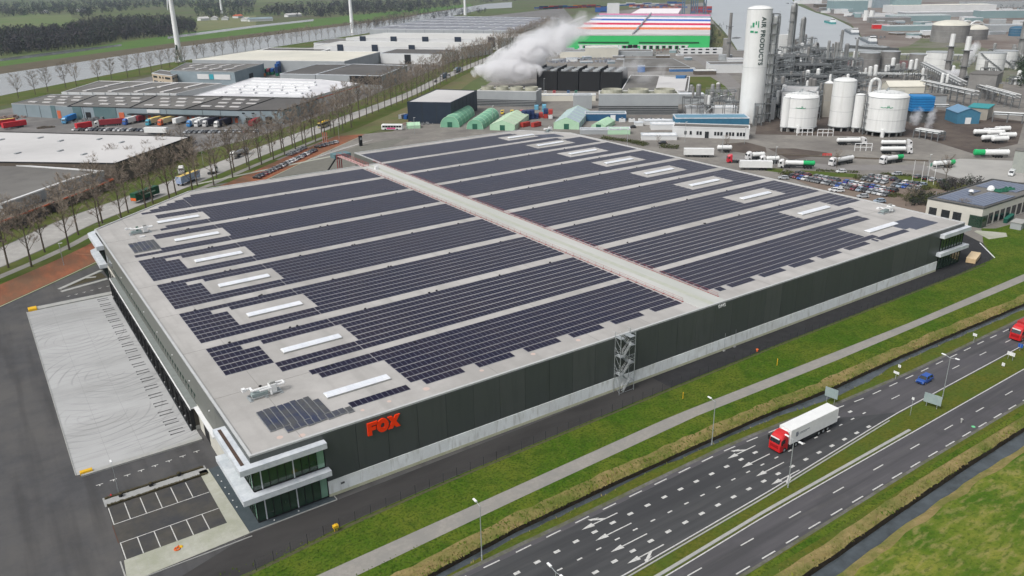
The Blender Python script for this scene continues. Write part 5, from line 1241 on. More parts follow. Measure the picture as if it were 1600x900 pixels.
for row, (pts, hh, drs) in enumerate(((((490, 72), (720, 74), (770, 66), (530, 64)), 12, (.17, .41, .66)), (((540, 59), (778, 61), (850, 53), (600, 51)), 12, (.1, .31, .52, .73, .94)))):
    P4_ = W4(pts, hh); t, P = shed('white_gabled_shed', ('front' if row == 0 else 'rear')+' row of joined low white sheds with tall black doors', 'shed', P4_, hh, m_wwhite, mat('roof_pale', (.47, .47, .45), (.52, .52, .50), .8, .03), 'white gabled sheds', edge=m_wwhite, rim=1.0)
    bits(t, P, longest_front(P), [(d, d+.04, 3, hh+2) for d in drs], 'tall_door', m_navy, .8)
P4_ = W4([(360+130, 67), (545, 67.5), (560, 61), (520, 60)], 9); shed('pale_annex', 'pale low annex at the left end of the white gabled sheds', 'annex', P4_, 9, m_wwhite, m_rgrey)
# solar-roofed warehouse behind
P4_ = W4([(577, 45), (820, 47.5), (874, 28), (700, 25)], 13); t, P = shed('solar_roofed_warehouse', 'huge low warehouse with pale solar panels on its roof, beyond the white sheds', 'warehouse', P4_, 13, m_wgrey, mat('pale_grey_roof', (.40, .41, .43), (.46, .47, .48), .8, .02), seam=30)
A, B, C_, D = [Vector(p) for p in P4_]
for a in range(9):
    for c in range(5):
        u0, u1, v0, v1 = a/9+.008, (a+1)/9-.012, c/5+.03, (c+1)/5-.03
        q = lambda u, v: (A*(1-u)+B*u)*(1-v)+(D*(1-u)+C_*u)*v
        b = MB(); b.prism([tuple(q(u0, v0)), tuple(q(u1, v0)), tuple(q(u1, v1)), tuple(q(u0, v1))], 12.7, 13.2); b.build('solar_field', m_pvfar, t)
fi = longest_front(P); bits(t, P, fi, [(.05, .48, 1, 5), (.55, .97, 1, 5)], 'dock_band', m_black, .4)
# dark blue box building by the estate road
P4_ = W4([(636, 159), (704, 160), (745, 141), (682, 139)], 12.5); t, P = shed('navy_box_hall', 'dark navy box-shaped hall with a light grey roof near the green tents', 'hall', P4_, 12.5, m_navy, m_rwhite, seam=7, edge=m_navy, rim=.4)
bits(t, P, longest_front(P), [(.80, .9, 0, 3)], 'door', m_wgrey, .2)

# ---------------------------------------------------------------- containers
CC = {'red': (.42, .05, .04), 'blue': (.02, .09, .30), 'dark blue': (.02, .04, .12), 'green': (.02, .16, .09), 'orange': (.6, .2, .03), 'white': (.62, .63, .63), 'grey': (.3, .31, .32), 'yellow': (.65, .45, .05), 'maroon': (.20, .04, .05), 'light blue': (.15, .40, .55), 'cream': (.6, .55, .42)}
def cont_mesh(c, L_):
    k = ('cont', c, L_)
    if k not in _cm:
        b = MB(); b.box(.05, L_-.05, -1.17, 1.17, .12, 2.5, 0)
        for i in range(int(L_/.8)): b.box(.25+i*.8, .55+i*.8, -1.22, 1.22, .2, 2.45, 0)
        for x in (0, L_-.16):
            for s in (-1, 1): b.box(x, x+.16, s*1.14-.08, s*1.14+.08, 0, 2.59, 0)
        b.box(0, L_, -1.22, -1.08, 2.5, 2.59); b.box(0, L_, 1.08, 1.22, 2.5, 2.59); b.box(L_-.03, L_+.02, -.04, .04, .3, 2.4, 1)
        _cm[k] = b.mesh('shipping_container', [mat('cont_'+c.replace(' ', '_'), CC[c], tuple(x*.75 for x in CC[c]), .6, .5), m_steel])
    return _cm[k]
def cont(c, label, x, y, z, rz, group, L_=12.2):
    return tag(inst(cont_mesh(c, L_), 'shipping_container', None, (x, y, z), rz), label, 'container', group)
random.seed(31)
def cstack(px0, px1, n, hs_, cols, where, group, L_=12.2, face=None, z0=0, rows=1):
    p0 = G(*px0); p1 = G(*px1); d = (p1-p0)/max(1, n-1) if n > 1 else Vector((1, 0, 0)); rz = math.atan2(d.y, d.x) if face is None else face
    for i in range(n):
        k = random.choice(hs_)
        for j in range(k):
            c = random.choice(cols); lev = ['bottom', 'second', 'third', 'fourth', 'fifth'][j]
            cont(c, '%s container, %s column, %s layer, %s' % (c, ordn(i+1), lev, where.replace('in the ', '')), p0.x+d.x*i, p0.y+d.y*i, z0+j*2.62, rz, group, L_)
AC = ['red', 'blue', 'dark blue', 'maroon', 'white', 'orange', 'blue', 'grey', 'green', 'red']
cstack((835, 15), (925, 12), 13, [2, 3, 3], AC, 'in the far stacks left of the striped warehouse', 'far container stacks', 24)
cstack((930, 19), (955, 19), 4, [4, 5], ['blue', 'blue', 'dark blue'], 'in the tall blue stack behind the striped warehouse', 'tall blue stack', 14)
cstack((983, 12), (1060, 12), 14, [2, 3], AC, 'in the far stacks behind the striped warehouse', 'far quay stacks', 22)
cstack((965, 9), (1055, 7), 8, [2, 3], ['white', 'grey', 'white', 'blue'], 'in the rearmost row of the far terminal', 'rearmost terminal stacks', 26)
cstack((1080, 20), (1100, 20), 4, [4, 5], ['maroon', 'red', 'maroon', 'blue'], 'in the tall maroon stack on the far quay', 'maroon quay stack', 16)
cstack((433, 119), (440, 107), 4, [3, 4], ['dark blue', 'blue', 'green'], 'by the left dark roof', 'stack by the dark roof', 12.2, 1.0)
cstack((442, 106), (458, 105), 4, [3], ['white', 'orange', 'yellow', 'white'], 'in the white and yellow stack', 'white and yellow stack', 12.2, .9)
cstack((400, 119), (425, 117), 5, [1, 2, 2], ['red', 'maroon', 'green', 'blue'], 'before the sign hall', 'mixed stack before the sign hall', 12.2, 1.1)
cstack((290, 120), (395, 119), 9, [1, 2], ['blue', 'dark blue', 'light blue', 'orange', 'red', 'blue'], 'in the row along the sign hall', 'row along the sign hall', 12.2, -.8)
cstack((598, 99), (680, 100), 8, [1, 2], ['red', 'grey', 'blue', 'maroon', 'white'], 'in the yard before the white shed', 'containers before the white shed', 12.2, .9)
# ---------------------------------------------------------------- lorries in the estate yard
m_tb = mat('trailer_blue', (.03, .20, .50)); m_tr = mat('trailer_dred', (.30, .04, .05)); m_ty = mat('trailer_cream', (.62, .52, .32)); m_tk = mat('trailer_black', (.03, .03, .05)); m_tred = mat('trailer_bright_red', (.55, .03, .04)); m_tyl = mat('trailer_yellow_top', (.70, .52, .15))
DW = Vector((114-58, 392-458)).normalized(); ang = math.atan2(-DW.x, DW.y)  # pointing out from the facade
NRM = Vector((DW.y, -DW.x))
if NRM.y > 0: NRM = -NRM
rzo = math.atan2(NRM.y, NRM.x)+pi
def out(px, py, k=0): p = G(px, py); return (p.x, p.y, .03)
def rl_(px, py, lab, kind, *a, **kw):
    pass
yl = [(200, 196, 'dark blue and white'), (236, 197, 'yellow-topped blue'), (255, 197, 'yellow-topped orange'), (300, 199, 'white and red'), (312, 199, 'plain white'), (325, 199, 'black')]
for i, (px, py, nm) in enumerate(yl):
    c = {'d': (.03, .1, .35), 'y': (.05, .3, .4), 'w': (.05, .2, .45), 'p': (.6, .6, .6), 'b': (.5, .5, .5)}[nm[0]]
    if i == 2: c = (.6, .12, .04)
    artic(nm+' lorry backed up to the blue-grey units', out(px-6, py), rzo, c, 'yl%d' % i, [m_trw, m_ty, m_ty, m_trw, m_trw, m_tk][i], False, 'lorries backed up to the units', topm=[m_trw, m_tyl, m_tyl, m_trw, m_trw, m_tk][i])
for i, (px, py, lab, mt_) in enumerate(((214, 192, 'dark red parked trailer between the lorries', m_tr), (273, 196, 'cream parked trailer between the lorries', m_trw))):
    lone_trailer(lab, out(px, py), rzo, mt_, 'trailers at the units')
artic('blue lorry parked alone left of the scrap heap', out(100, 194), rzo+.35, (.1, .3, .5), 'yl_a', m_tb); artic('dark red lorry with a white cab in the estate yard', out(148, 199), pi+.15+2.9, (.6, .6, .58), 'yl_b', m_tr)
artic('dark blue lorry with a white cab at the right end of the dock row', out(337, 200), rzo, (.62, .62, .6), 'yl_c', m_tk)
lone_trailer('low orange-red trailer in front of the dark red lorry', out(120, 204), .35, m_tred, L_=9); lone_trailer('bright red trailer at the left, in front of the white-roofed hall', out(5, 203), .40, m_tred)
lone_trailer('yellow-topped red trailer cut off by the left edge', out(-12, 200), .40, m_tred, topm=m_tyl); lone_trailer('red trailer at the right end of the yard beside the grass', out(392, 200), .95, m_tr)
lone_trailer('white trailer lying along the rear edge of the white-roofed hall', out(228, 210), -.75, m_trw)
# scrap / pallets
random.seed(41)
m_scrap = mat('scrap', (.22, .23, .24), (.13, .13, .13), .8, 1.0)
def heap(px, py, w_, h_, label, mt_, seed=1, cat='scrap heap'):
    R = random.Random(seed); p0 = G(px, py); b = MB()
    for i in range(60):
        a = R.uniform(0, 6.28); r_ = R.uniform(0, w_); b.obox((p0.x+cos(a)*r_, p0.y+sin(a)*r_*.5), (R.uniform(-1, 1), R.uniform(-1, 1)), R.uniform(.6, 2.2), R.uniform(.4, 1.6), 0, h_*(1-r_/w_*.6)*R.uniform(.4, 1))
    o = b.build('pallet_heap', mt_, org=(p0.x, p0.y, 0)); tag(o, label, cat); o['kind'] = 'stuff'; return o
heap(150, 188, 16, 3, '', m_scrap, 1); heap(20, 184, 18, 2.2, '', mat('scrap_red', (.20, .10, .08), (.28, .25, .23), .9, 2), 2); heap(70, 200, 5, 1.5, '', m_wbrown, 3); heap(110, 186, 6, 3, '', mat('scrap_teal', (.05, .2, .2), (.1, .1, .1)), 4)
heap(1150, 60, 10, 2, '', m_scrap, 5)
# cars behind the white-roofed hall
COLS = ['silver', 'white', 'grey', 'black', 'grey', 'silver', 'grey', 'white', 'dark blue', 'black', 'silver', 'maroon']
random.seed(51)
def carrow(px0, px1, n, where, group, face, jit=.25, cols=None, skip=()):
    p0 = G(*px0); p1 = G(*px1); d = (p1-p0)/max(1, n-1)
    for i in range(n):
        if i in skip: continue
        c = random.choice(cols or COLS); car(c, '%s car, %s from left %s' % (c, ordn(i+1), where), (p0.x+d.x*i+rnd(-.2, .2), p0.y+d.y*i+rnd(-.2, .2), .06), face+rnd(-.04, .04), group, random.random() < .6)
a45 = math.atan2(44, 55)
carrow((402, 279), (490, 237), 19, 'in the long row behind the warehouse', 'cars parked in the long row behind the warehouse', a45-pi/2)
carrow((453, 243), (474, 233), 6, 'in the short row on the brick strip', 'cars parked on the brick strip', a45-pi/2)
carrow((497, 231), (523, 224), 5, 'in the group nearest the loading bridge', 'cars near the loading bridge', a45-pi/2)
carrow((118, 204), (225, 205), 16, 'in the row behind the white-roofed hall', 'cars behind the white-roofed hall', .6)
carrow((292, 208), (400, 207), 15, 'in the row under the scrub trees', 'cars under the scrub trees', .6)
carrow((2, 352), (35, 347), 5, 'in the shade left of the estate road', 'cars left of the estate road', .9)
# vehicles on the estate road
def onroad(x, off=0): p, d = along(x, off); return (p.x, p.y, .09), math.atan2(d.y, d.x)
l, a = onroad(22, -2.5+6); lone = thing('swap_body_truck', 'dark green curtain trailer with a grey and orange rear, just behind the warehouse corner', 'trailer', l, a)
trailer_box(lone, -2, 13.6, mat('tarp_green', (.008, .075, .035), (.01, .06, .03), .5), 1.0, 4.0); wheels(lone, (3, 4.3, 7.5)); b = MB(); b.box(-2.06, -2.0, -1.2, 1.2, 1.1, 2.2); b.local('rear_panel', m_orange, lone)
textmesh('EVERGREEN', 1.15, 'side_lettering', m_white, lone, Matrix.Translation((0.2, -1.29, 2.2)) @ RX, .01) if 0 else None
b = MB(); b.box(3.0, 9.2, -1.292, -1.27, 2.35, 2.85); b.box(2.0, 2.5, -1.292, -1.27, 2.2, 3.1); b.local('side_print', mat('print_pale', (.35, .5, .42)), lone)
l, a = onroad(44, 3); tr2 = thing('curtain_trailer', 'blue and white trailer with a yellow roof driving past behind the roof edge', 'trailer', l, a); trailer_box(tr2, -3, 13.6, mat('side_mix', (.12, .20, .42), (.50, .55, .60), .5, .5), 1.0, 4.0, topm=m_tyl); wheels(tr2, (-2, 5, 6.3))
l, a = onroad(61, 4); t3 = thing('truck_tractor', 'white tractor unit just beyond the roof edge on the estate road', 'truck', l, a+pi); cab(t3, (.62, .62, .62), 'tractorw', False); wheels(t3, (1.4, 4.6))
l, a = onroad(80, -3.5); tk = tanker('white tanker lorry coming down the estate road', l, a, (.62, .62, .6), 'tanka', mat('tank_steel', (.45, .46, .47), (.35, .36, .37), .35, 1, metal=.5))
l, a = onroad(56, -9); t4 = thing('cab_unit', 'white lorry cab on the lay-by under the bare trees', 'truck', l, a+.4); cab(t4, (.6, .6, .58), 'tractorx', False); wheels(t4, (1.4, 4.6))
def bus(loc, rz, label, body, top, band=None):
    t = thing('bus', label, 'bus', loc, rz); b = MB(); st = []
    for (x, w_, z0, z1) in ((0, 1.15, .5, 2.9), (.15, 1.25, .35, 3.05), (11.8, 1.25, .35, 3.05), (12, 1.2, .5, 2.95)): st.append([(x, -w_, z0), (x, w_, z0), (x, w_, z1-.2), (x, w_*.85, z1), (x, -w_*.85, z1), (x, -w_, z1-.2)])
    section(b, st); b.local('body', body, t); b = MB(); b.box(.3, 11.7, -1.0, 1.0, 3.05, 3.25); b.local('roof_unit', top, t)
    for s in (-1, 1):
        for k in range(7): b = MB(); b.box(.6+k*1.58, 2.05+k*1.58, s*1.26-.02, s*1.26+.02, 1.5, 2.6); b.local('window', m_dglass, t)
    b = MB(); b.box(-.03, .12, -1.05, 1.05, 1.2, 2.7); b.local('windscreen', m_dglass, t)
    if band: b = MB(); b.box(3, 8, -1.285, -1.26, .6, 1.4); b.local('side_print', band, t)
    for x in (2.2, 9): 
        for s in (-1, 1): inst(TWm, 'wheel', t, (x, s*1.15, .5), 0, .9)
    return t
l, a = onroad(143, 0); bus(l, a, 'yellow-topped grey bus on the estate road between the bare trees', mat('bus_grey', (.35, .37, .38), (.5, .42, .12), .5, .4), m_yellow)
p0 = G(597, 203); bus((p0.x, p0.y, .08), -.7, 'white coach with pink print parked on the side road by the green tents', m_trw, m_trw, mat('pink', (.65, .08, .25)))
for i, (x, c, nm) in enumerate(((300, 'black', 'black'), (312, 'dark blue', 'dark blue'), (330, 'grey', 'grey'), (345, 'dark blue', 'blue'), (362, 'grey', 'silver'))):
    l, a = onroad(x, 1.5)
    if i in (1, 3): artic('far %s lorry between the trees on the estate road' % ('first' if i == 1 else 'second'), l, a, (.3, .3, .3), 'far%d' % i, mat('far_trailer', (.16, .22, .30)), group='far lorries on the estate road')
    else: car(c, nm+' car far up the estate road beyond the bus', l, a, 'far cars on the estate road')
# banners and flagpoles
for i in range(3):
    p0 = G(505+i*3.0, 226); t = thing('banner', 'orange-red vertical banner beside the car row, %s of three' % ['left', 'middle', 'right'][i], 'banner', (p0.x, p0.y, 0), .7, 'orange banners')
    b = MB(); b.tube((0, 0, 0), (0, 0, 6.5), .06, 5); b.local('pole', m_white, t); b = MB(); b.box(.06, 1.0, -.02, .02, 1.6, 6.3); b.local('cloth', m_orange, t)
p0 = G(564, 228); t = thing('site_pylon', 'black square sign pillar beyond the back roof edge', 'pillar', (p0.x, p0.y, 0)); b = MB(); b.box(-.7, .7, -.7, .7, 0, 5.2); b.local('pillar', m_black, t); b = MB(); b.box(-.5, .5, -.75, -.7, 3.2, 4.4); b.local('panel', m_wgrey, t)
# ================================================================ PLANT, HARBOUR AND CAR PARKS, RIGHT
def PR(v):
    d = Vector(v)-CAMP; z = d.dot(cF); return 800+FPX*d.dot(cR)/z, 450-FPX*d.dot(cU)/z
def hpx(px, py, ty):
    p = G(px, py); lo, hi = 0.0, 200.0
    for _ in range(30):
        m0 = (lo+hi)/2
        if PR((p.x, p.y, m0))[1] > ty: lo = m0
        else: hi = m0
    return lo
PLG = W4([(600, 214), (650, 182), (748, 142), (800, 102), (870, 62), (905, 45), (935, 20), (1098, 4), (1112, 30), (1150, 78), (1200, 84), (1385, 81), (1385, 60), (1250, 5), (1250, -10), (1700, -5), (2100, 60), (2100, 350), (1700, 350), (1600, 345), (1556, 357), (1535, 358)], 0)+[(229, 4.8), (236, 17), (225, 16), (213, 20), (213, 178), (197, 207), (95, 208)]
sheet('plant_ground', PLG, .012, m_yardb)
sheet('harbour_water', W4([(1100, -14), (1100, 0), (1108, 20), (1113, 30), (1128, 45), (1142, 62), (1152, 78), (1200, 84), (1290, 82), (1378, 80), (1372, 70), (1345, 58), (1330, 42), (1300, 27), (1275, 20), (1245, 8), (1225, -14)], 0), .06, mat('harbour', (.38, .40, .41), (.33, .35, .36), .3, .01, spec=.6))
for pts, z, mt in (([(1320, 26), (1345, 56), (1378, 78), (1385, 82), (1600, 85), (1700, 60), (1700, 5), (1250, 2), (1275, 18)], .03, mat('quay_ground', (.17, .145, .125), (.22, .20, .18), .9, .03, c3=(.13, .10, .085), scale3=.01)),
                   ([(1320, 84), (1340, 108), (1600, 130), (1700, 130), (1700, 84), (1560, 80), (1480, 62), (1440, 60), (1420, 72)], .05, mat('tank_grass', (.08, .11, .04), (.13, .13, .08), .95, .03, c3=(.17, .16, .14), scale3=.015)),
                   ([(1320, 106), (1470, 112), (1465, 96), (1325, 92)], .07, mat('tank_pit', (.14, .06, .06), (.11, .07, .065), .95, .1)),
                   ([(1180, 210), (1440, 215), (1520, 240), (1590, 225), (1600, 190), (1420, 165), (1190, 150)], .04, m_yardd),
                   ([(1078, 120), (1078, 152), (1147, 152), (1135, 136), (1110, 120)], .06, m_grassb),
                   ([(1200, 232), (1235, 250), (1295, 240), (1290, 238), (1240, 232)], .06, m_yardd),
                   ([(1130, 225), (1165, 222), (1196, 230), (1198, 238), (1180, 242), (1140, 236)], .06, m_yardd),
                   ([(1250, 266), (1340, 272), (1338, 278), (1270, 274)], .06, m_grassb), ([(1196, 262), (1225, 264), (1220, 270), (1190, 266)], .06, m_grassb),
                   ([(1380, 270), (1500, 286), (1540, 300), (1500, 300), (1440, 292), (1405, 280)], .06, m_grassb),
                   ([(1112, 36), (1140, 62), (1120, 80), (1106, 78), (1112, 60)], .065, mat('mound', (.085, .10, .03), (.14, .12, .06), .95, .05)),
                   ([(1440, 262), (1500, 248), (1600, 252), (1600, 285), (1520, 285)], .05, mat('pale_yard', (.36, .35, .33), (.30, .295, .28), .9, .1))):
    sheet('ground_patch', W4(pts, 0), z, mt)
sheet('car_park', W4([(1220, 272), (1240, 267), (1342, 278), (1400, 272), (1460, 290), (1485, 300), (1445, 322), (1462, 334), (1500, 348), (1500, 352), (1300, 304)], 0), .05, mat('clinker_paving', (.19, .15, .12), (.15, .12, .10), .9, .3))
# lawn to the right of the lane and the path to the office
sheet('lawn', [(224, -13), (600, -13), (600, 40)]+W4([(1640, 345), (1600, 345), (1556, 357)], 0)+[(244, 13), (229, 4.5), (217.5, -4.6)], .02, m_grass)
sheet('pale_pavement', W4([(1526, 360), (1572, 364), (1574, 370), (1545, 374), (1522, 362)], 0), .05, m_slab)
sheet('brick_path', W4([(1505, 338), (1530, 350), (1600, 352), (1640, 350), (1640, 340), (1560, 340), (1520, 330)], 0), .06, m_yardb)
sheet('side_brick_road', [(206, 2), (213, 20), (213, 100)]+W4([(1445, 322), (1500, 346), (1535, 356)], 0), .055, m_yardb) if 0 else None
for pts in ([(1215, 264), (1345, 274), (1420, 276), (1480, 288)], ):
    strip('plant_road', [Vector((p[0], p[1])) for p in W4([(1130, 244), (1200, 252), (1300, 262), (1400, 262), (1450, 262)], 0)], 11, .065, mat('plant_road', (.22, .21, .20), (.18, .17, .165), .9, .2))
strip('plant_road', [Vector(p) for p in W4([(1160, 150), (1130, 118), (1100, 96), (1060, 80)], 0)], 12, .065, _mc['plant_road'])
# ---- generic plant pieces
def tank(px, py, r, h, label, name='storage_tank', mt=None, roof='dome', legs=0, ty=None, cat='tank', group=None, rings=2, rmt=None, n=28):
    p = G(px, py); 
    if ty is not None: h = hpx(px, py, ty)
    t = thing(name, label, cat, (p.x, p.y, 0), 0, group); z0 = 2.6 if legs else 0
    b = MB(); b.cyl(0, 0, z0, h, r, n); b.local('shell', mt or m_white, t, smooth=False)
    b = MB()
    if roof == 'dome': b.dome(0, 0, h, r, r*.28, n, 4)
    elif roof == 'cone': b.cyl(0, 0, h, h+r*.45, r*1.02, n, 0, r*.12)
    else: b.cyl(0, 0, h, h+.12, r*.97, n)
    b.local('roof', rmt or mt or m_white, t)
    b = MB()
    for k in range(1, rings+1): b.cyl(0, 0, z0+(h-z0)*k/(rings+1)-.06, z0+(h-z0)*k/(rings+1)+.06, r*1.006, n); b.local('stiffening_ring', m_wgrey, t); b = MB()
    b.cyl(0, 0, h-.1, h+.15, r*1.012, n); b.local('stiffening_ring', m_wgrey, t)
    if legs:
        lm = MB(); lm.box(-.35, .35, -.35, .35, 0, 2.6); lm = lm.mesh('leg', m_concl)
        for k in range(legs): a = 2*pi*k/legs; inst(lm, 'leg', t, (cos(a)*r*.88, sin(a)*r*.88, 0), a)
        b = MB(); b.cyl(0, 0, 2.3, 2.6, r*1.04, n); b.local('base_slab', m_wgrey, t)
    return t
m_twhite = mat('tank_white', (.72, .73, .72), (.68, .69, .68), .5, .05, c3=(.62, .63, .62), extra=streaks((.50, .50, .48), (1, 1, .08), .5, .35, .5, .68), scale3=.03)
m_tgrey = mat('tank_grey', (.24, .235, .225), (.20, .195, .185), .6, .1, c3=(.17, .165, .16), scale3=.05)
m_psteel = mat('plant_steel', (.20, .21, .215), (.14, .15, .155), .6, .2, metal=.2)
m_pdark = mat('plant_dark', (.055, .06, .062), (.09, .092, .09), .8, .2)
m_pcol = mat('column_cladding', (.33, .335, .33), (.24, .24, .235), .5, .1, metal=.3)
# the tall lettered tower
HT = hpx(1172, 190, 12); tp = G(1172, 190)
t = tank(1172, 190, 6.7, 0, 'very tall white cylindrical tower lettered AIR PRODUCTS down its side', 'air_separation_tower', m_twhite, 'dome', 0, 14, 'tower', rings=1, n=40)
def wrap_text(s, size, zc, ang, par, mt, r, bold=.03):
    cu = bpy.data.curves.new('t', 'FONT'); cu.body = s; cu.size = size; cu.offset = bold; cu.align_x = 'LEFT'; cu.space_character = 1.1
    to = bpy.data.objects.new('t', cu); COL.objects.link(to); dg = bpy.context.evaluated_depsgraph_get(); dg.update()
    me = bpy.data.meshes.new_from_object(to.evaluated_get(dg)); bpy.data.objects.remove(to); bpy.data.curves.remove(cu)
    for v in me.vertices:
        x, y = v.co.x, v.co.y; a = ang+(y)/r; v.co = Vector((cos(a)*(r+.2), sin(a)*(r+.2), zc-x))
    me.materials.clear(); me.materials.append(mt); me.name = 'lettering'
    o = bpy.data.objects.new('lettering', me); COL.objects.link(o); o.parent = par; return o
fa = math.atan2(CAMP.y-tp.y, CAMP.x-tp.x)
m_let = mat('lettering_dark', (.06, .09, .085), (.05, .075, .07), .6)
wrap_text('AIR PRODUCTS', 3.35, HT-4.5, fa+.22, t, m_let, 6.7, .09)
b = MB(); m_lg = mat('logo_green', (.03, .28, .14), (.03, .25, .13), .6)
for (da, z, w_, h_) in ((-.42, 53, 1.1, 2.4), (-.2, 54, .7, 1.8), (-.02, 53.4, .5, 3.4), (-.5, 49.5, 2.0, 1.1), (-.15, 49.3, 1.6, .9), (-.62, 52, .5, 1.4)):
    a = fa+da; x, y = cos(a)*6.76, sin(a)*6.76; b.obox((x, y), (-sin(a), cos(a)), w_, .1, z-h_/2, z+h_/2)
b.local('emblem', m_lg, t)
def frame(px, py, w_, d_, h, label, bay=5.0, rot=.0, vess=3, name='process_structure', cat='steel structure', group='steel process structures', seed=0):
    R = random.Random(seed+int(px)); p = G(px, py); t = thing(name, label, cat, (p.x, p.y, 0), rot, group); b = MB(); nx = max(1, int(w_/bay)); ny = max(1, int(d_/bay)); nz = max(1, int(h/5.2))
    for i in range(nx+1):
        for j in range(ny+1): x, y = w_*(i/nx-.5), d_*(j/ny-.5); b.box(x-.18, x+.18, y-.18, y+.18, 0, h)
    for k in range(1, nz+1):
        z = h*k/nz
        for i in range(nx+1): x = w_*(i/nx-.5); b.box(x-.15, x+.15, -d_/2, d_/2, z-.35, z)
        for j in range(ny+1): y = d_*(j/ny-.5); b.box(-w_/2, w_/2, y-.15, y+.15, z-.35, z)
    b.local('frame', m_psteel, t)
    b = MB()
    for k in range(1, nz+1):
        z = h*k/nz
        if R.random() < .8: b.box(-w_/2, w_/2*R.uniform(0, 1), -d_/2, d_/2, z, z+.1)
    b.local('deck', m_pdark, t)
    b = MB()
    for k in range(1, nz+1):
        z = h*k/nz
        for s in (-1, 1): b.tube((-w_/2, s*d_/2, z+1.1), (w_/2, s*d_/2, z+1.1), .06, 4); b.tube((-w_/2, s*d_/2, z+.55), (w_/2, s*d_/2, z+.55), .04, 4)
        b.tube((-w_/2, -d_/2, z-5), (w_/2, -d_/2, z-.2), .12, 4)
    b.local('handrail', m_steel, t)
    for i in range(vess):
        b = MB(); x, y = R.uniform(-.4, .4)*w_, R.uniform(-.4, .4)*d_; r_ = R.uniform(.7, 1.6); z = R.choice((0, h/nz)); hh = R.uniform(4, h*.9)
        b.cyl(x, y, z, z+hh, r_, 10); b.dome(x, y, z+hh, r_, r_*.6, 10, 3); b.local('vessel', R.choice((m_pcol, m_tgrey, m_twhite)), t)
    b = MB()
    for i in range(10):
        q = [Vector((R.uniform(-.5, .5)*w_, R.uniform(-.5, .5)*d_, R.uniform(.5, h)))]
        for j in range(3):
            e = q[-1].copy(); e[R.choice((0, 1, 2))] = R.choice((R.uniform(-.5, .5)*w_, R.uniform(-.5, .5)*d_)) if R.random() < .6 else R.uniform(1, h)
            e.x = max(-w_*.6, min(w_*.6, e.x)); e.y = max(-d_*.6, min(d_*.6, e.y)); e.z = max(.5, min(h, e.z)); q.append(e)
        b.path([tuple(v) for v in q], R.uniform(.12, .3), 5)
    b.local('pipework', R.choice((m_steel, m_pcol)), t)
    return t
def column(px, py, ty, r, label, arch=False, mt=None, group='tall process columns', plat=5):
    h = hpx(px, py, ty); p = G(px, py); t = thing('process_column', label, 'column', (p.x, p.y, 0), 0, group)
    b = MB(); b.cyl(0, 0, 0, h, r, 12); b.dome(0, 0, h, r, r*.7, 12, 3); b.local('shell', mt or m_pcol, t)
    b = MB()
    for k in range(1, plat+1):
        z = h*k/(plat+.6); a0 = k*1.3
        for j in range(7):
            a, a2 = a0+j*.45, a0+(j+1)*.45
            b.hexa([(cos(a)*r, sin(a)*r, z), (cos(a)*(r+1.1), sin(a)*(r+1.1), z), (cos(a2)*(r+1.1), sin(a2)*(r+1.1), z), (cos(a2)*r, sin(a2)*r, z)], [(cos(a)*r, sin(a)*r, z+.1), (cos(a)*(r+1.1), sin(a)*(r+1.1), z+.1), (cos(a2)*(r+1.1), sin(a2)*(r+1.1), z+.1), (cos(a2)*r, sin(a2)*r, z+.1)])
            b.tube((cos(a)*(r+1.1), sin(a)*(r+1.1), z+1.1), (cos(a2)*(r+1.1), sin(a2)*(r+1.1), z+1.1), .05, 3)
    b.local('platform', m_psteel, t)
    if arch:
        b = MB(); q = [(r*2.1, 0, 3), (r*2.1, 0, h-1)]+[(r*1.05+r*1.05*cos(a), 0, h-1+r*1.5*sin(a)) for a in (.5, 1.2, 1.9, 2.6)]+[(0, 0, h)]; b.path(q, r*.45, 8); b.local('overhead_pipe', m_pcol, t)
    b = MB(); b.tube((-r-.3, 0, 0), (-r-.3, 0, h), .12, 4); b.tube((0, -r-.3, 2), (0, -r-.3, h*.8), .2, 5); b.local('riser_pipe', m_steel, t)
    return t
frame(1192, 190, 7, 7, HT*.95, 'tall dark stair and pipe tower standing against the lettered tower', 3.5, .8, 5, group=None)
frame(1183, 196, 4, 4, 12, 'small steel frame at the foot of the lettered tower', 4, .8, 1, group=None)
column(1229, 118, 10, 2.0, 'tallest grey column with an arched overhead pipe against the harbour water', True, group=None, plat=7)
column(1246, 112, 30, 1.6, 'second grey column with an arched top pipe right of the tallest one', True, group=None, plat=5)
column(1209, 116, 26, 1.5, 'slim dark column left of the tallest arched column', False, group=None, plat=6)
column(1308, 118, 48, 1.2, 'thin grey column rising alone before the harbour basin', False, group=None, plat=5)
column(1318, 116, 70, 1.8, 'short stout column beside the thin lone one', False, group=None, plat=4)
column(1268, 116, 72, 2.2, 'rounded pale column with a looped pipe in the middle of the plant', True, group=None, plat=2)
column(1253, 124, 76, 1.9, 'pale stubby column left of the looped one', False, group=None, plat=2)
p = G(1218, 116); za, zb = hpx(1218, 116, 86), hpx(1218, 116, 54); t = thing('elevated_box', 'pale lilac-white box unit standing high on legs below the tallest column', 'plant unit', (p.x, p.y, 0), -.6)
b = MB(); b.box(-5, 5, -4, 4, za, zb); b.local('casing', m_twhite, t)
for x in (-4.5, 4.5):
    for y in (-3.5, 3.5): b = MB(); b.box(x-.3, x+.3, y-.3, y+.3, 0, za); b.local('leg', m_psteel, t)
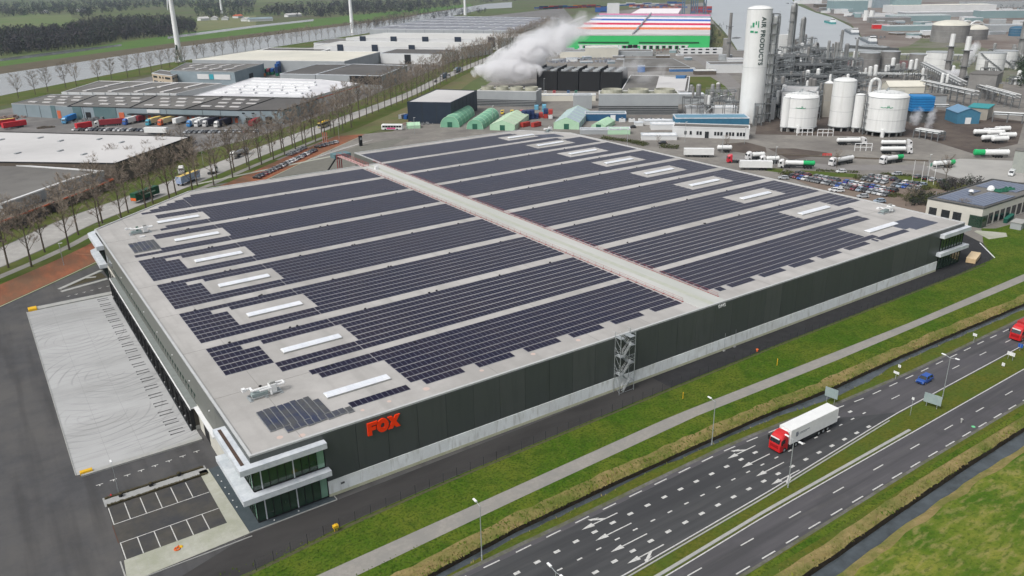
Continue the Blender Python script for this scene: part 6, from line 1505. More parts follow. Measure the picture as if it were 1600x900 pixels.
for i, (px, py, w_, d_, h) in enumerate(sorted(((1205, 150, 22, 16, 26), (1232, 140, 20, 18, 24), (1262, 146, 24, 18, 20), (1292, 140, 22, 18, 22), (1318, 136, 18, 16, 20), (1215, 172, 20, 12, 16), (1240, 128, 24, 14, 26), (1280, 122, 24, 14, 22), (1300, 165, 18, 12, 14), (1330, 160, 16, 14, 14), (1195, 128, 18, 14, 24), (1265, 168, 16, 10, 12), (1322, 118, 20, 10, 14), (1350, 135, 20, 8, 8), (1200, 105, 14, 14, 26), (1222, 100, 18, 12, 20), (1250, 100, 22, 12, 16), (1290, 104, 22, 12, 16), (1236, 160, 20, 12, 18), (1276, 158, 20, 12, 16), (1312, 150, 18, 12, 16)))):
    frame(px, py, w_, d_, h, 'steel process structure with pipes, %s from the left in the tall block' % ordn(i+1), 5.5, -.68, 6, seed=i)
for i, (px, py, r_, h) in enumerate(((1246, 170, 1.6, 13), (1256, 171, 1.7, 13), (1267, 172, 1.7, 12), (1234, 165, 1.2, 12), (1222, 168, 1.0, 14), (1300, 172, 1.2, 9))):
    tank(px, py, r_, h, 'slim upright grey vessel, %s from the left in front of the plant block' % ordn([1246, 1256, 1267, 1234, 1222, 1300].index(px)+1), 'upright_vessel', m_pcol, 'dome', 0, None, 'vessel', 'slim upright vessels', rings=1, n=12)
R_ = random.Random(99); zone = [(1182, 92), (1330, 92), (1345, 175), (1300, 190), (1200, 186), (1178, 150)]; k = 0
L9 = sorted((x_, R_.uniform(92, 190)) for x_ in [R_.uniform(1180, 1345) for _ in range(60)]); L9 = [v for v in L9 if inpoly(v[0], v[1], zone)][:36]
for px, py in L9:
    k += 1; frame(px, py, R_.uniform(7, 16), R_.uniform(6, 12), R_.uniform(8, 24)*(1.1-(py-92)/180), 'dense pipe and vessel cluster, %s from the left in the plant block' % ordn(k), 4.2, -.68, 8, 'pipe_cluster', 'steel structure', 'pipe clusters of the plant block', k+50)
for k in range(12):
    px = R_.uniform(1196, 1335); column(px, R_.uniform(100, 150), R_.uniform(62, 92), R_.uniform(.6, 1.2), 'thin process column in the crowd of the plant block, %s one built' % ordn(k+1) if 0 else 'thin secondary process column within the dense plant block', False, _mc['column_cladding'] if k % 2 else m_tgrey, 'thin secondary columns', 3)
for k, (px, py) in enumerate(sorted(R_.choice(((R_.uniform(1445, 1600), R_.uniform(120, 185)), (R_.uniform(1340, 1500), R_.uniform(112, 128)), (R_.uniform(1500, 1600), R_.uniform(86, 120)), (R_.uniform(1060, 1150), R_.uniform(150, 185)))) for _ in range(26))):
    frame(px, py, R_.uniform(6, 13), R_.uniform(4, 9), R_.uniform(3.5, 9), 'low pipe manifold in the yards around the tanks, %s from the left' % ordn(k+1), 3.5, -.6, 4, 'pipe_manifold', 'pipework', 'low pipe manifolds', k+200)
# the white product tanks
H1 = hpx(1247, 203, 151); H4 = hpx(1379, 209, 150)
t1 = tank(1247, 203, 9.0, H1, 'large white tank with a green swoosh, left one of the two lettered tanks', mt=m_twhite, legs=14, group=None)
t4 = tank(1379, 209, 10.2, H4, 'largest white tank with a green swoosh and a gooseneck pipe behind', mt=m_twhite, legs=14, group=None)
t2 = tank(1311, 203, 5.9, hpx(1311, 203, 126), 'tall plain white tank between the two lettered tanks', mt=m_twhite, legs=8, roof='dome')
t3 = tank(1337, 206, 2.5, hpx(1337, 206, 148), 'slim tall white cylinder right of the plain tall tank', mt=m_twhite, roof='dome', legs=4, rings=0)
t5 = tank(1225, 205, 2.3, hpx(1225, 205, 152), 'slim white cylinder hugging the left lettered tank', mt=m_twhite, roof='dome', legs=4, rings=0)
for t_, pxx, r_, z in ((t1, 1247, 9.0, H1*.72), (t4, 1379, 10.2, H4*.76)):
    p = WO(t_); a0 = math.atan2(CAMP.y-p.y, CAMP.x-p.x); b = MB()
    for k in range(22):
        a = a0+(-.26+.026*k); hh = .28+(.9 if 10 < k < 16 else 0)*abs(sin(k*1.7)); x, y = cos(a)*(r_+.05), sin(a)*(r_+.05); b.obox((x, y), (-sin(a), cos(a)), r_*.024, .08, z+.12*sin(k), z+hh+.12*sin(k))
    b.local('green_script', m_lg, t_)
    b = MB(); b.tube((cos(a0)*(r_+.6), sin(a0)*(r_+.6), 0), (cos(a0)*(r_+.6), sin(a0)*(r_+.6), 3.2), .9, 10); b.tube((cos(a0)*(r_+.6), sin(a0)*(r_+.6), 3.2), (cos(a0)*r_*.6, sin(a0)*r_*.6, 4.5), .9, 10); b.local('outlet_pipe', m_twhite, t_)
    b = MB(); aa = a0-1.05
    for k in range(5): b.obox((cos(aa)*(r_+.9), sin(aa)*(r_+.9)), (-sin(aa), cos(aa)), 2.4, 1.4, 3+k*(z/4.6), 3.15+k*(z/4.6)); b.tube((cos(aa)*(r_+1.2)-.8, sin(aa)*(r_+1.2), 1), (cos(aa)*(r_+1.2)-.8, sin(aa)*(r_+1.2), z+5), .08, 4)
    b.tube((cos(aa)*(r_+.8), sin(aa)*(r_+.8), 0), (cos(aa)*(r_+.8), sin(aa)*(r_+.8), z+6), .35, 6); b.local('stair_cage', m_psteel, t_)
    b = MB(); hh = H4 if r_ > 10 else H1
    for k in range(20):
        a, a2 = k*pi/10, (k+1)*pi/10
        for zz in (.6, 1.2): b.tube((cos(a)*r_*.7, sin(a)*r_*.7, hh+1.8+zz), (cos(a2)*r_*.7, sin(a2)*r_*.7, hh+1.8+zz), .07, 3)
        b.tube((cos(a)*r_*.7, sin(a)*r_*.7, hh+1.5), (cos(a)*r_*.7, sin(a)*r_*.7, hh+3), .06, 3)
    b.cyl(1, 1, hh+2, hh+4, .6, 8); b.cyl(-2, 0, hh+1.6, hh+3.4, .5, 8); b.local('roof_rail', m_steel, t_)
p = G(1352, 190); t = thing('gooseneck_pipe', 'thick pale gooseneck pipe curling over behind the largest white tank', 'pipe', (p.x, p.y, 0)); hh = hpx(1352, 190, 132); b = MB()
dr_ = Vector((cR.x, cR.y, 0)).normalized(); q = [(0, 0, 0), (0, 0, hh)]+[tuple(dr_*(2.6-2.6*cos(a))+Vector((0, 0, hh+3*sin(a)))) for a in (.4, .9, 1.57, 2.2, 2.7, 3.14)]+[tuple(dr_*5.2+Vector((0, 0, hh-5)))]; b.path(q, .9, 10); b.local('pipe', m_twhite, t)
p4 = W4([(1218, 186), (1270, 188), (1275, 178), (1222, 176)], 0); shed('white_cold_box', 'plain white box building behind the left lettered tank', 'building', p4, hpx(1244, 184, 140), m_wwhite, m_rwhite, edge=m_wgrey)
p4 = W4([(1196, 186), (1209, 187), (1212, 180), (1199, 179)], 0); shed('white_cold_box', 'narrow white box at the foot of the plant beside the tall tower', 'building', p4, 12, m_wwhite, m_rwhite, edge=m_wgrey)
t = tank(1290, 182, 3.6, 0, 'square-looking beige bin with a white cone roof left of the tall plain tank', 'silo', mat('silo_beige', (.36, .34, .30), (.30, .285, .25), .7, .2), 'cone', 0, 130, 'silo', n=4, rmt=m_twhite, rings=1)
b = MB(); hh = hpx(1290, 182, 130); b.cyl(0, 0, hh+1, hh+5, .7, 8); b.local('vent', m_twhite, t)
# blue fan cooler, white gable, sheds
p = G(1432, 190); t = thing('blue_cooler', 'bright blue louvred box on dark legs right of the largest white tank', 'cooler', (p.x, p.y, 0), -.68); b = MB(); b.box(-6, 6, -5, 5, 6.5, 14.5); b.local('casing', mat('cooler_blue', (.02, .22, .50), (.02, .17, .42), .5, .3), t)
for k in range(5): b = MB(); b.box(-6.1, 6.1, -5.15, -5, 7.2+k*1.45, 7.5+k*1.45); b.box(-6.15, -6, -5, 5, 7.2+k*1.45, 7.5+k*1.45); b.local('louvre', mat('cooler_blue2', (.01, .12, .32)), t)
for x in (-5, 5):
    for y in (-4, 4): b = MB(); b.box(x-.3, x+.3, y-.3, y+.3, 0, 6.5); b.local('leg', m_psteel, t)
b = MB(); b.box(-5, 5, -4, 4, 0, 5.5); b.local('base_unit', m_pdark, t)
p = G(1422, 178); t = thing('blue_gable_roof', 'pale blue gabled shed behind the blue louvred box', 'shed', (p.x, p.y, 0), -.68)
def gable(t, w_, d_, h, hr, wm_, rm_, along_x=True, over=.3):
    b = MB(); x, y = w_/2, d_/2; b.hexa([(-x, -y, 0), (x, -y, 0), (x, y, 0), (-x, y, 0)], [(-x, -y, h), (x, -y, h), (x, y, h), (-x, y, h)])
    for s in (-1, 1): b.face([(s*x, -y, h), (s*x, y, h), (s*x, 0, h+hr)][::s])
    b.local('wall', wm_, t)
    for s in (-1, 1):
        b = MB(); X = x+over; b.hexa([(-X, s*(y+over), h-.1), (X, s*(y+over), h-.1), (X, 0, h+hr), (-X, 0, h+hr)][::s*-1 if s > 0 else 1], [(-X, s*(y+over), h+.1), (X, s*(y+over), h+.1), (X, 0, h+hr+.25), (-X, 0, h+hr+.25)][::s*-1 if s > 0 else 1]); b.local('roof_slope', rm_, t)
gable(t, 12, 9, 7, 3, mat('shed_blue', (.10, .22, .36), (.12, .26, .40)), mat('roof_paleblue', (.22, .34, .46), (.26, .38, .5)))
p = G(1412, 150); t = thing('white_gable_hall', 'white gabled hall behind the largest tank', 'hall', (p.x, p.y, 0), -.65); gable(t, 26, 13, 7, 3, m_rcream, m_rcream)
p = G(1448, 166); t = thing('stone_shed', 'grey flat shed behind the blue louvred box', 'shed', (p.x, p.y, 0), -.6); b = MB(); b.box(-9, 9, -5, 5, 0, 7); b.local('wall', m_wgrey, t); b = MB(); b.box(-9.2, 9.2, -5.2, 5.2, 7, 7.4); b.local('roof', m_rgrey, t)
p = G(1502, 190); t = thing('blue_plant_house', 'blue gabled plant house with a white door on dark ground', 'building', (p.x, p.y, 0), .9); gable(t, 15, 12, 6, 2.4, mat('house_blue', (.05, .16, .25), (.06, .19, .29), .6), mat('house_roof', (.13, .24, .36), (.16, .28, .40), .6))
b = MB(); b.box(-7.62, -7.5, -1.5, 1.5, 0, 3.4); b.local('door', m_white, t)
p = G(1530, 184); t = thing('teal_roofed_shed', 'stone-coloured shed with a teal flat roof behind the blue plant house', 'shed', (p.x, p.y, 0), .3); b = MB(); b.box(-8, 8, -5, 5, 0, 6.5); b.local('wall', mat('stone_wall', (.33, .31, .27), (.28, .26, .22)), t); b = MB(); b.box(-8.4, 8.4, -5.4, 5.4, 6.5, 7); b.local('roof', mat('teal_roof', (.04, .24, .26), (.05, .28, .30)), t)
p = G(1535, 150); t = thing('grey_block', 'large plain grey concrete block building behind the pipe bridge', 'building', (p.x, p.y, 0), .3); b = MB(); b.box(-11, 11, -8, 8, 0, 15); b.local('wall', m_tgrey, t); b = MB(); b.box(-11.3, 11.3, -8.3, 8.3, 15, 15.4); b.local('roof', m_rgrey, t)
tank(1557, 150, 2.6, 0, 'beige concrete cylinder with a yellow collar right of the grey block', 'stair_silo', mat('silo_cream', (.42, .38, .28), (.36, .33, .25)), 'flat', 0, 130, 'silo', rings=0)
def rack(a, c, h, w_, label, np_=5, step=7, roofed=False):
    p0, p1 = G(*a), G(*c); d = p1-p0; L_ = d.length; t = thing('pipe_rack', label, 'pipe bridge', (p0.x, p0.y, 0), math.atan2(d.y, d.x)); n = int(L_/step)
    b = MB()
    for i in range(n+1):
        x = L_*i/n
        for s in (-1, 1): b.box(x-.2, x+.2, s*w_/2-.2, s*w_/2+.2, 0, h)
        for z in (h*.55, h*.8, h): b.box(x-.15, x+.15, -w_/2, w_/2, z-.3, z)
    b.local('frame', m_psteel, t)
    for z in (h*.8, h):
        for k in range(np_): y = -w_/2+w_*(k+.5)/np_; b = MB(); b.tube((0, y, z+.35), (L_, y, z+.35), .18+.14*(k % 3), 6); b.local('pipe', [m_steel, m_twhite, m_pcol][k % 3], t)
    return t
rack((1440, 150), (1520, 170), 10, 5, 'long blue-grey pipe bridge running right past the blue louvred box', 5)
rack((1520, 150), (1585, 170), 8, 5, 'pipe bridge curving towards the right edge behind the teal shed')
rack((1330, 176), (1480, 178), 5, 3, 'low pipe rack passing behind the white tanks', 4)
rack((1340, 92), (1600, 96), 5, 4, 'far straight pipe rack along the tank pits', 4, 10)
rack((1330, 122), (1440, 124), 4, 4, 'low pipe rack on the near side of the tank pits', 4, 10)
rack((1550, 190), (1620, 194), 5, 3, 'pipe rack at the right edge beyond the round white bullets', 4)
rack((1432, 214), (1470, 220), 4, 6, 'dense low manifold of white pipes right of the largest tank', 7, 3)
rack((1440, 116), (1500, 150), 9, 6, 'steel conveyor-like frame sloping down behind the white gabled hall', 5)
# far tanks
for (px, py, r_, ty, mt_, lab, rf) in ((1356, 111, 8.2, 82, m_tgrey, 'grey cylindrical tank, first of three in the red-brown pits', 'flat'), (1388, 110, 7.6, 80, m_tgrey, 'grey cylindrical tank, second of three in the red-brown pits', 'flat'), (1433, 109, 7.6, 84, m_tgrey, 'grey cylindrical tank, third of three in the red-brown pits', 'flat'),
        (1443, 110, 3.2, 88, m_twhite, 'narrow white tank squeezed beside the third grey tank', 'dome'), (1464, 110, 10.5, 81, m_twhite, 'broad white tank right of the grey ones', 'flat'), (1546, 109, 10.5, 82, m_twhite, 'white tank with a dark diagonal stair', 'flat'), (1567, 104, 9.5, 79, m_twhite, 'white tank half hidden behind the one with the diagonal stair', 'flat'),
        (1482, 65, 20, 39, m_tgrey, 'huge dark grey domed tank beyond the grass, left of two', 'dome'), (1514, 61, 19, 45, m_tgrey, 'huge grey tank with white arches over its roof, right of two', 'dome')):
    t = tank(px, py, r_, 0, lab, mt=mt_, roof=rf, ty=ty, rings=2, rmt=m_rcream if rf == 'dome' and r_ > 15 else None)
    if 'diagonal' in lab: 
        hh = hpx(px, py, ty); b = MB(); p = WO(t); a0 = math.atan2(CAMP.y-p.y, CAMP.x-p.x)
        for k in range(14): a = a0+.9-k*.13; b.obox((cos(a)*(r_+.5), sin(a)*(r_+.5)), (-sin(a), cos(a)), 1.6, .9, .3+(hh-1)*(1-k/13), .9+(hh-1)*(1-k/13)) if 0 else b.obox((cos(a)*(r_+.5), sin(a)*(r_+.5)), (-sin(a), cos(a)), 1.6, .9, .3+(hh-1)*(k/13), .9+(hh-1)*(k/13))
        b.local('stair', m_psteel, t)
    if 'arches' in lab:
        hh = hpx(px, py, ty); b = MB()
        for k in range(2): b.path([(18*cos(a), (-6+12*k), hh+9*sin(a)) for a in [i*pi/10 for i in range(11)]], 1.0, 5)
        b.local('arch', m_white, t)
for (px, py, ty, r_, lab, mt_) in ((1478, 122, 53, 1.9, 'striped grey chimney right of the broad white tank', m_tgrey), (1501, 134, 57, 2.0, 'grey chimney with a pale foot, second of the pair', m_tgrey), (1593, 92, 12, 3.0, 'tall pale chimney near the right edge', m_pcol), (1137, 96, 20, 1.5, 'slim grey chimney between the striped warehouse and the lettered tower', m_tgrey)):
    hh = hpx(px, py, ty); p = G(px, py); t = thing('chimney', lab, 'chimney', (p.x, p.y, 0)); b = MB(); b.tube((0, 0, 0), (0, 0, hh*.72), r_*1.15, 12, 0, r_); b.local('shaft', mt_, t)
    b = MB(); b.tube((0, 0, hh*.72), (0, 0, hh), r_*.95, 12, 0, r_*.9); b.local('top_section', m_twhite if mt_ is m_tgrey and px > 1200 else mt_, t)
    b = MB()
    for z in (.4, .72): b.cyl(0, 0, hh*z, hh*z+.3, r_*1.9, 10)
    b.local('platform', m_psteel, t)
t = tank(1134, 90, 3.6, 0, 'grey stubby column vessel at the foot of the slim chimney', 'vessel_column', m_tgrey, 'flat', 0, 60, 'vessel'); t = tank(1133, 94, 6.5, 5, 'pale low round base under the grey column vessel', 'round_base', m_wgrey, 'flat', 0, None, 'base')
# horizontal white bullets
for i, (px, py) in enumerate(((1534, 213), (1546, 222), (1549, 211), (1556, 214), (1562, 224), (1566, 208), (1574, 218))):
    p = G(px, py); t = thing('bullet_trailer', 'short round-ended white tank trailer, %s from the left in the parked cluster' % ordn(i+1), 'tank trailer', (p.x, p.y, .05), -.55+rnd(-.1, .1)+pi, 'cluster of white tank trailers'); tank_trailer(t, -4, 8.5, m_trw, None, 1.25); wheels(t, (1.5, 2.8), 1.0)
# small elevated far buildings on the north quay
def block(px, py, w_, d_, ty, lab, wm_, rm_, rot=-.68, name='industrial_building', cat='building', seam=None):
    p = G(px, py); h = hpx(px, py, ty); c, s = cos(rot), sin(rot); pts = [(p.x+x*c-y*s, p.y+x*s+y*c) for x, y in ((-w_/2, 0), (w_/2, 0), (w_/2, d_), (-w_/2, d_))]
    return shed(name, lab, cat, pts, h, wm_, rm_, seam=seam)
m_wteal2 = mat('wall_paleteal', (.19, .27, .28), (.22, .30, .31), .7, .05); m_rteal = mat('roof_mint', (.34, .40, .385), (.40, .45, .435), .8, .03)
for a in ((1327, 19, 70, 40, 1, 'pale teal silo building at the head of the harbour', m_wteal2, m_rteal), (1417, 19, 50, 30, -2, 'pale green-grey silo building right of the twin white chimneys', m_wteal2, m_rteal), (1308, 14, 30, 30, 0, 'grey silo building left of the pale teal one', m_wgrey, m_rgrey), (1387, 12, 60, 30, -4, 'pale blue block behind the twin chimneys', m_wblue, m_rwhite),
          (1475, 20, 190, 60, 8, 'very long low white factory in the far distance', m_wwhite, m_rcream), (1530, 26, 250, 40, 18, 'long pale grey factory in front of the far white one', m_wgrey, m_rwhite), (1440, 33, 90, 40, 24, 'mint roofed shed left of the far grey factory', m_wteal2, m_rteal), (1375, 28, 50, 30, 22, 'small white quay shed by the twin chimneys', m_wwhite, m_rwhite),
          (1432, 48, 80, 22, 40, 'mint coloured low shed near the brown quay yard', m_wteal2, m_rteal), (1573, 50, 42, 24, 39, 'grey block right of the huge tanks', m_wgrey, m_wgrey), (1590, 28, 120, 30, 16, 'pale shed at the far right edge', m_wteal2, m_rwhite), (1392, 36, 60, 24, 27, 'dark grey conveyor house on the quay', m_tgrey, m_rdark), (1560, 12, 130, 40, 3, 'grey factory block at upper right', m_wgrey, m_rgrey),
          (1352, 12, 40, 30, 0, 'white tower-like block on the quay head', m_wwhite, m_rwhite), (1265, 6, 60, 40, 0, 'pale warehouse at the tip of the far quay', m_wwhite, m_rwhite), (1290, 12, 40, 30, 6, 'brownish warehouse on the far quay', m_wbrown, m_rgrey)):
    block(*a)
block(1377, 45, 22, 9, 38, 'bright red small block on the brown quay yard', m_red, m_red); block(1456, 56, 20, 14, 48, 'white arched tent on the quay yard', m_wwhite, m_white)
R_ = random.Random(123); CN = [('white', m_wwhite, m_rwhite), ('grey', m_wgrey, m_rgrey), ('brown', m_wbrown, m_rgrey), ('mint', m_wteal2, m_rteal), ('pale blue', m_wblue, m_rwhite), ('dark', m_tgrey, m_rdark)]
for k, px in enumerate(sorted(R_.uniform(1290, 1640) for _ in range(44))):
    py = R_.uniform(14, 60) if px > 1400 else R_.uniform(16, 20+(px-1290)*.25); c = R_.choice(CN); w_ = R_.uniform(10, 34)
    block(px, py, w_, R_.uniform(8, 18), py-R_.uniform(2.5, 7), 'small %s shed in the far quay works, %s from the left' % (c[0], ordn(k+1)), c[1], c[2], R_.uniform(-1, -.3), 'quay_shed', 'shed')
for k, (px, py) in enumerate(sorted((R_.uniform(870, 1090), R_.uniform(78, 100)) for _ in range(26))):
    c = R_.choice(CN); block(px, py, R_.uniform(5, 14), R_.uniform(4, 8), py-R_.uniform(2.5, 5), 'little %s hut in the scrap yards below the green front, %s from left' % (c[0], ordn(k+1)), c[1], c[2], R_.uniform(-1, -.3), 'yard_hut', 'hut')
for i in range(2): tank(1352+i*9, 32, 4, 0, 'white chimney-like silo on the quay, %s one' % ('left' if i == 0 else 'right'), 'quay_silo', m_twhite, 'flat', 0, 16, 'silo', 'twin white quay silos', 0)
tank(1588, 56, 9, 0, 'dark blue tank near the right edge by the grey block', 'blue_tank', mat('tank_blue', (.04, .10, .17), (.05, .13, .2)), 'dome', 0, 44)
# quay heaps, cranes
def gantry(px, py, ty, lab):
    hh = hpx(px, py, ty); p = G(px, py); t = thing('gantry_crane', lab, 'crane', (p.x, p.y, 0), -.5, 'container cranes'); b = MB()
    for x in (-9, 9):
        for y in (-7, 7): b.box(x-.9, x+.9, y-.9, y+.9, 0, hh*.8)
        b.box(x-.8, x+.8, -7, 7, hh*.4, hh*.45)
    b.local('leg_frame', mat('crane_blue', (.10, .16, .22), (.14, .2, .26)), t); b = MB(); b.box(-2, 2, -38, 30, hh*.8, hh*.88); b.box(-1, 1, -1, 1, hh*.8, hh); b.tube((0, 0, hh), (0, -36, hh*.85), .6, 4); b.tube((0, 0, hh), (0, 28, hh*.85), .6, 4); b.local('boom', mat('crane_grey', (.2, .24, .28)), t)
gantry(1074, 24, -10, 'blue-grey container crane at the terminal, left one'); gantry(1094, 22, -12, 'blue-grey container crane at the terminal, right one')
# barges
def barge(px, py, L_, W_, rz, lab, hull, cab_=True, group=None):
    p = G(px, py); t = thing('barge', lab, 'barge', (p.x, p.y, .05), rz, group); b = MB(); P_ = [(-L_/2, -W_/2*.7), (-L_/2+3, -W_/2), (L_/2-10, -W_/2), (L_/2-2, -W_/4), (L_/2, 0), (L_/2-2, W_/4), (L_/2-10, W_/2), (-L_/2+3, W_/2), (-L_/2, W_/2*.7)]
    b.prism(P_, -.5, 2.6); b.local('hull', hull, t); b = MB(); b.box(-L_/2+18, L_/2-12, -W_/2+1.2, W_/2-1.2, 2.6, 3.7)
    for i in range(6): b.box(-L_/2+20+i*(L_-36)/6, -L_/2+21+i*(L_-36)/6, -W_/2+1, W_/2-1, 3.7, 4.2)
    b.local('hatch_cover', m_wgrey, t)
    if cab_: b = MB(); b.box(-L_/2+4, -L_/2+14, -W_/2+1, W_/2-1, 2.6, 5.4); b.box(-L_/2+6, -L_/2+11, -W_/2+2, W_/2-2, 5.4, 8); b.local('deckhouse', m_white, t); b = MB(); b.box(-L_/2+5.8, -L_/2+11.2, -W_/2+1.9, W_/2-1.9, 6.2, 7.3); b.local('window_band', m_dglass, t)
    return t
def bdir(a, c): p, q = G(*a), G(*c); return math.atan2(q.y-p.y, q.x-p.x)
barge(1330, 51, 85, 11, bdir((1345, 58), (1318, 44)), 'grey barge with a white wheelhouse moored at the brown quay', mat('hull_grey', (.13, .15, .17), (.17, .19, .2)))
barge(1356, 65, 75, 10, bdir((1368, 70), (1344, 59)), 'grey barge with pale deck moored nearest the plant', _mc['hull_grey'])
barge(1296, 36, 60, 9, bdir((1308, 39), (1285, 33)), 'teal green barge farthest out along the quay', mat('hull_teal', (.04, .22, .22), (.05, .26, .25)))
barge(1362, 77, 60, 8, bdir((1345, 76), (1378, 78)), 'dark low barge at the end of the basin', m_pdark, False)
# ---------------------------------------------------------------- striped warehouse
h = 15
AL, AR, BR, BL = [Vector(v) for v in W4([(884, 55.5), (1109.5, 55.5), (1110.5, 23), (940, 21)], h)]
t = thing('striped_warehouse', 'big warehouse with a bright green front and rainbow stripes across its stepped roof', 'warehouse', (AL.x, AL.y, 0))
b = MB(); P = ccw([AL, AR, BR, BL])
for i in range(4): j = (i+1) % 4; b.face([(P[i].x, P[i].y, 0), (P[j].x, P[j].y, 0), (P[j].x, P[j].y, h), (P[i].x, P[i].y, h)])
m_green = mat('wall_green', (.04, .42, .12), (.05, .46, .14), .6, .05); b.build('wall', m_green, t)
cols = [('stripe_green', (.05, .45, .14)), ('stripe_orange', (.72, .20, .08)), ('stripe_red', (.55, .03, .09)), ('stripe_blue', (.05, .13, .45)), ('stripe_grey', (.24, .32, .38)), ('stripe_pink', (.50, .20, .32))]
lim = [0, .215, .40, .60, .80, .91, 1.0]
m_rpink = mat('roof_pinkwhite', (.74, .70, .71), (.70, .66, .67), .8, .02)
for i in range(6):
    a0, a1 = lim[i], lim[i+1]; q = lambda u, v: (AL*(1-u)+AR*u)*(1-v)+(BL*(1-u)+BR*u)*v
    z0 = h+1.2*i*.0
    b = MB(); A, B, C_, D = q(0, a0), q(1, a0), q(1, a1), q(0, a1)
    b.hexa([(*A, h-.5), (*B, h-.5), (*C_, h-.5), (*D, h-.5)], [(*A, h+1.4), (*B, h+1.4), (*C_, h-.2), (*D, h-.2)]); b.build('roof_bay', m_rpink if i else m_rwhite, t)
    if i:
        n = (A-C_).normalized(); b = MB(); u = (B-A).normalized(); nn = Vector((u.y, -u.x)); c = (A+B)/2+nn*.4; b.obox((c.x, c.y), u, (B-A).length, 1.2, h-.3, h+2.3); b.build('roof_stripe', mat(*cols[i]), t)
uu = (AR-AL).normalized(); nn = Vector((uu.y, -uu.x)); L_ = (AR-AL).length
def fbox(name, a, c, z0, z1, dep, mt): m0 = AL+uu*(L_*(a+c)/2)+nn*dep/2; b = MB(); b.obox((m0.x, m0.y), uu, L_*(c-a), dep+.1, z0, z1); b.build(name, mt, t)
fbox('window_band', .09, .45, 6.6, 8.2, .3, mat('band_dark', (.02, .10, .04))); fbox('window_band', .52, .93, 6.6, 8.2, .3, _mc['band_dark'])
for k in range(12): fbox('dock_door', .10+k*.031, .122+k*.031, 0, 4, .5, m_black if k % 3 else m_wwhite)
for k in range(15): fbox('dock_door', .53+k*.022, .547+k*.022, 0, 4, .5, m_black if k % 2 else m_wwhite)
fbox('roller_door', .445, .475, 0, 5, .5, m_black); fbox('roller_door', .48, .51, 0, 5, .5, m_black); fbox('dock_fascia', .09, .86, 4.2, 5.0, .4, m_wwhite)
b = MB(); c0 = AL+uu*L_*.475; c1 = q(.475, 1); d = c1-c0; c = (c0+c1)/2; b.obox((c.x, c.y), d, d.length, 1.6, h+1.0, h+2.5); b.build('roof_seam', mat('seam_grey', (.3, .3, .32)), t)
p4 = W4([(985, 21), (1060, 21), (1065, 13), (1000, 13)], 15); t, P = shed('rear_hall', 'pale pink-white roofed hall directly behind the striped warehouse', 'hall', p4, 15, m_wwhite, m_rpink, edge=mat(*cols[5]))
block(958, 22, 26, 14, 5, 'narrow white tower-like block at the rear left of the striped warehouse', m_wwhite, m_wwhite)
# low yards in front of it
for a in ((905, 100-10, 40, 16, 80, 'low cream shed with small windows near the steam', m_rcream, m_rgrey), (940, 90, 34, 22, 74, 'cream arched-roof shed below the green front', m_rcream, m_rcream), (925, 76, 20, 12, 70, 'teal green tent below the striped warehouse', mat('tent_teal', (.06, .32, .26)), mat('tent_teal2', (.10, .40, .32))), (945, 77, 30, 10, 72, 'grey-green long tent below the striped warehouse', m_rteal, m_rteal),
          (985, 88, 46, 22, 80, 'grey flat shed among the scrap yards', m_wgrey, m_rgrey)):
    block(*a)
t, P = block(1096, 85, 44, 16, 76.5, 'white two-storey office with two rows of dark windows near the basin', m_wwhite, m_rwhite)
for i in range(4): bits(t, P, i, [(.08+.17*k, .17+.17*k, z, z+1.3) for k in range(5) for z in (1.2, 4.4)], 'window', m_dglass, .1)
p4 = W4([(974, 104), (1078, 104), (1052, 91), (975, 91)], 4); shed('grey_deck_building', 'large flat grey roof among the scrap yards behind the black cooling towers', 'building', p4, 4, m_wbrown, m_rgrey, edge=m_wgrey)
p4 = W4([(970, 142), (1075, 142), (1078, 119), (985, 117)], 6); t, P = shed('grey_white_hall', 'flat hall with a half grey half white roof beside the triangular lawn', 'hall', p4, 6, m_wgrey, m_rgrey, edge=m_wwhite)
b = MB(); b.prism(W4([(1024, 140), (1070, 141), (1074, 121), (1030, 119)], 6.5), 5.6, 6.5); b.build('white_roof_panel', m_rwhite, t); b = MB(); b.prism(W4([(1056, 119.5), (1070, 119.5), (1073, 117.5), (1056, 117.5)], 8), 6.5, 8); b.build('roof_plant', mat('plant_blue', (.05, .15, .32)), t)
block(1102, 117, 18, 9, 110, 'small brown-walled cabin with a pale roof at the lawn corner', m_wbrown, m_rcream); block(1066, 112, 22, 7, 107, 'blue and white tank shed behind the half white roof', mat('shed_blue2', (.06, .16, .35)), m_rwhite); block(1002, 113, 6, 6, 103, 'small bright blue cabin behind the grey and white hall', mat('cabin_blue', (.02, .14, .42)), mat('cabin_blue2', (.03, .18, .5)))
t, P = block(1140, 114, 34, 22, 100, 'white block with a grey roof left of the lettered tower', m_wwhite, m_rgrey)
block(1150, 102, 14, 12, 92, 'small pale shed left of the lettered tower', m_wwhite, m_rwhite)
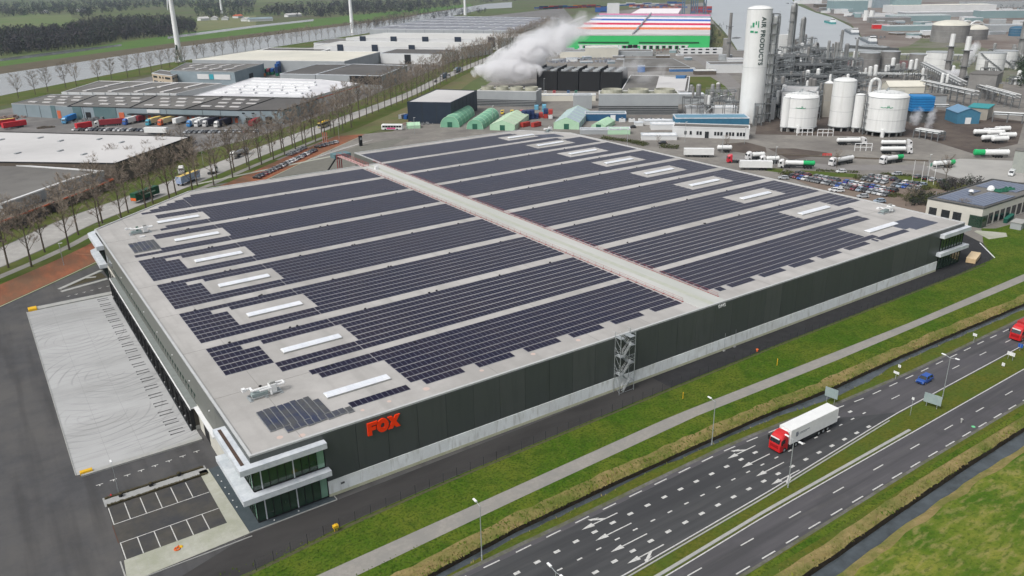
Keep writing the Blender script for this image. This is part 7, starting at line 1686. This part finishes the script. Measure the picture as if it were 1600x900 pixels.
# black cooling towers
h = 14; TL = W4([(838, 111), (972, 113)], h); p0, p1 = Vector(TL[0]), Vector(TL[1]); u = (p1-p0).normalized(); L_ = (p1-p0).length; nn = Vector((-u.y, u.x))
for i in range(4):
    a = p0+u*(L_*i/4+.3); c = p0+u*(L_*(i+1)/4-.3); pts = [a, c, c+nn*30, a+nn*30]; t, P = shed('black_cooling_tower', 'black louvred cooling tower cell, %s of four' % ordn(i+1), 'cooling tower', [tuple(v) for v in pts], h, m_black, m_rdark, 'black cooling tower cells', edge=m_black, rim=.9)
    m0 = (a+c)/2+nn*15; b = MB()
    for k in range(3):
        for j in range(2): q_ = a+u*(L_/4*(j+.5)/2)+nn*(5+10*k); b.cyl(q_.x, q_.y, h-.3, h+.9, 2.6, 12)
    b.build('fan_ring', m_wgrey, t)
    b = MB(); b.obox(((a+nn*15).x, (a+nn*15).y), nn, 30, .5, h, h+2.0); b.build('divider_fin', m_black, t)
# grey cooling towers with fan stacks
def cooling(a, c, dep, hh, lab, nf, lattice=True):
    p0, p1 = [Vector(v) for v in W4([a, c], 0)]; u = (p1-p0).normalized(); L_ = (p1-p0).length; nn = Vector((-u.y, u.x))
    t, P = shed('cooling_tower', lab, 'cooling tower', [tuple(v) for v in (p0, p1, p1+nn*dep, p0+nn*dep)], hh, m_wgrey, mat('wet_roof', (.16, .17, .10), (.22, .22, .20), .9, .3), edge=m_wwhite)
    m0 = (p0+p1)/2-nn*.3; b = MB(); b.obox((m0.x, m0.y), u, L_, .5, 0, hh*.42); b.build('intake_void', m_pdark, t)
    for k in range(4): b = MB(); m1 = m0-nn*.5; b.obox((m1.x, m1.y), u, L_, .3, .3+k*hh*.1, .55+k*hh*.1); b.build('louvre', m_wgrey, t)
    for k in range(nf):
        q_ = p0+u*(L_*(k+.5)/nf)+nn*dep*.5; r_ = min(dep*.42, L_/nf*.42); b = MB(); n_ = 20
        for i in range(n_):
            a0, a1 = 2*pi*i/n_, 2*pi*(i+1)/n_
            b.hexa([(q_.x+cos(a0)*r_, q_.y+sin(a0)*r_, hh-.4), (q_.x+cos(a1)*r_, q_.y+sin(a1)*r_, hh-.4), (q_.x+cos(a1)*r_*.94, q_.y+sin(a1)*r_*.94, hh-.4), (q_.x+cos(a0)*r_*.94, q_.y+sin(a0)*r_*.94, hh-.4)], [(q_.x+cos(a0)*r_, q_.y+sin(a0)*r_, hh+1.8), (q_.x+cos(a1)*r_, q_.y+sin(a1)*r_, hh+1.8), (q_.x+cos(a1)*r_*.94, q_.y+sin(a1)*r_*.94, hh+1.8), (q_.x+cos(a0)*r_*.94, q_.y+sin(a0)*r_*.94, hh+1.8)])
        b.build('fan_stack', mat('stack_pale', (.45, .45, .38), (.35, .34, .26), .8, .4), t)
        b = MB(); b.cyl(q_.x, q_.y, hh-.3, hh-.25, r_*.94, 16); b.cyl(q_.x, q_.y, hh-.2, hh+.5, r_*.2, 8); b.build('fan', m_pdark, t)
    return t
cooling((746, 165), (838, 167), 16, 10, 'long grey cooling tower steaming behind the green tents', 4)
cooling((935, 179), (1059, 179), 15, 12.5, 'long grey cooling tower with three round fan stacks', 3)
block(1068, 163, 26, 8, 147, 'pale side block right of the fan stack cooling tower', m_wgrey, m_wwhite)
block(910, 170, 12, 8, 148, 'pale stair block between the two grey cooling towers', m_wgrey, m_wgrey); block(880, 158, 44, 8, 148, 'low cream wall-like shed with green base between the cooling towers', m_rcream, m_rcream)
t, P = block(946, 189, 24, 9, 177, 'dark blue flat building with a white door below the fan stacks', mat('bluebox', (.02, .08, .17), (.03, .10, .20)), m_wblue); bits(t, P, longest_front(P), [(.62, .74, 0, 3.4)], 'door', m_white, .2)
# white office with the blue roofed hall behind
t, P = block(1112, 200, 40, 14, 184, 'blue metal-roofed hall just behind the long white office', mat('hall_blue', (.03, .12, .20), (.04, .15, .24)), mat('roof_blue', (.10, .22, .30), (.12, .25, .34), .6))
p4 = [G(1050, 214), G(1170, 218)]; u = Vector((p4[1].x-p4[0].x, p4[1].y-p4[0].y)); nn = Vector((-u.y, u.x)).normalized(); A, B = Vector(p4[0][:2]), Vector(p4[1][:2])
t, P = shed('white_office', 'long single-storey white office with dark windows facing the warehouse', 'office', [tuple(A), tuple(B), tuple(B+nn*11), tuple(A+nn*11)], 5.6, m_wwhite, m_rgrey, edge=m_wwhite)
bits(t, P, longest_front(P), [(a, a+.028, 1.6, 3.4) for a in (.16, .23, .32, .36, .55, .59, .63, .70, .74, .78, .84, .88, .92)], 'window', m_dglass, .1); bits(t, P, longest_front(P), [(.43, .48, 0, 3.4)], 'entrance', m_dglass, .2)
block(1112, 178, 30, 10, 168, 'white box building behind the blue hall', m_wwhite, m_wwhite)
frame(1085, 178, 14, 8, 10, 'small steel frame between the cooling tower and the blue hall', 4.5, -.68, 2, group=None); frame(1125, 172, 18, 8, 12, 'pipe structure with yellow pipes left of the lettered tower', 4.5, -.68, 3, group=None); frame(1146, 186, 12, 6, 10, 'small pipe frame at the left foot of the lettered tower', 4.5, -.68, 2, group=None)
for a in ((1040, 203, 16, 8, 194, 'white cabin beside the long white office', m_wwhite, m_white), (1032, 195, 18, 5, 188, 'narrow white cabin behind the other white cabins', m_wwhite, m_white), (1030, 219, 18, 7, 211, 'white double cabin with a framed end by the dark hedge', m_wwhite, m_white), (998, 197, 5, 4, 191, 'small pale cube cabin on the paving', m_wwhite, m_wwhite)): block(*a)
for i in range(5): p = G(972+i*15, 191); t = thing('compressor_unit', 'small white compressor skid below the fan stacks, %s of five' % ordn(i+1), 'machine', (p.x, p.y, 0), -.7, 'row of compressor skids'); b = MB(); b.box(-1.8, 1.8, -1.2, 1.2, .2, 2.0); b.local('casing', m_wwhite, t); b = MB(); b.cyl(0, 0, 2.0, 2.8, .6, 8); b.local('fan', m_psteel, t)
# green tents and sheds
m_tg = mat('tent_green', (.16, .36, .24), (.20, .42, .29), .7, .3); m_tgl = mat('tent_lightgreen', (.36, .56, .38), (.42, .60, .44), .7, .3); m_tgp = mat('tent_palegreen', (.40, .50, .36), (.46, .55, .42), .7, .3)
def tent(pa, pb, w_, h, lab, mt_, end, straight=False):
    p0, p1 = G(*pa), G(*pb); d = p1-p0; L_ = d.length; t = thing('tent_hall', lab, 'tent', (p0.x, p0.y, 0), math.atan2(d.y, d.x), 'green tents'); n = 9
    pr = [(w_/2*cos(a), h*sin(a)**.8) for a in [pi*i/n for i in range(n+1)]] if not straight else [(w_/2, 0), (w_/2, h*.55), (0, h), (-w_/2, h*.55), (-w_/2, 0)]
    b = MB()
    for (y0, z0), (y1, z1) in zip(pr, pr[1:]): b.face([(0, y0, z0), (L_, y0, z0), (L_, y1, z1), (0, y1, z1)])
    b.local('cover', mt_, t)
    b = MB()
    b.face([(0, y, z) for y, z in pr][::-1]); b.face([(L_, y, z) for y, z in pr]); b.local('end_wall', end, t)
    b = MB()
    for k in range(6):
        x = L_*k/5
        for (y0, z0), (y1, z1) in zip(pr, pr[1:]): b.tube((x, y0*1.01, z0), (x, y1*1.01, z1*1.01), .12, 4)
    b.local('rib', m_tgl, t); b = MB(); b.box(-.1, .05, -1.4, 1.4, 0, 3); b.local('door', mat('tent_dark', (.03, .12, .08)), t); return t
tent((703, 199), (728, 180), 11, 6.2, 'mid green arched tent, leftmost of the green tents', m_tg, m_tg); tent((742, 202), (768, 183), 9.5, 5.4, 'mid green arched tent, second from the left', m_tg, m_tg)
tent((785, 204), (808, 187), 14, 5.6, 'pale green gabled tent with small windows, third from the left', m_tgp, m_tgl, True); tent((885, 202), (903, 182), 14, 6.5, 'light green gabled hall with a grey-blue roof, rightmost of the green tents', mat('tent_roof_blue', (.33, .40, .44), (.38, .45, .5)), m_tgl, True)
tent((935, 203), (950, 194), 8, 4.2, 'small mint tent beside the grey sheds', m_tgl, m_tgl, True); p = G(645, 200); tent((636, 200), (656, 199), 6, 3.2, 'tiny pale green tent by the parked coach', m_tgl, m_tgl, True)
block(938, 210, 22, 6, 202, 'long low grey shed behind the rear roof corner', m_wgrey, m_wgrey); block(967, 210, 12, 6, 201, 'low mint-green shed with a grey neighbour behind the rear roof corner', m_tgl, m_tgl)
cstack((818, 188), (838, 186), 4, [1, 2], ['red', 'dark blue', 'dark blue', 'white', 'red'], 'near the tents', 'containers by the tents', 6.1, .9); cstack((845, 184), (860, 186), 3, [1, 2], ['dark blue', 'white', 'red'], 'right of the tents', 'containers right of the tents', 6.1, .9)
cstack((815, 199), (832, 199), 2, [1], ['red', 'maroon'], 'in front of the tents', 'red containers in front', 6.1, .2); cstack((838, 172), (850, 178), 2, [1, 2], ['blue', 'light blue'], 'by the cooling tower end', 'blue containers by the cooling tower', 6.1, .9)
cstack((625, 186), (650, 188), 4, [1], ['red', 'blue', 'grey', 'dark blue'], 'under the navy hall', 'containers under the navy hall', 6.1, .4)
heap(672, 192, 10, 1.6, '', m_scrap, 6); heap(640, 194, 6, 1.5, '', _mc['scrap_red'], 7); heap(900, 94, 40, 2.6, '', mat('carscrap', (.4, .42, .45), (.08, .09, .12), .6, 1.2), 8); heap(950, 96, 36, 2.6, '', _mc['carscrap'], 9); heap(880, 96, 30, 2.4, '', _mc['carscrap'], 10); heap(1000, 85, 30, 3, '', m_scrap, 12); heap(1150, 98, 14, 2, '', m_scrap, 13)
heap(1400, 40, 40, 4, '', _mc['quay_ground'], 14); heap(1300, 16, 50, 5, '', m_scrap, 15); heap(1360, 60, 26, 5, '', m_scrap, 16); heap(1255, 5, 60, 6, '', m_scrap, 17); heap(1440, 58, 26, 3, '', m_wbrown, 18); heap(1340, 26, 40, 5, '', m_scrap, 19); heap(1040, 78, 30, 2, '', _mc['scrap_red'], 20)
# vans in front of cooling tower A
for i, (px, c) in enumerate(((766, (.5, .5, .5)), (785, (.6, .42, .05)), (800, (.62, .45, .06)), (815, (.5, .05, .05)))): p = G(px, 178); van_far(c, '%s van parked below the steaming cooling tower' % ['grey', 'left yellow', 'right yellow', 'red'][i], (p.x, p.y, .05), .9)
for i, (px, c, nm) in enumerate(((852, (.62, .62, .62), 'white'), (866, (.5, .04, .04), 'red'), (888, (.03, .12, .3), 'blue'), (900, (.03, .2, .12), 'green'))): p = G(px, 147); van_far(c, nm+' van in the row on the black cooling tower yard', (p.x, p.y, .05), -.7+pi/2)
# ---------------------------------------------------------------- tankers and plant lorries
m_tgr = mat('tank_brightgreen', (.02, .40, .13), (.02, .36, .12), .4, .5); WHT = (.64, .64, .64)
def tk(px, py, f, lab, mt2=None, L_=11.5): p = G(px, py); return tanker(lab, (p.x, p.y, .08), f, WHT, 'tk%d' % px, m_trw, mt2, None, L_)
rx = -.68   # along the picture's horizontal in that part
tk(1215, 262, rx-.1, 'white tanker with a green rear driving left on the plant road', m_tgr, 12.5); tk(1297, 260, rx+.6, 'white tanker with its cab towards the warehouse at the plant gate')
tk(1376, 257, rx+.5, 'white tanker with a green tail right of the gate', m_tgr, 10); tk(1353, 226, rx+pi+.05, 'white tanker parked under the tall tank, cab to the right'); tk(1424, 230, rx+pi, 'upper white tanker of the pair right of the largest tank'); tk(1424, 240, rx+pi+.05, 'lower white tanker of the pair right of the largest tank')
tk(1165, 250, rx+.2, 'white tanker unit with a mixing drum look left on the plant road', None, 6); tk(1186, 256, rx+.1, 'second white short tanker left on the plant road', None, 6)
p = G(1120, 238); t = thing('tank_trailer', 'short white tank trailer near the red truck cab', 'tank trailer', (p.x, p.y, .05), rx); tank_trailer(t, 0, 7, m_trw, None, 1.1); wheels(t, (4, 5.3))
p = G(1135, 254); t = thing('red_cab', 'bright red tractor unit parked at the fence', 'truck', (p.x, p.y, .05), rx); cab(t, (.55, .02, .04), 'redcab', False); wheels(t, (1.4, 4.6))
p = G(1068, 245); lone_trailer('long white trailer close behind the roof edge, left one', (p.x, p.y, .05), rx-.05, m_trw, topm=m_white); p = G(1155, 265); lone_trailer('long white trailer close behind the roof edge, right one', (p.x, p.y, .05), rx-.05, m_trw, topm=m_white)
p = G(1480, 262); t = thing('tank_trailer', 'white tank trailer with a green end standing left in the pale yard', 'tank trailer', (p.x, p.y, .05), rx+.35+pi); tank_trailer(t, -3, 10.5, m_trw, None); wheels(t, (-1, 0.3)); b = MB(); b.lathe((-3.2, 0, 2.35), (1, 0, 0), [(0, .8), (.3, 1.08), (2.6, 1.08)], 12); b.local('green_end', m_tgr, t)
p = G(1521, 246); t = thing('tank_trailer', 'large white tank trailer with a bright green left end in the pale yard', 'tank trailer', (p.x, p.y, .05), rx+.0); tank_trailer(t, 0, 15, m_trw, None, 1.35); wheels(t, (9, 10.3, 11.6)); b = MB(); b.lathe((-.2, 0, 2.35), (1, 0, 0), [(0, .9), (.3, 1.39), (4.4, 1.39)], 12); b.local('green_end', m_tgr, t)
# railings and gates at the loading bays
for i, (px, py) in enumerate(((1245, 212), (1277, 213), (1322, 226), (1335, 236))):
    p = G(px, py); t = thing('loading_gantry', 'white tubular loading gantry on the tanker bay, %s from the left' % ordn(i+1), 'gantry', (p.x, p.y, 0), rx, 'white loading gantries'); b = MB()
    for k in range(4): b.tube((k*2.6, 0, 0), (k*2.6, 0, 3.6), .16, 5)
    for z in (1.8, 3.6): b.tube((0, 0, z), (7.8, 0, z), .16, 5)
    b.local('frame', m_white, t)
p0, p1 = G(1215, 242), G(1450, 252); d = p1-p0; c = (p0+p1)/2; b = MB(); b.obox((c.x, c.y), (d.x, d.y), d.length, 1.2, 0, .5); tag(b.build('low_wall', m_wbrown, org=(p0.x, p0.y, 0)), 'low dark brown wall along the tanker bays', 'wall')
p = G(1285, 245); t = thing('red_barrier', 'red crowd barrier on the tanker road', 'barrier', (p.x, p.y, 0), rx); b = MB(); [b.tube((0, 0, z), (4, 0, z), .15, 4) for z in (.4, .9, 1.4)]; [b.tube((x, 0, 0), (x, 0, 1.4), .12, 4) for x in (0, 1.3, 2.7, 4)]; b.local('frame', m_red, t)
# ---------------------------------------------------------------- car parks
F90 = 0.08
def cr(a, c, n, where, grp, face=F90, cols=None, skip=()): carrow(a, c, n, where, grp, face, cols=cols, skip=skip)
random.seed(77)
LC = ['silver', 'white', 'grey', 'grey', 'dark blue', 'silver', 'white', 'grey', 'black', 'light blue', 'silver', 'grey', 'silver', 'black', 'white', 'maroon', 'blue']
cr((1237, 277), (1384, 306.5), 20, 'in the front row of the main car park', 'front row of the main car park', F90, LC); cr((1247, 272.5), (1398, 300), 20, 'in the second row of the main car park', 'second row of the main car park', F90+pi, LC, (3, 9))
cr((1351, 281.5), (1382, 287), 4, 'in the small middle block', 'middle block front cars', F90, LC); cr((1362, 277), (1396, 282), 4, 'at the back of the small middle block', 'middle block rear cars', F90+pi, LC)
cr((1397, 291), (1432, 296.5), 5, 'in the right block', 'right block front cars', F90, LC); cr((1405, 286), (1443, 291), 5, 'at the back of the right block', 'right block rear cars', F90+pi, LC)
cr((1434, 278), (1470, 285.5), 4, 'on the grass edge by the flagpoles', 'cars by the flagpoles', F90+pi, ['grey', 'silver', 'black'])
for (px, py, c, lab) in ((1314, 270, 'white', 'white car alone on the grass strip before the plant road'), (1401, 274, 'silver', 'silver car alone on the grass strip near the right block'), (1303, 299, 'white', 'white car close behind the roof edge'), (1348, 309, 'silver', 'silver car close behind the roof edge, left of two'), (1374, 316.5, 'light blue', 'pale blue car close behind the roof edge, right of two'), (1224, 280, 'silver', 'silver car at the left end behind the roof edge'), (1035, 225, 'black', 'black car beside the dark hedge'), (988, 200, 'black', 'black car by the small pale cube cabin'), (1310, 300, 'white', 'second white car just behind the roof edge')):
    p = G(px, py); car(c, lab, (p.x, p.y, .07), rnd(-.8, -.5), None)
# hedges
m_hedge = mat('hedge', (.045, .06, .02), (.085, .09, .03), .95, .8)
def hedge(a, c, w_, h, lab, seed=1):
    p0, p1 = G(*a), G(*c); d = p1-p0; L_ = d.length; u = d/L_; R = random.Random(seed); b = MB()
    for i in range(int(L_*w_*18)):
        q_ = p0+u*R.uniform(0, L_)+Vector((-u.y, u.x, 0))*R.uniform(-w_/2, w_/2); z = R.uniform(.1, h)*(1-.3*abs(R.uniform(-1, 1))); s = .35
        b.face([(q_.x+R.uniform(-s, s), q_.y+R.uniform(-s, s), z+R.uniform(-s, s)) for _ in range(3)])
    tag(b.build('hedge', m_hedge, org=(p0.x, p0.y, 0)), lab, 'hedge')
hedge((1432, 318), (1455, 307), 12, 2.6, 'dense scrubby hedge at the left corner of the solar-roofed office', 2); hedge((1385, 307), (1408, 306), 4, 1.2, 'low hedge at the right end of the front car row', 3); hedge((1222, 274), (1238, 271), 5, 1.4, 'dark low hedge at the left end of the front car row', 4); hedge((1440, 297), (1452, 294), 4, 1.4, 'low hedge at the right end of the right block', 5)
hedge((1275, 267), (1342, 270), 2, .9, 'long thin hedge in front of the plant road, left', 6); hedge((1376, 272), (1430, 276), 2, .9, 'long thin hedge in front of the plant road, right', 7); hedge((1340, 281), (1350, 278), 5, 1.6, 'dark hedge at the left end of the middle block', 8); hedge((1032, 230), (1060, 232), 5, 1.8, 'rounded dark hedge behind the rear right roof edge', 9); hedge((985, 222), (1010, 228), 5, 1.6, 'brownish hedge behind the rear right roof edge', 10); hedge((940, 216), (985, 222), 4, 1.4, 'dark planting behind the rear roof corner', 11)
# bare trees on the right
for i, (px, py, sc_) in enumerate(((1477, 284, .5), (1307, 262, .38), (1428, 315, .38), (1500, 345, .4), (1300, 280, .01), (1415, 322, .36), (1135, 232, .35), (1028, 228, .3))):
    if sc_ > .1: p = G(px, py); bare(p.x, p.y, ['bare spreading tree right of the flagpoles', 'small bare tree by the plant gate', 'thin bare tree in the scrubby hedge', 'thin bare tree at the right roof corner', '', 'thin bare tree left of the scrubby hedge', 'small bare tree near the red cab', 'small bare shrub-like tree by the hedge'][i], None, sc_, TM2)
# flagpoles, lamps
for i, (px, py) in enumerate(((1425, 283), (1439, 285), (1448, 287), (1458, 289))):
    p = G(px, py); t = thing('flagpole', 'white flagpole before the car row on the grass, %s of four' % ordn(i+1), 'flagpole', (p.x, p.y, 0), 0, 'white flagpoles'); b = MB(); b.tube((0, 0, 0), (0, 0, 8.5), .09, 6); b.local('pole', m_white, t)
    if i == 2: b = MB(); b.box(.05, 1.8, -.02, .02, 6.8, 8.2); b.local('flag', mat('flag_green', (.25, .55, .42)), t)
for i, (px, py, h) in enumerate(((980, 232, 9), (1070, 222, 10), (1128, 240, 9), (1163, 225, 8), (1448, 280, 10), (1140, 190, 12), (1095, 196, 9), (850, 150, 12), (946, 138, 12), (770, 190, 9), (1210, 262, 9), (692, 190, 7), (530, 218, 9), (648, 210, 9), (1045, 178, 8), (482, 168, 9), (318, 258, 8), (100, 415, 7))):
    p = G(px, py); t = thing('lamp_post', 'slim lamp post, %s from the left among the posts behind the warehouse' % ordn(sorted([980, 1070, 1128, 1163, 1448, 1140, 1095, 850, 946, 770, 1210, 692, 530, 648, 1045, 482, 318, 100]).index(px)+1), 'lamp post', (p.x, p.y, 0), 0, 'slim lamp posts behind the warehouse'); b = MB(); b.tube((0, 0, 0), (0, 0, h), .1, 5); b.local('pole', m_steel, t); b = MB(); b.box(-.2, .9, -.15, .15, h, h+.18); b.local('lamp_head', m_white, t)
# ---------------------------------------------------------------- solar-roofed office at the right edge
hO = 6.8; A, B, C_, D = [Vector(v) for v in W4([(1450, 309), (1537, 325), (1640, 292), (1550, 279)], hO)]
t, P = shed('solar_roofed_office', 'cream flat-roofed office with solar panels and large dark windows at the right edge', 'office', [tuple(v) for v in (A, B, C_, D)], hO, mat('wall_cream', (.56, .545, .49), (.50, .49, .44), .8, .3), m_rgrey, edge=m_pdark, rim=.4)
for i in range(4):
    j = (i+1) % 4
    if {tuple(P[i]), tuple(P[j])} == {tuple(A), tuple(B)}: bits(t, P, i, [(.06, .2, .6, 3.8), (.29, .44, .6, 3.8), (.5, .65, .6, 3.8)], 'window', m_dglass, .12); bits(t, P, i, [(.80, 1.0, 0, 3.9)], 'entrance_glass', m_glass, .4)
    if {tuple(P[i]), tuple(P[j])} == {tuple(B), tuple(C_)}: bits(t, P, i, [(.10+.085*k, .155+.085*k, .5, 4.2) for k in range(10)], 'window', m_dglass, .12); bits(t, P, i, [(0, .07, 0, 3.9)], 'entrance_glass', m_glass, .4)
q = lambda u, v: (A*(1-u)+B*u)*(1-v)+(D*(1-u)+C_*u)*v
for half in (0, 1):
    for k in range(13):
        u0 = .08+k*.066; v0, v1 = (.07, .52) if half == 0 else (.66, .96)
        if half and k > 10: continue
        if half == 0 and 4 <= k <= 5: v1 = .3
        b = MB(); b.prism([tuple(q(u0, v0)), tuple(q(u0+.058, v0)), tuple(q(u0+.058, v1)), tuple(q(u0, v1))], hO-.3, hO-.05); b.build('solar_panel_row', mat('pv_office', (.12, .145, .21), (.16, .185, .24), .4, .6), t)
c = q(.35, .35); t_ = thing('roof_cowl', 'small white cowl on the near half of the office roof', 'roof vent', (c.x, c.y, hO-.3)); b = MB(); b.cyl(0, 0, 0, 1.2, .5, 8); b.local('stem', m_psteel, t_); b = MB(); b.dome(0, 0, 1.2, .9, .7, 10, 3); b.local('cap', m_white, t_)
c = q(.42, .60); t_ = thing('roof_dome', 'white dome-shaped unit on the far half of the office roof', 'roof vent', (c.x, c.y, hO-.3)); b = MB(); b.dome(0, 0, .2, 1.3, 1.6, 12, 4); b.local('dome', m_white, t_); b = MB(); b.cyl(0, 0, 0, .2, 1.4, 10); b.local('base', m_psteel, t_)
c0 = q(.55, .60); c1 = q(.62, .75); t_ = thing('green_tarpaulin', 'crumpled dark green tarpaulin lying across the office roof', 'tarpaulin', (c0.x, c0.y, hO-.3)); b = MB(); R = random.Random(9)
N_ = 9; gp = [[None]*(N_+1) for _ in range(N_+1)]
dx_ = (c1-c0)
for i in range(N_+1):
    for j in range(N_+1): v = dx_*(i/N_*1.3-.2)+Vector((dx_.y, -dx_.x)).normalized()*(j/N_-.5)*3.2; gp[i][j] = (v.x+R.uniform(-.3, .3), v.y+R.uniform(-.3, .3), .15+R.uniform(0, .9)*(0 if i in (0, N_) or j in (0, N_) else 1))
for i in range(N_):
    for j in range(N_): b.face([gp[i][j], gp[i+1][j], gp[i+1][j+1]]); b.face([gp[i][j], gp[i+1][j+1], gp[i][j+1]])
b.local('sheet', mat('tarp_dark', (.015, .09, .055), (.02, .12, .07), .6), t_)
c = q(.9, .86); t_ = thing('roof_sign', 'white and green wedge sign lying at the right end of the office roof', 'sign', (c.x, c.y, hO-.3), .2); b = MB(); b.box(-2, 2, -1.5, 1.5, 0, 1.4); b.local('panel', m_white, t_); b = MB(); b.box(-2.05, 2.05, -1.55, 1.0, .1, .7); b.local('green_band', m_tgr, t_)
p = G(1458, 331); t_ = thing('banner_pole', 'tall pole with a narrow pink and white banner in front of the cream office', 'banner', (p.x, p.y, 0), .6); b = MB(); b.tube((0, 0, 0), (0, 0, 7.5), .06, 5); b.local('pole', m_steel, t_); b = MB(); b.box(.05, .7, -.02, .02, 1.5, 7.3); b.local('cloth', mat('banner_pink', (.45, .25, .38), (.4, .38, .55), .7, .8), t_)
p = G(1570, 349); t_ = thing('green_bins', 'low dark green bin row behind the office path', 'bins', (p.x, p.y, 0), .2)
for k in range(4): b = MB(); b.box(k*2.1, k*2.1+1.8, -.6, .6, .1, 1.5); b.local('bin', mat('bin_green', (.01, .08, .06)), t_); b = MB(); b.box(k*2.1-.05, k*2.1+1.85, -.65, .65, 1.5, 1.65); b.local('lid', mat('lid_green', (.02, .14, .10)), t_)
p = G(1590, 356); t_ = thing('concrete_kiosk', 'small grey flat concrete kiosk at the right edge of the lawn', 'kiosk', (p.x, p.y, 0), .15); b = MB(); b.box(-2.6, 2.6, -1.6, 1.6, 0, 2.2); b.local('wall', m_wgrey, t_); b = MB(); b.box(-2.8, 2.8, -1.8, 1.8, 2.2, 2.4); b.local('roof', m_concl, t_); b = MB(); b.box(-.5, .5, -1.66, -1.6, 0, 1.9); b.local('door', m_psteel, t_)
for i, (a, c_) in enumerate((((1430, 262), (1460, 258)),)): p = G(1592, 268); t_ = thing('gate_cabin', 'pale gate cabin at the right edge of the pale yard', 'cabin', (p.x, p.y, 0), .3); b = MB(); b.box(-3, 3, -2.5, 2.5, 0, 9); b.local('wall', mat('cabin_stone', (.33, .35, .32), (.28, .30, .28)), t_); b = MB(); b.box(-3.2, 3.2, -2.7, 2.7, 9, 9.3); b.local('roof', m_rgrey, t_)
p = G(1580, 274); van_far((.6, .62, .62), 'white van beside the gate cabin in the pale yard', (p.x, p.y, .05), .3)
# green mound of the far bank, embankment wall of harbour
P0, P1 = G(1152, 79), G(1380, 81); d = P1-P0; c = (P0+P1)/2; b = MB(); b.obox((c.x, c.y), (d.x, d.y), d.length, 2, -.5, .9); tag(b.build('quay_wall', m_wgrey, org=(c.x, c.y, 0)), kind='structure')
# ================================================================ STEAM AND AIR
def vol(name, dens, scale, col=(.99, .99, 1.0), thr=.45, wd=.8, aniso=.2, sh=1.0):
    M_ = bpy.data.materials.new(name); M_.use_nodes = True; t = M_.node_tree; N = t.nodes; L = t.links; N.remove(N['Principled BSDF'])
    v = N.new('ShaderNodeVolumePrincipled'); v.inputs['Color'].default_value = (*col, 1); v.inputs['Anisotropy'].default_value = aniso
    L.new(v.outputs[0], N['Material Output'].inputs['Volume'])
    tc = N.new('ShaderNodeTexCoord'); ge = N.new('ShaderNodeMapping'); ge.inputs['Scale'].default_value = scale
    gp = N.new('ShaderNodeNewGeometry'); L.new(gp.outputs['Position'], ge.inputs[0]); n = N.new('ShaderNodeTexNoise'); n.inputs['Scale'].default_value = 1; n.inputs['Detail'].default_value = 6; n.inputs['Roughness'].default_value = .62; n.inputs['Distortion'].default_value = .9; L.new(ge.outputs[0], n.inputs['Vector'])
    gr = N.new('ShaderNodeTexGradient'); gr.gradient_type = 'SPHERICAL'; mg = N.new('ShaderNodeMapping'); L.new(tc.outputs['Object'], mg.inputs[0]); L.new(mg.outputs[0], gr.inputs[0])
    a = N.new('ShaderNodeMath'); a.operation = 'MULTIPLY_ADD'; L.new(gr.outputs['Fac'], a.inputs[0]); a.inputs[1].default_value = .95*sh
    s = N.new('ShaderNodeMath'); s.operation = 'MULTIPLY_ADD'; L.new(n.outputs[0], s.inputs[0]); s.inputs[1].default_value = 2.4; s.inputs[2].default_value = -1.2-thr; L.new(s.outputs[0], a.inputs[2])
    m_ = N.new('ShaderNodeMapRange'); m_.inputs['From Min'].default_value = 0; m_.inputs['From Max'].default_value = wd; m_.inputs['To Max'].default_value = dens; L.new(a.outputs[0], m_.inputs['Value']); L.new(m_.outputs[0], v.inputs['Density'])
    return M_
def puff(px, py, z, rx_, ry_, rz_, dens, rot=0.0, tilt=0.0, sc=1.6, name='steam', thr=.4):
    p = G(px, py); b = MB(); n = 12
    b.v = []; rings = []
    for k in range(9):
        ph = -pi/2+pi*k/8
        for i in range(n): a = 2*pi*i/n; b.v.append((cos(a)*cos(ph), sin(a)*cos(ph), sin(ph)))
    for k in range(8):
        for i in range(n): j = (i+1) % n; b.f.append((k*n+i, k*n+j, (k+1)*n+j, (k+1)*n+i)); b.m.append(0)
    M_ = vol('steam_volume', dens, (sc, sc, sc), thr=thr)
    o = bpy.data.objects.new(name, b.mesh(name, M_)); COL.objects.link(o); o.location = (p.x, p.y, z); o.scale = (rx_, ry_, rz_); o.rotation_euler = (0, tilt, rot); tag(o, kind='stuff'); return o
wr = math.atan2(cR.y, cR.x)
puff(793, 142, 14, 28, 10, 9, .75, wr, 0, .085, thr=-.05)
puff(814, 138, 22, 36, 14, 13, .55, wr, -.33, .065, thr=-.02)
puff(842, 134, 30, 36, 16, 14, .30, wr, -.38, .06, thr=.04)
puff(874, 128, 38, 36, 18, 14, .12, wr, -.28, .055, thr=.10)
puff(985, 142, 16, 20, 9, 8, .10, wr, -.4, .07, thr=.18)
puff(1020, 146, 14, 16, 8, 7, .08, wr, -.3, .07, thr=.2)
puff(1510, 118, 16, 6, 5, 12, .5, wr, .4, .16, thr=.05)
puff(1487, 126, 5, 13, 6, 5, .5, wr, 0, .16, thr=.05)
puff(1430, 196, 4, 4, 3, 7, .5, wr, .2, .3, thr=.1)
puff(1452, 200, 4, 3, 3, 8, .5, wr, .2, .3, thr=.1)
# faint air over the whole place
b = MB(); b.box(-7000, 7000, -800, 13000, -3, 112)
hz = bpy.data.materials.new('air'); hz.use_nodes = True; t = hz.node_tree; t.nodes.remove(t.nodes['Principled BSDF']); v = t.nodes.new('ShaderNodeVolumePrincipled'); v.inputs['Density'].default_value = HAZE; v.inputs['Color'].default_value = (.62, .78, 1.0, 1); v.inputs['Anisotropy'].default_value = .1
t.links.new(v.outputs[0], t.nodes['Material Output'].inputs['Volume'])
if HAZE > 0: tag(b.build('haze', hz), kind='stuff')
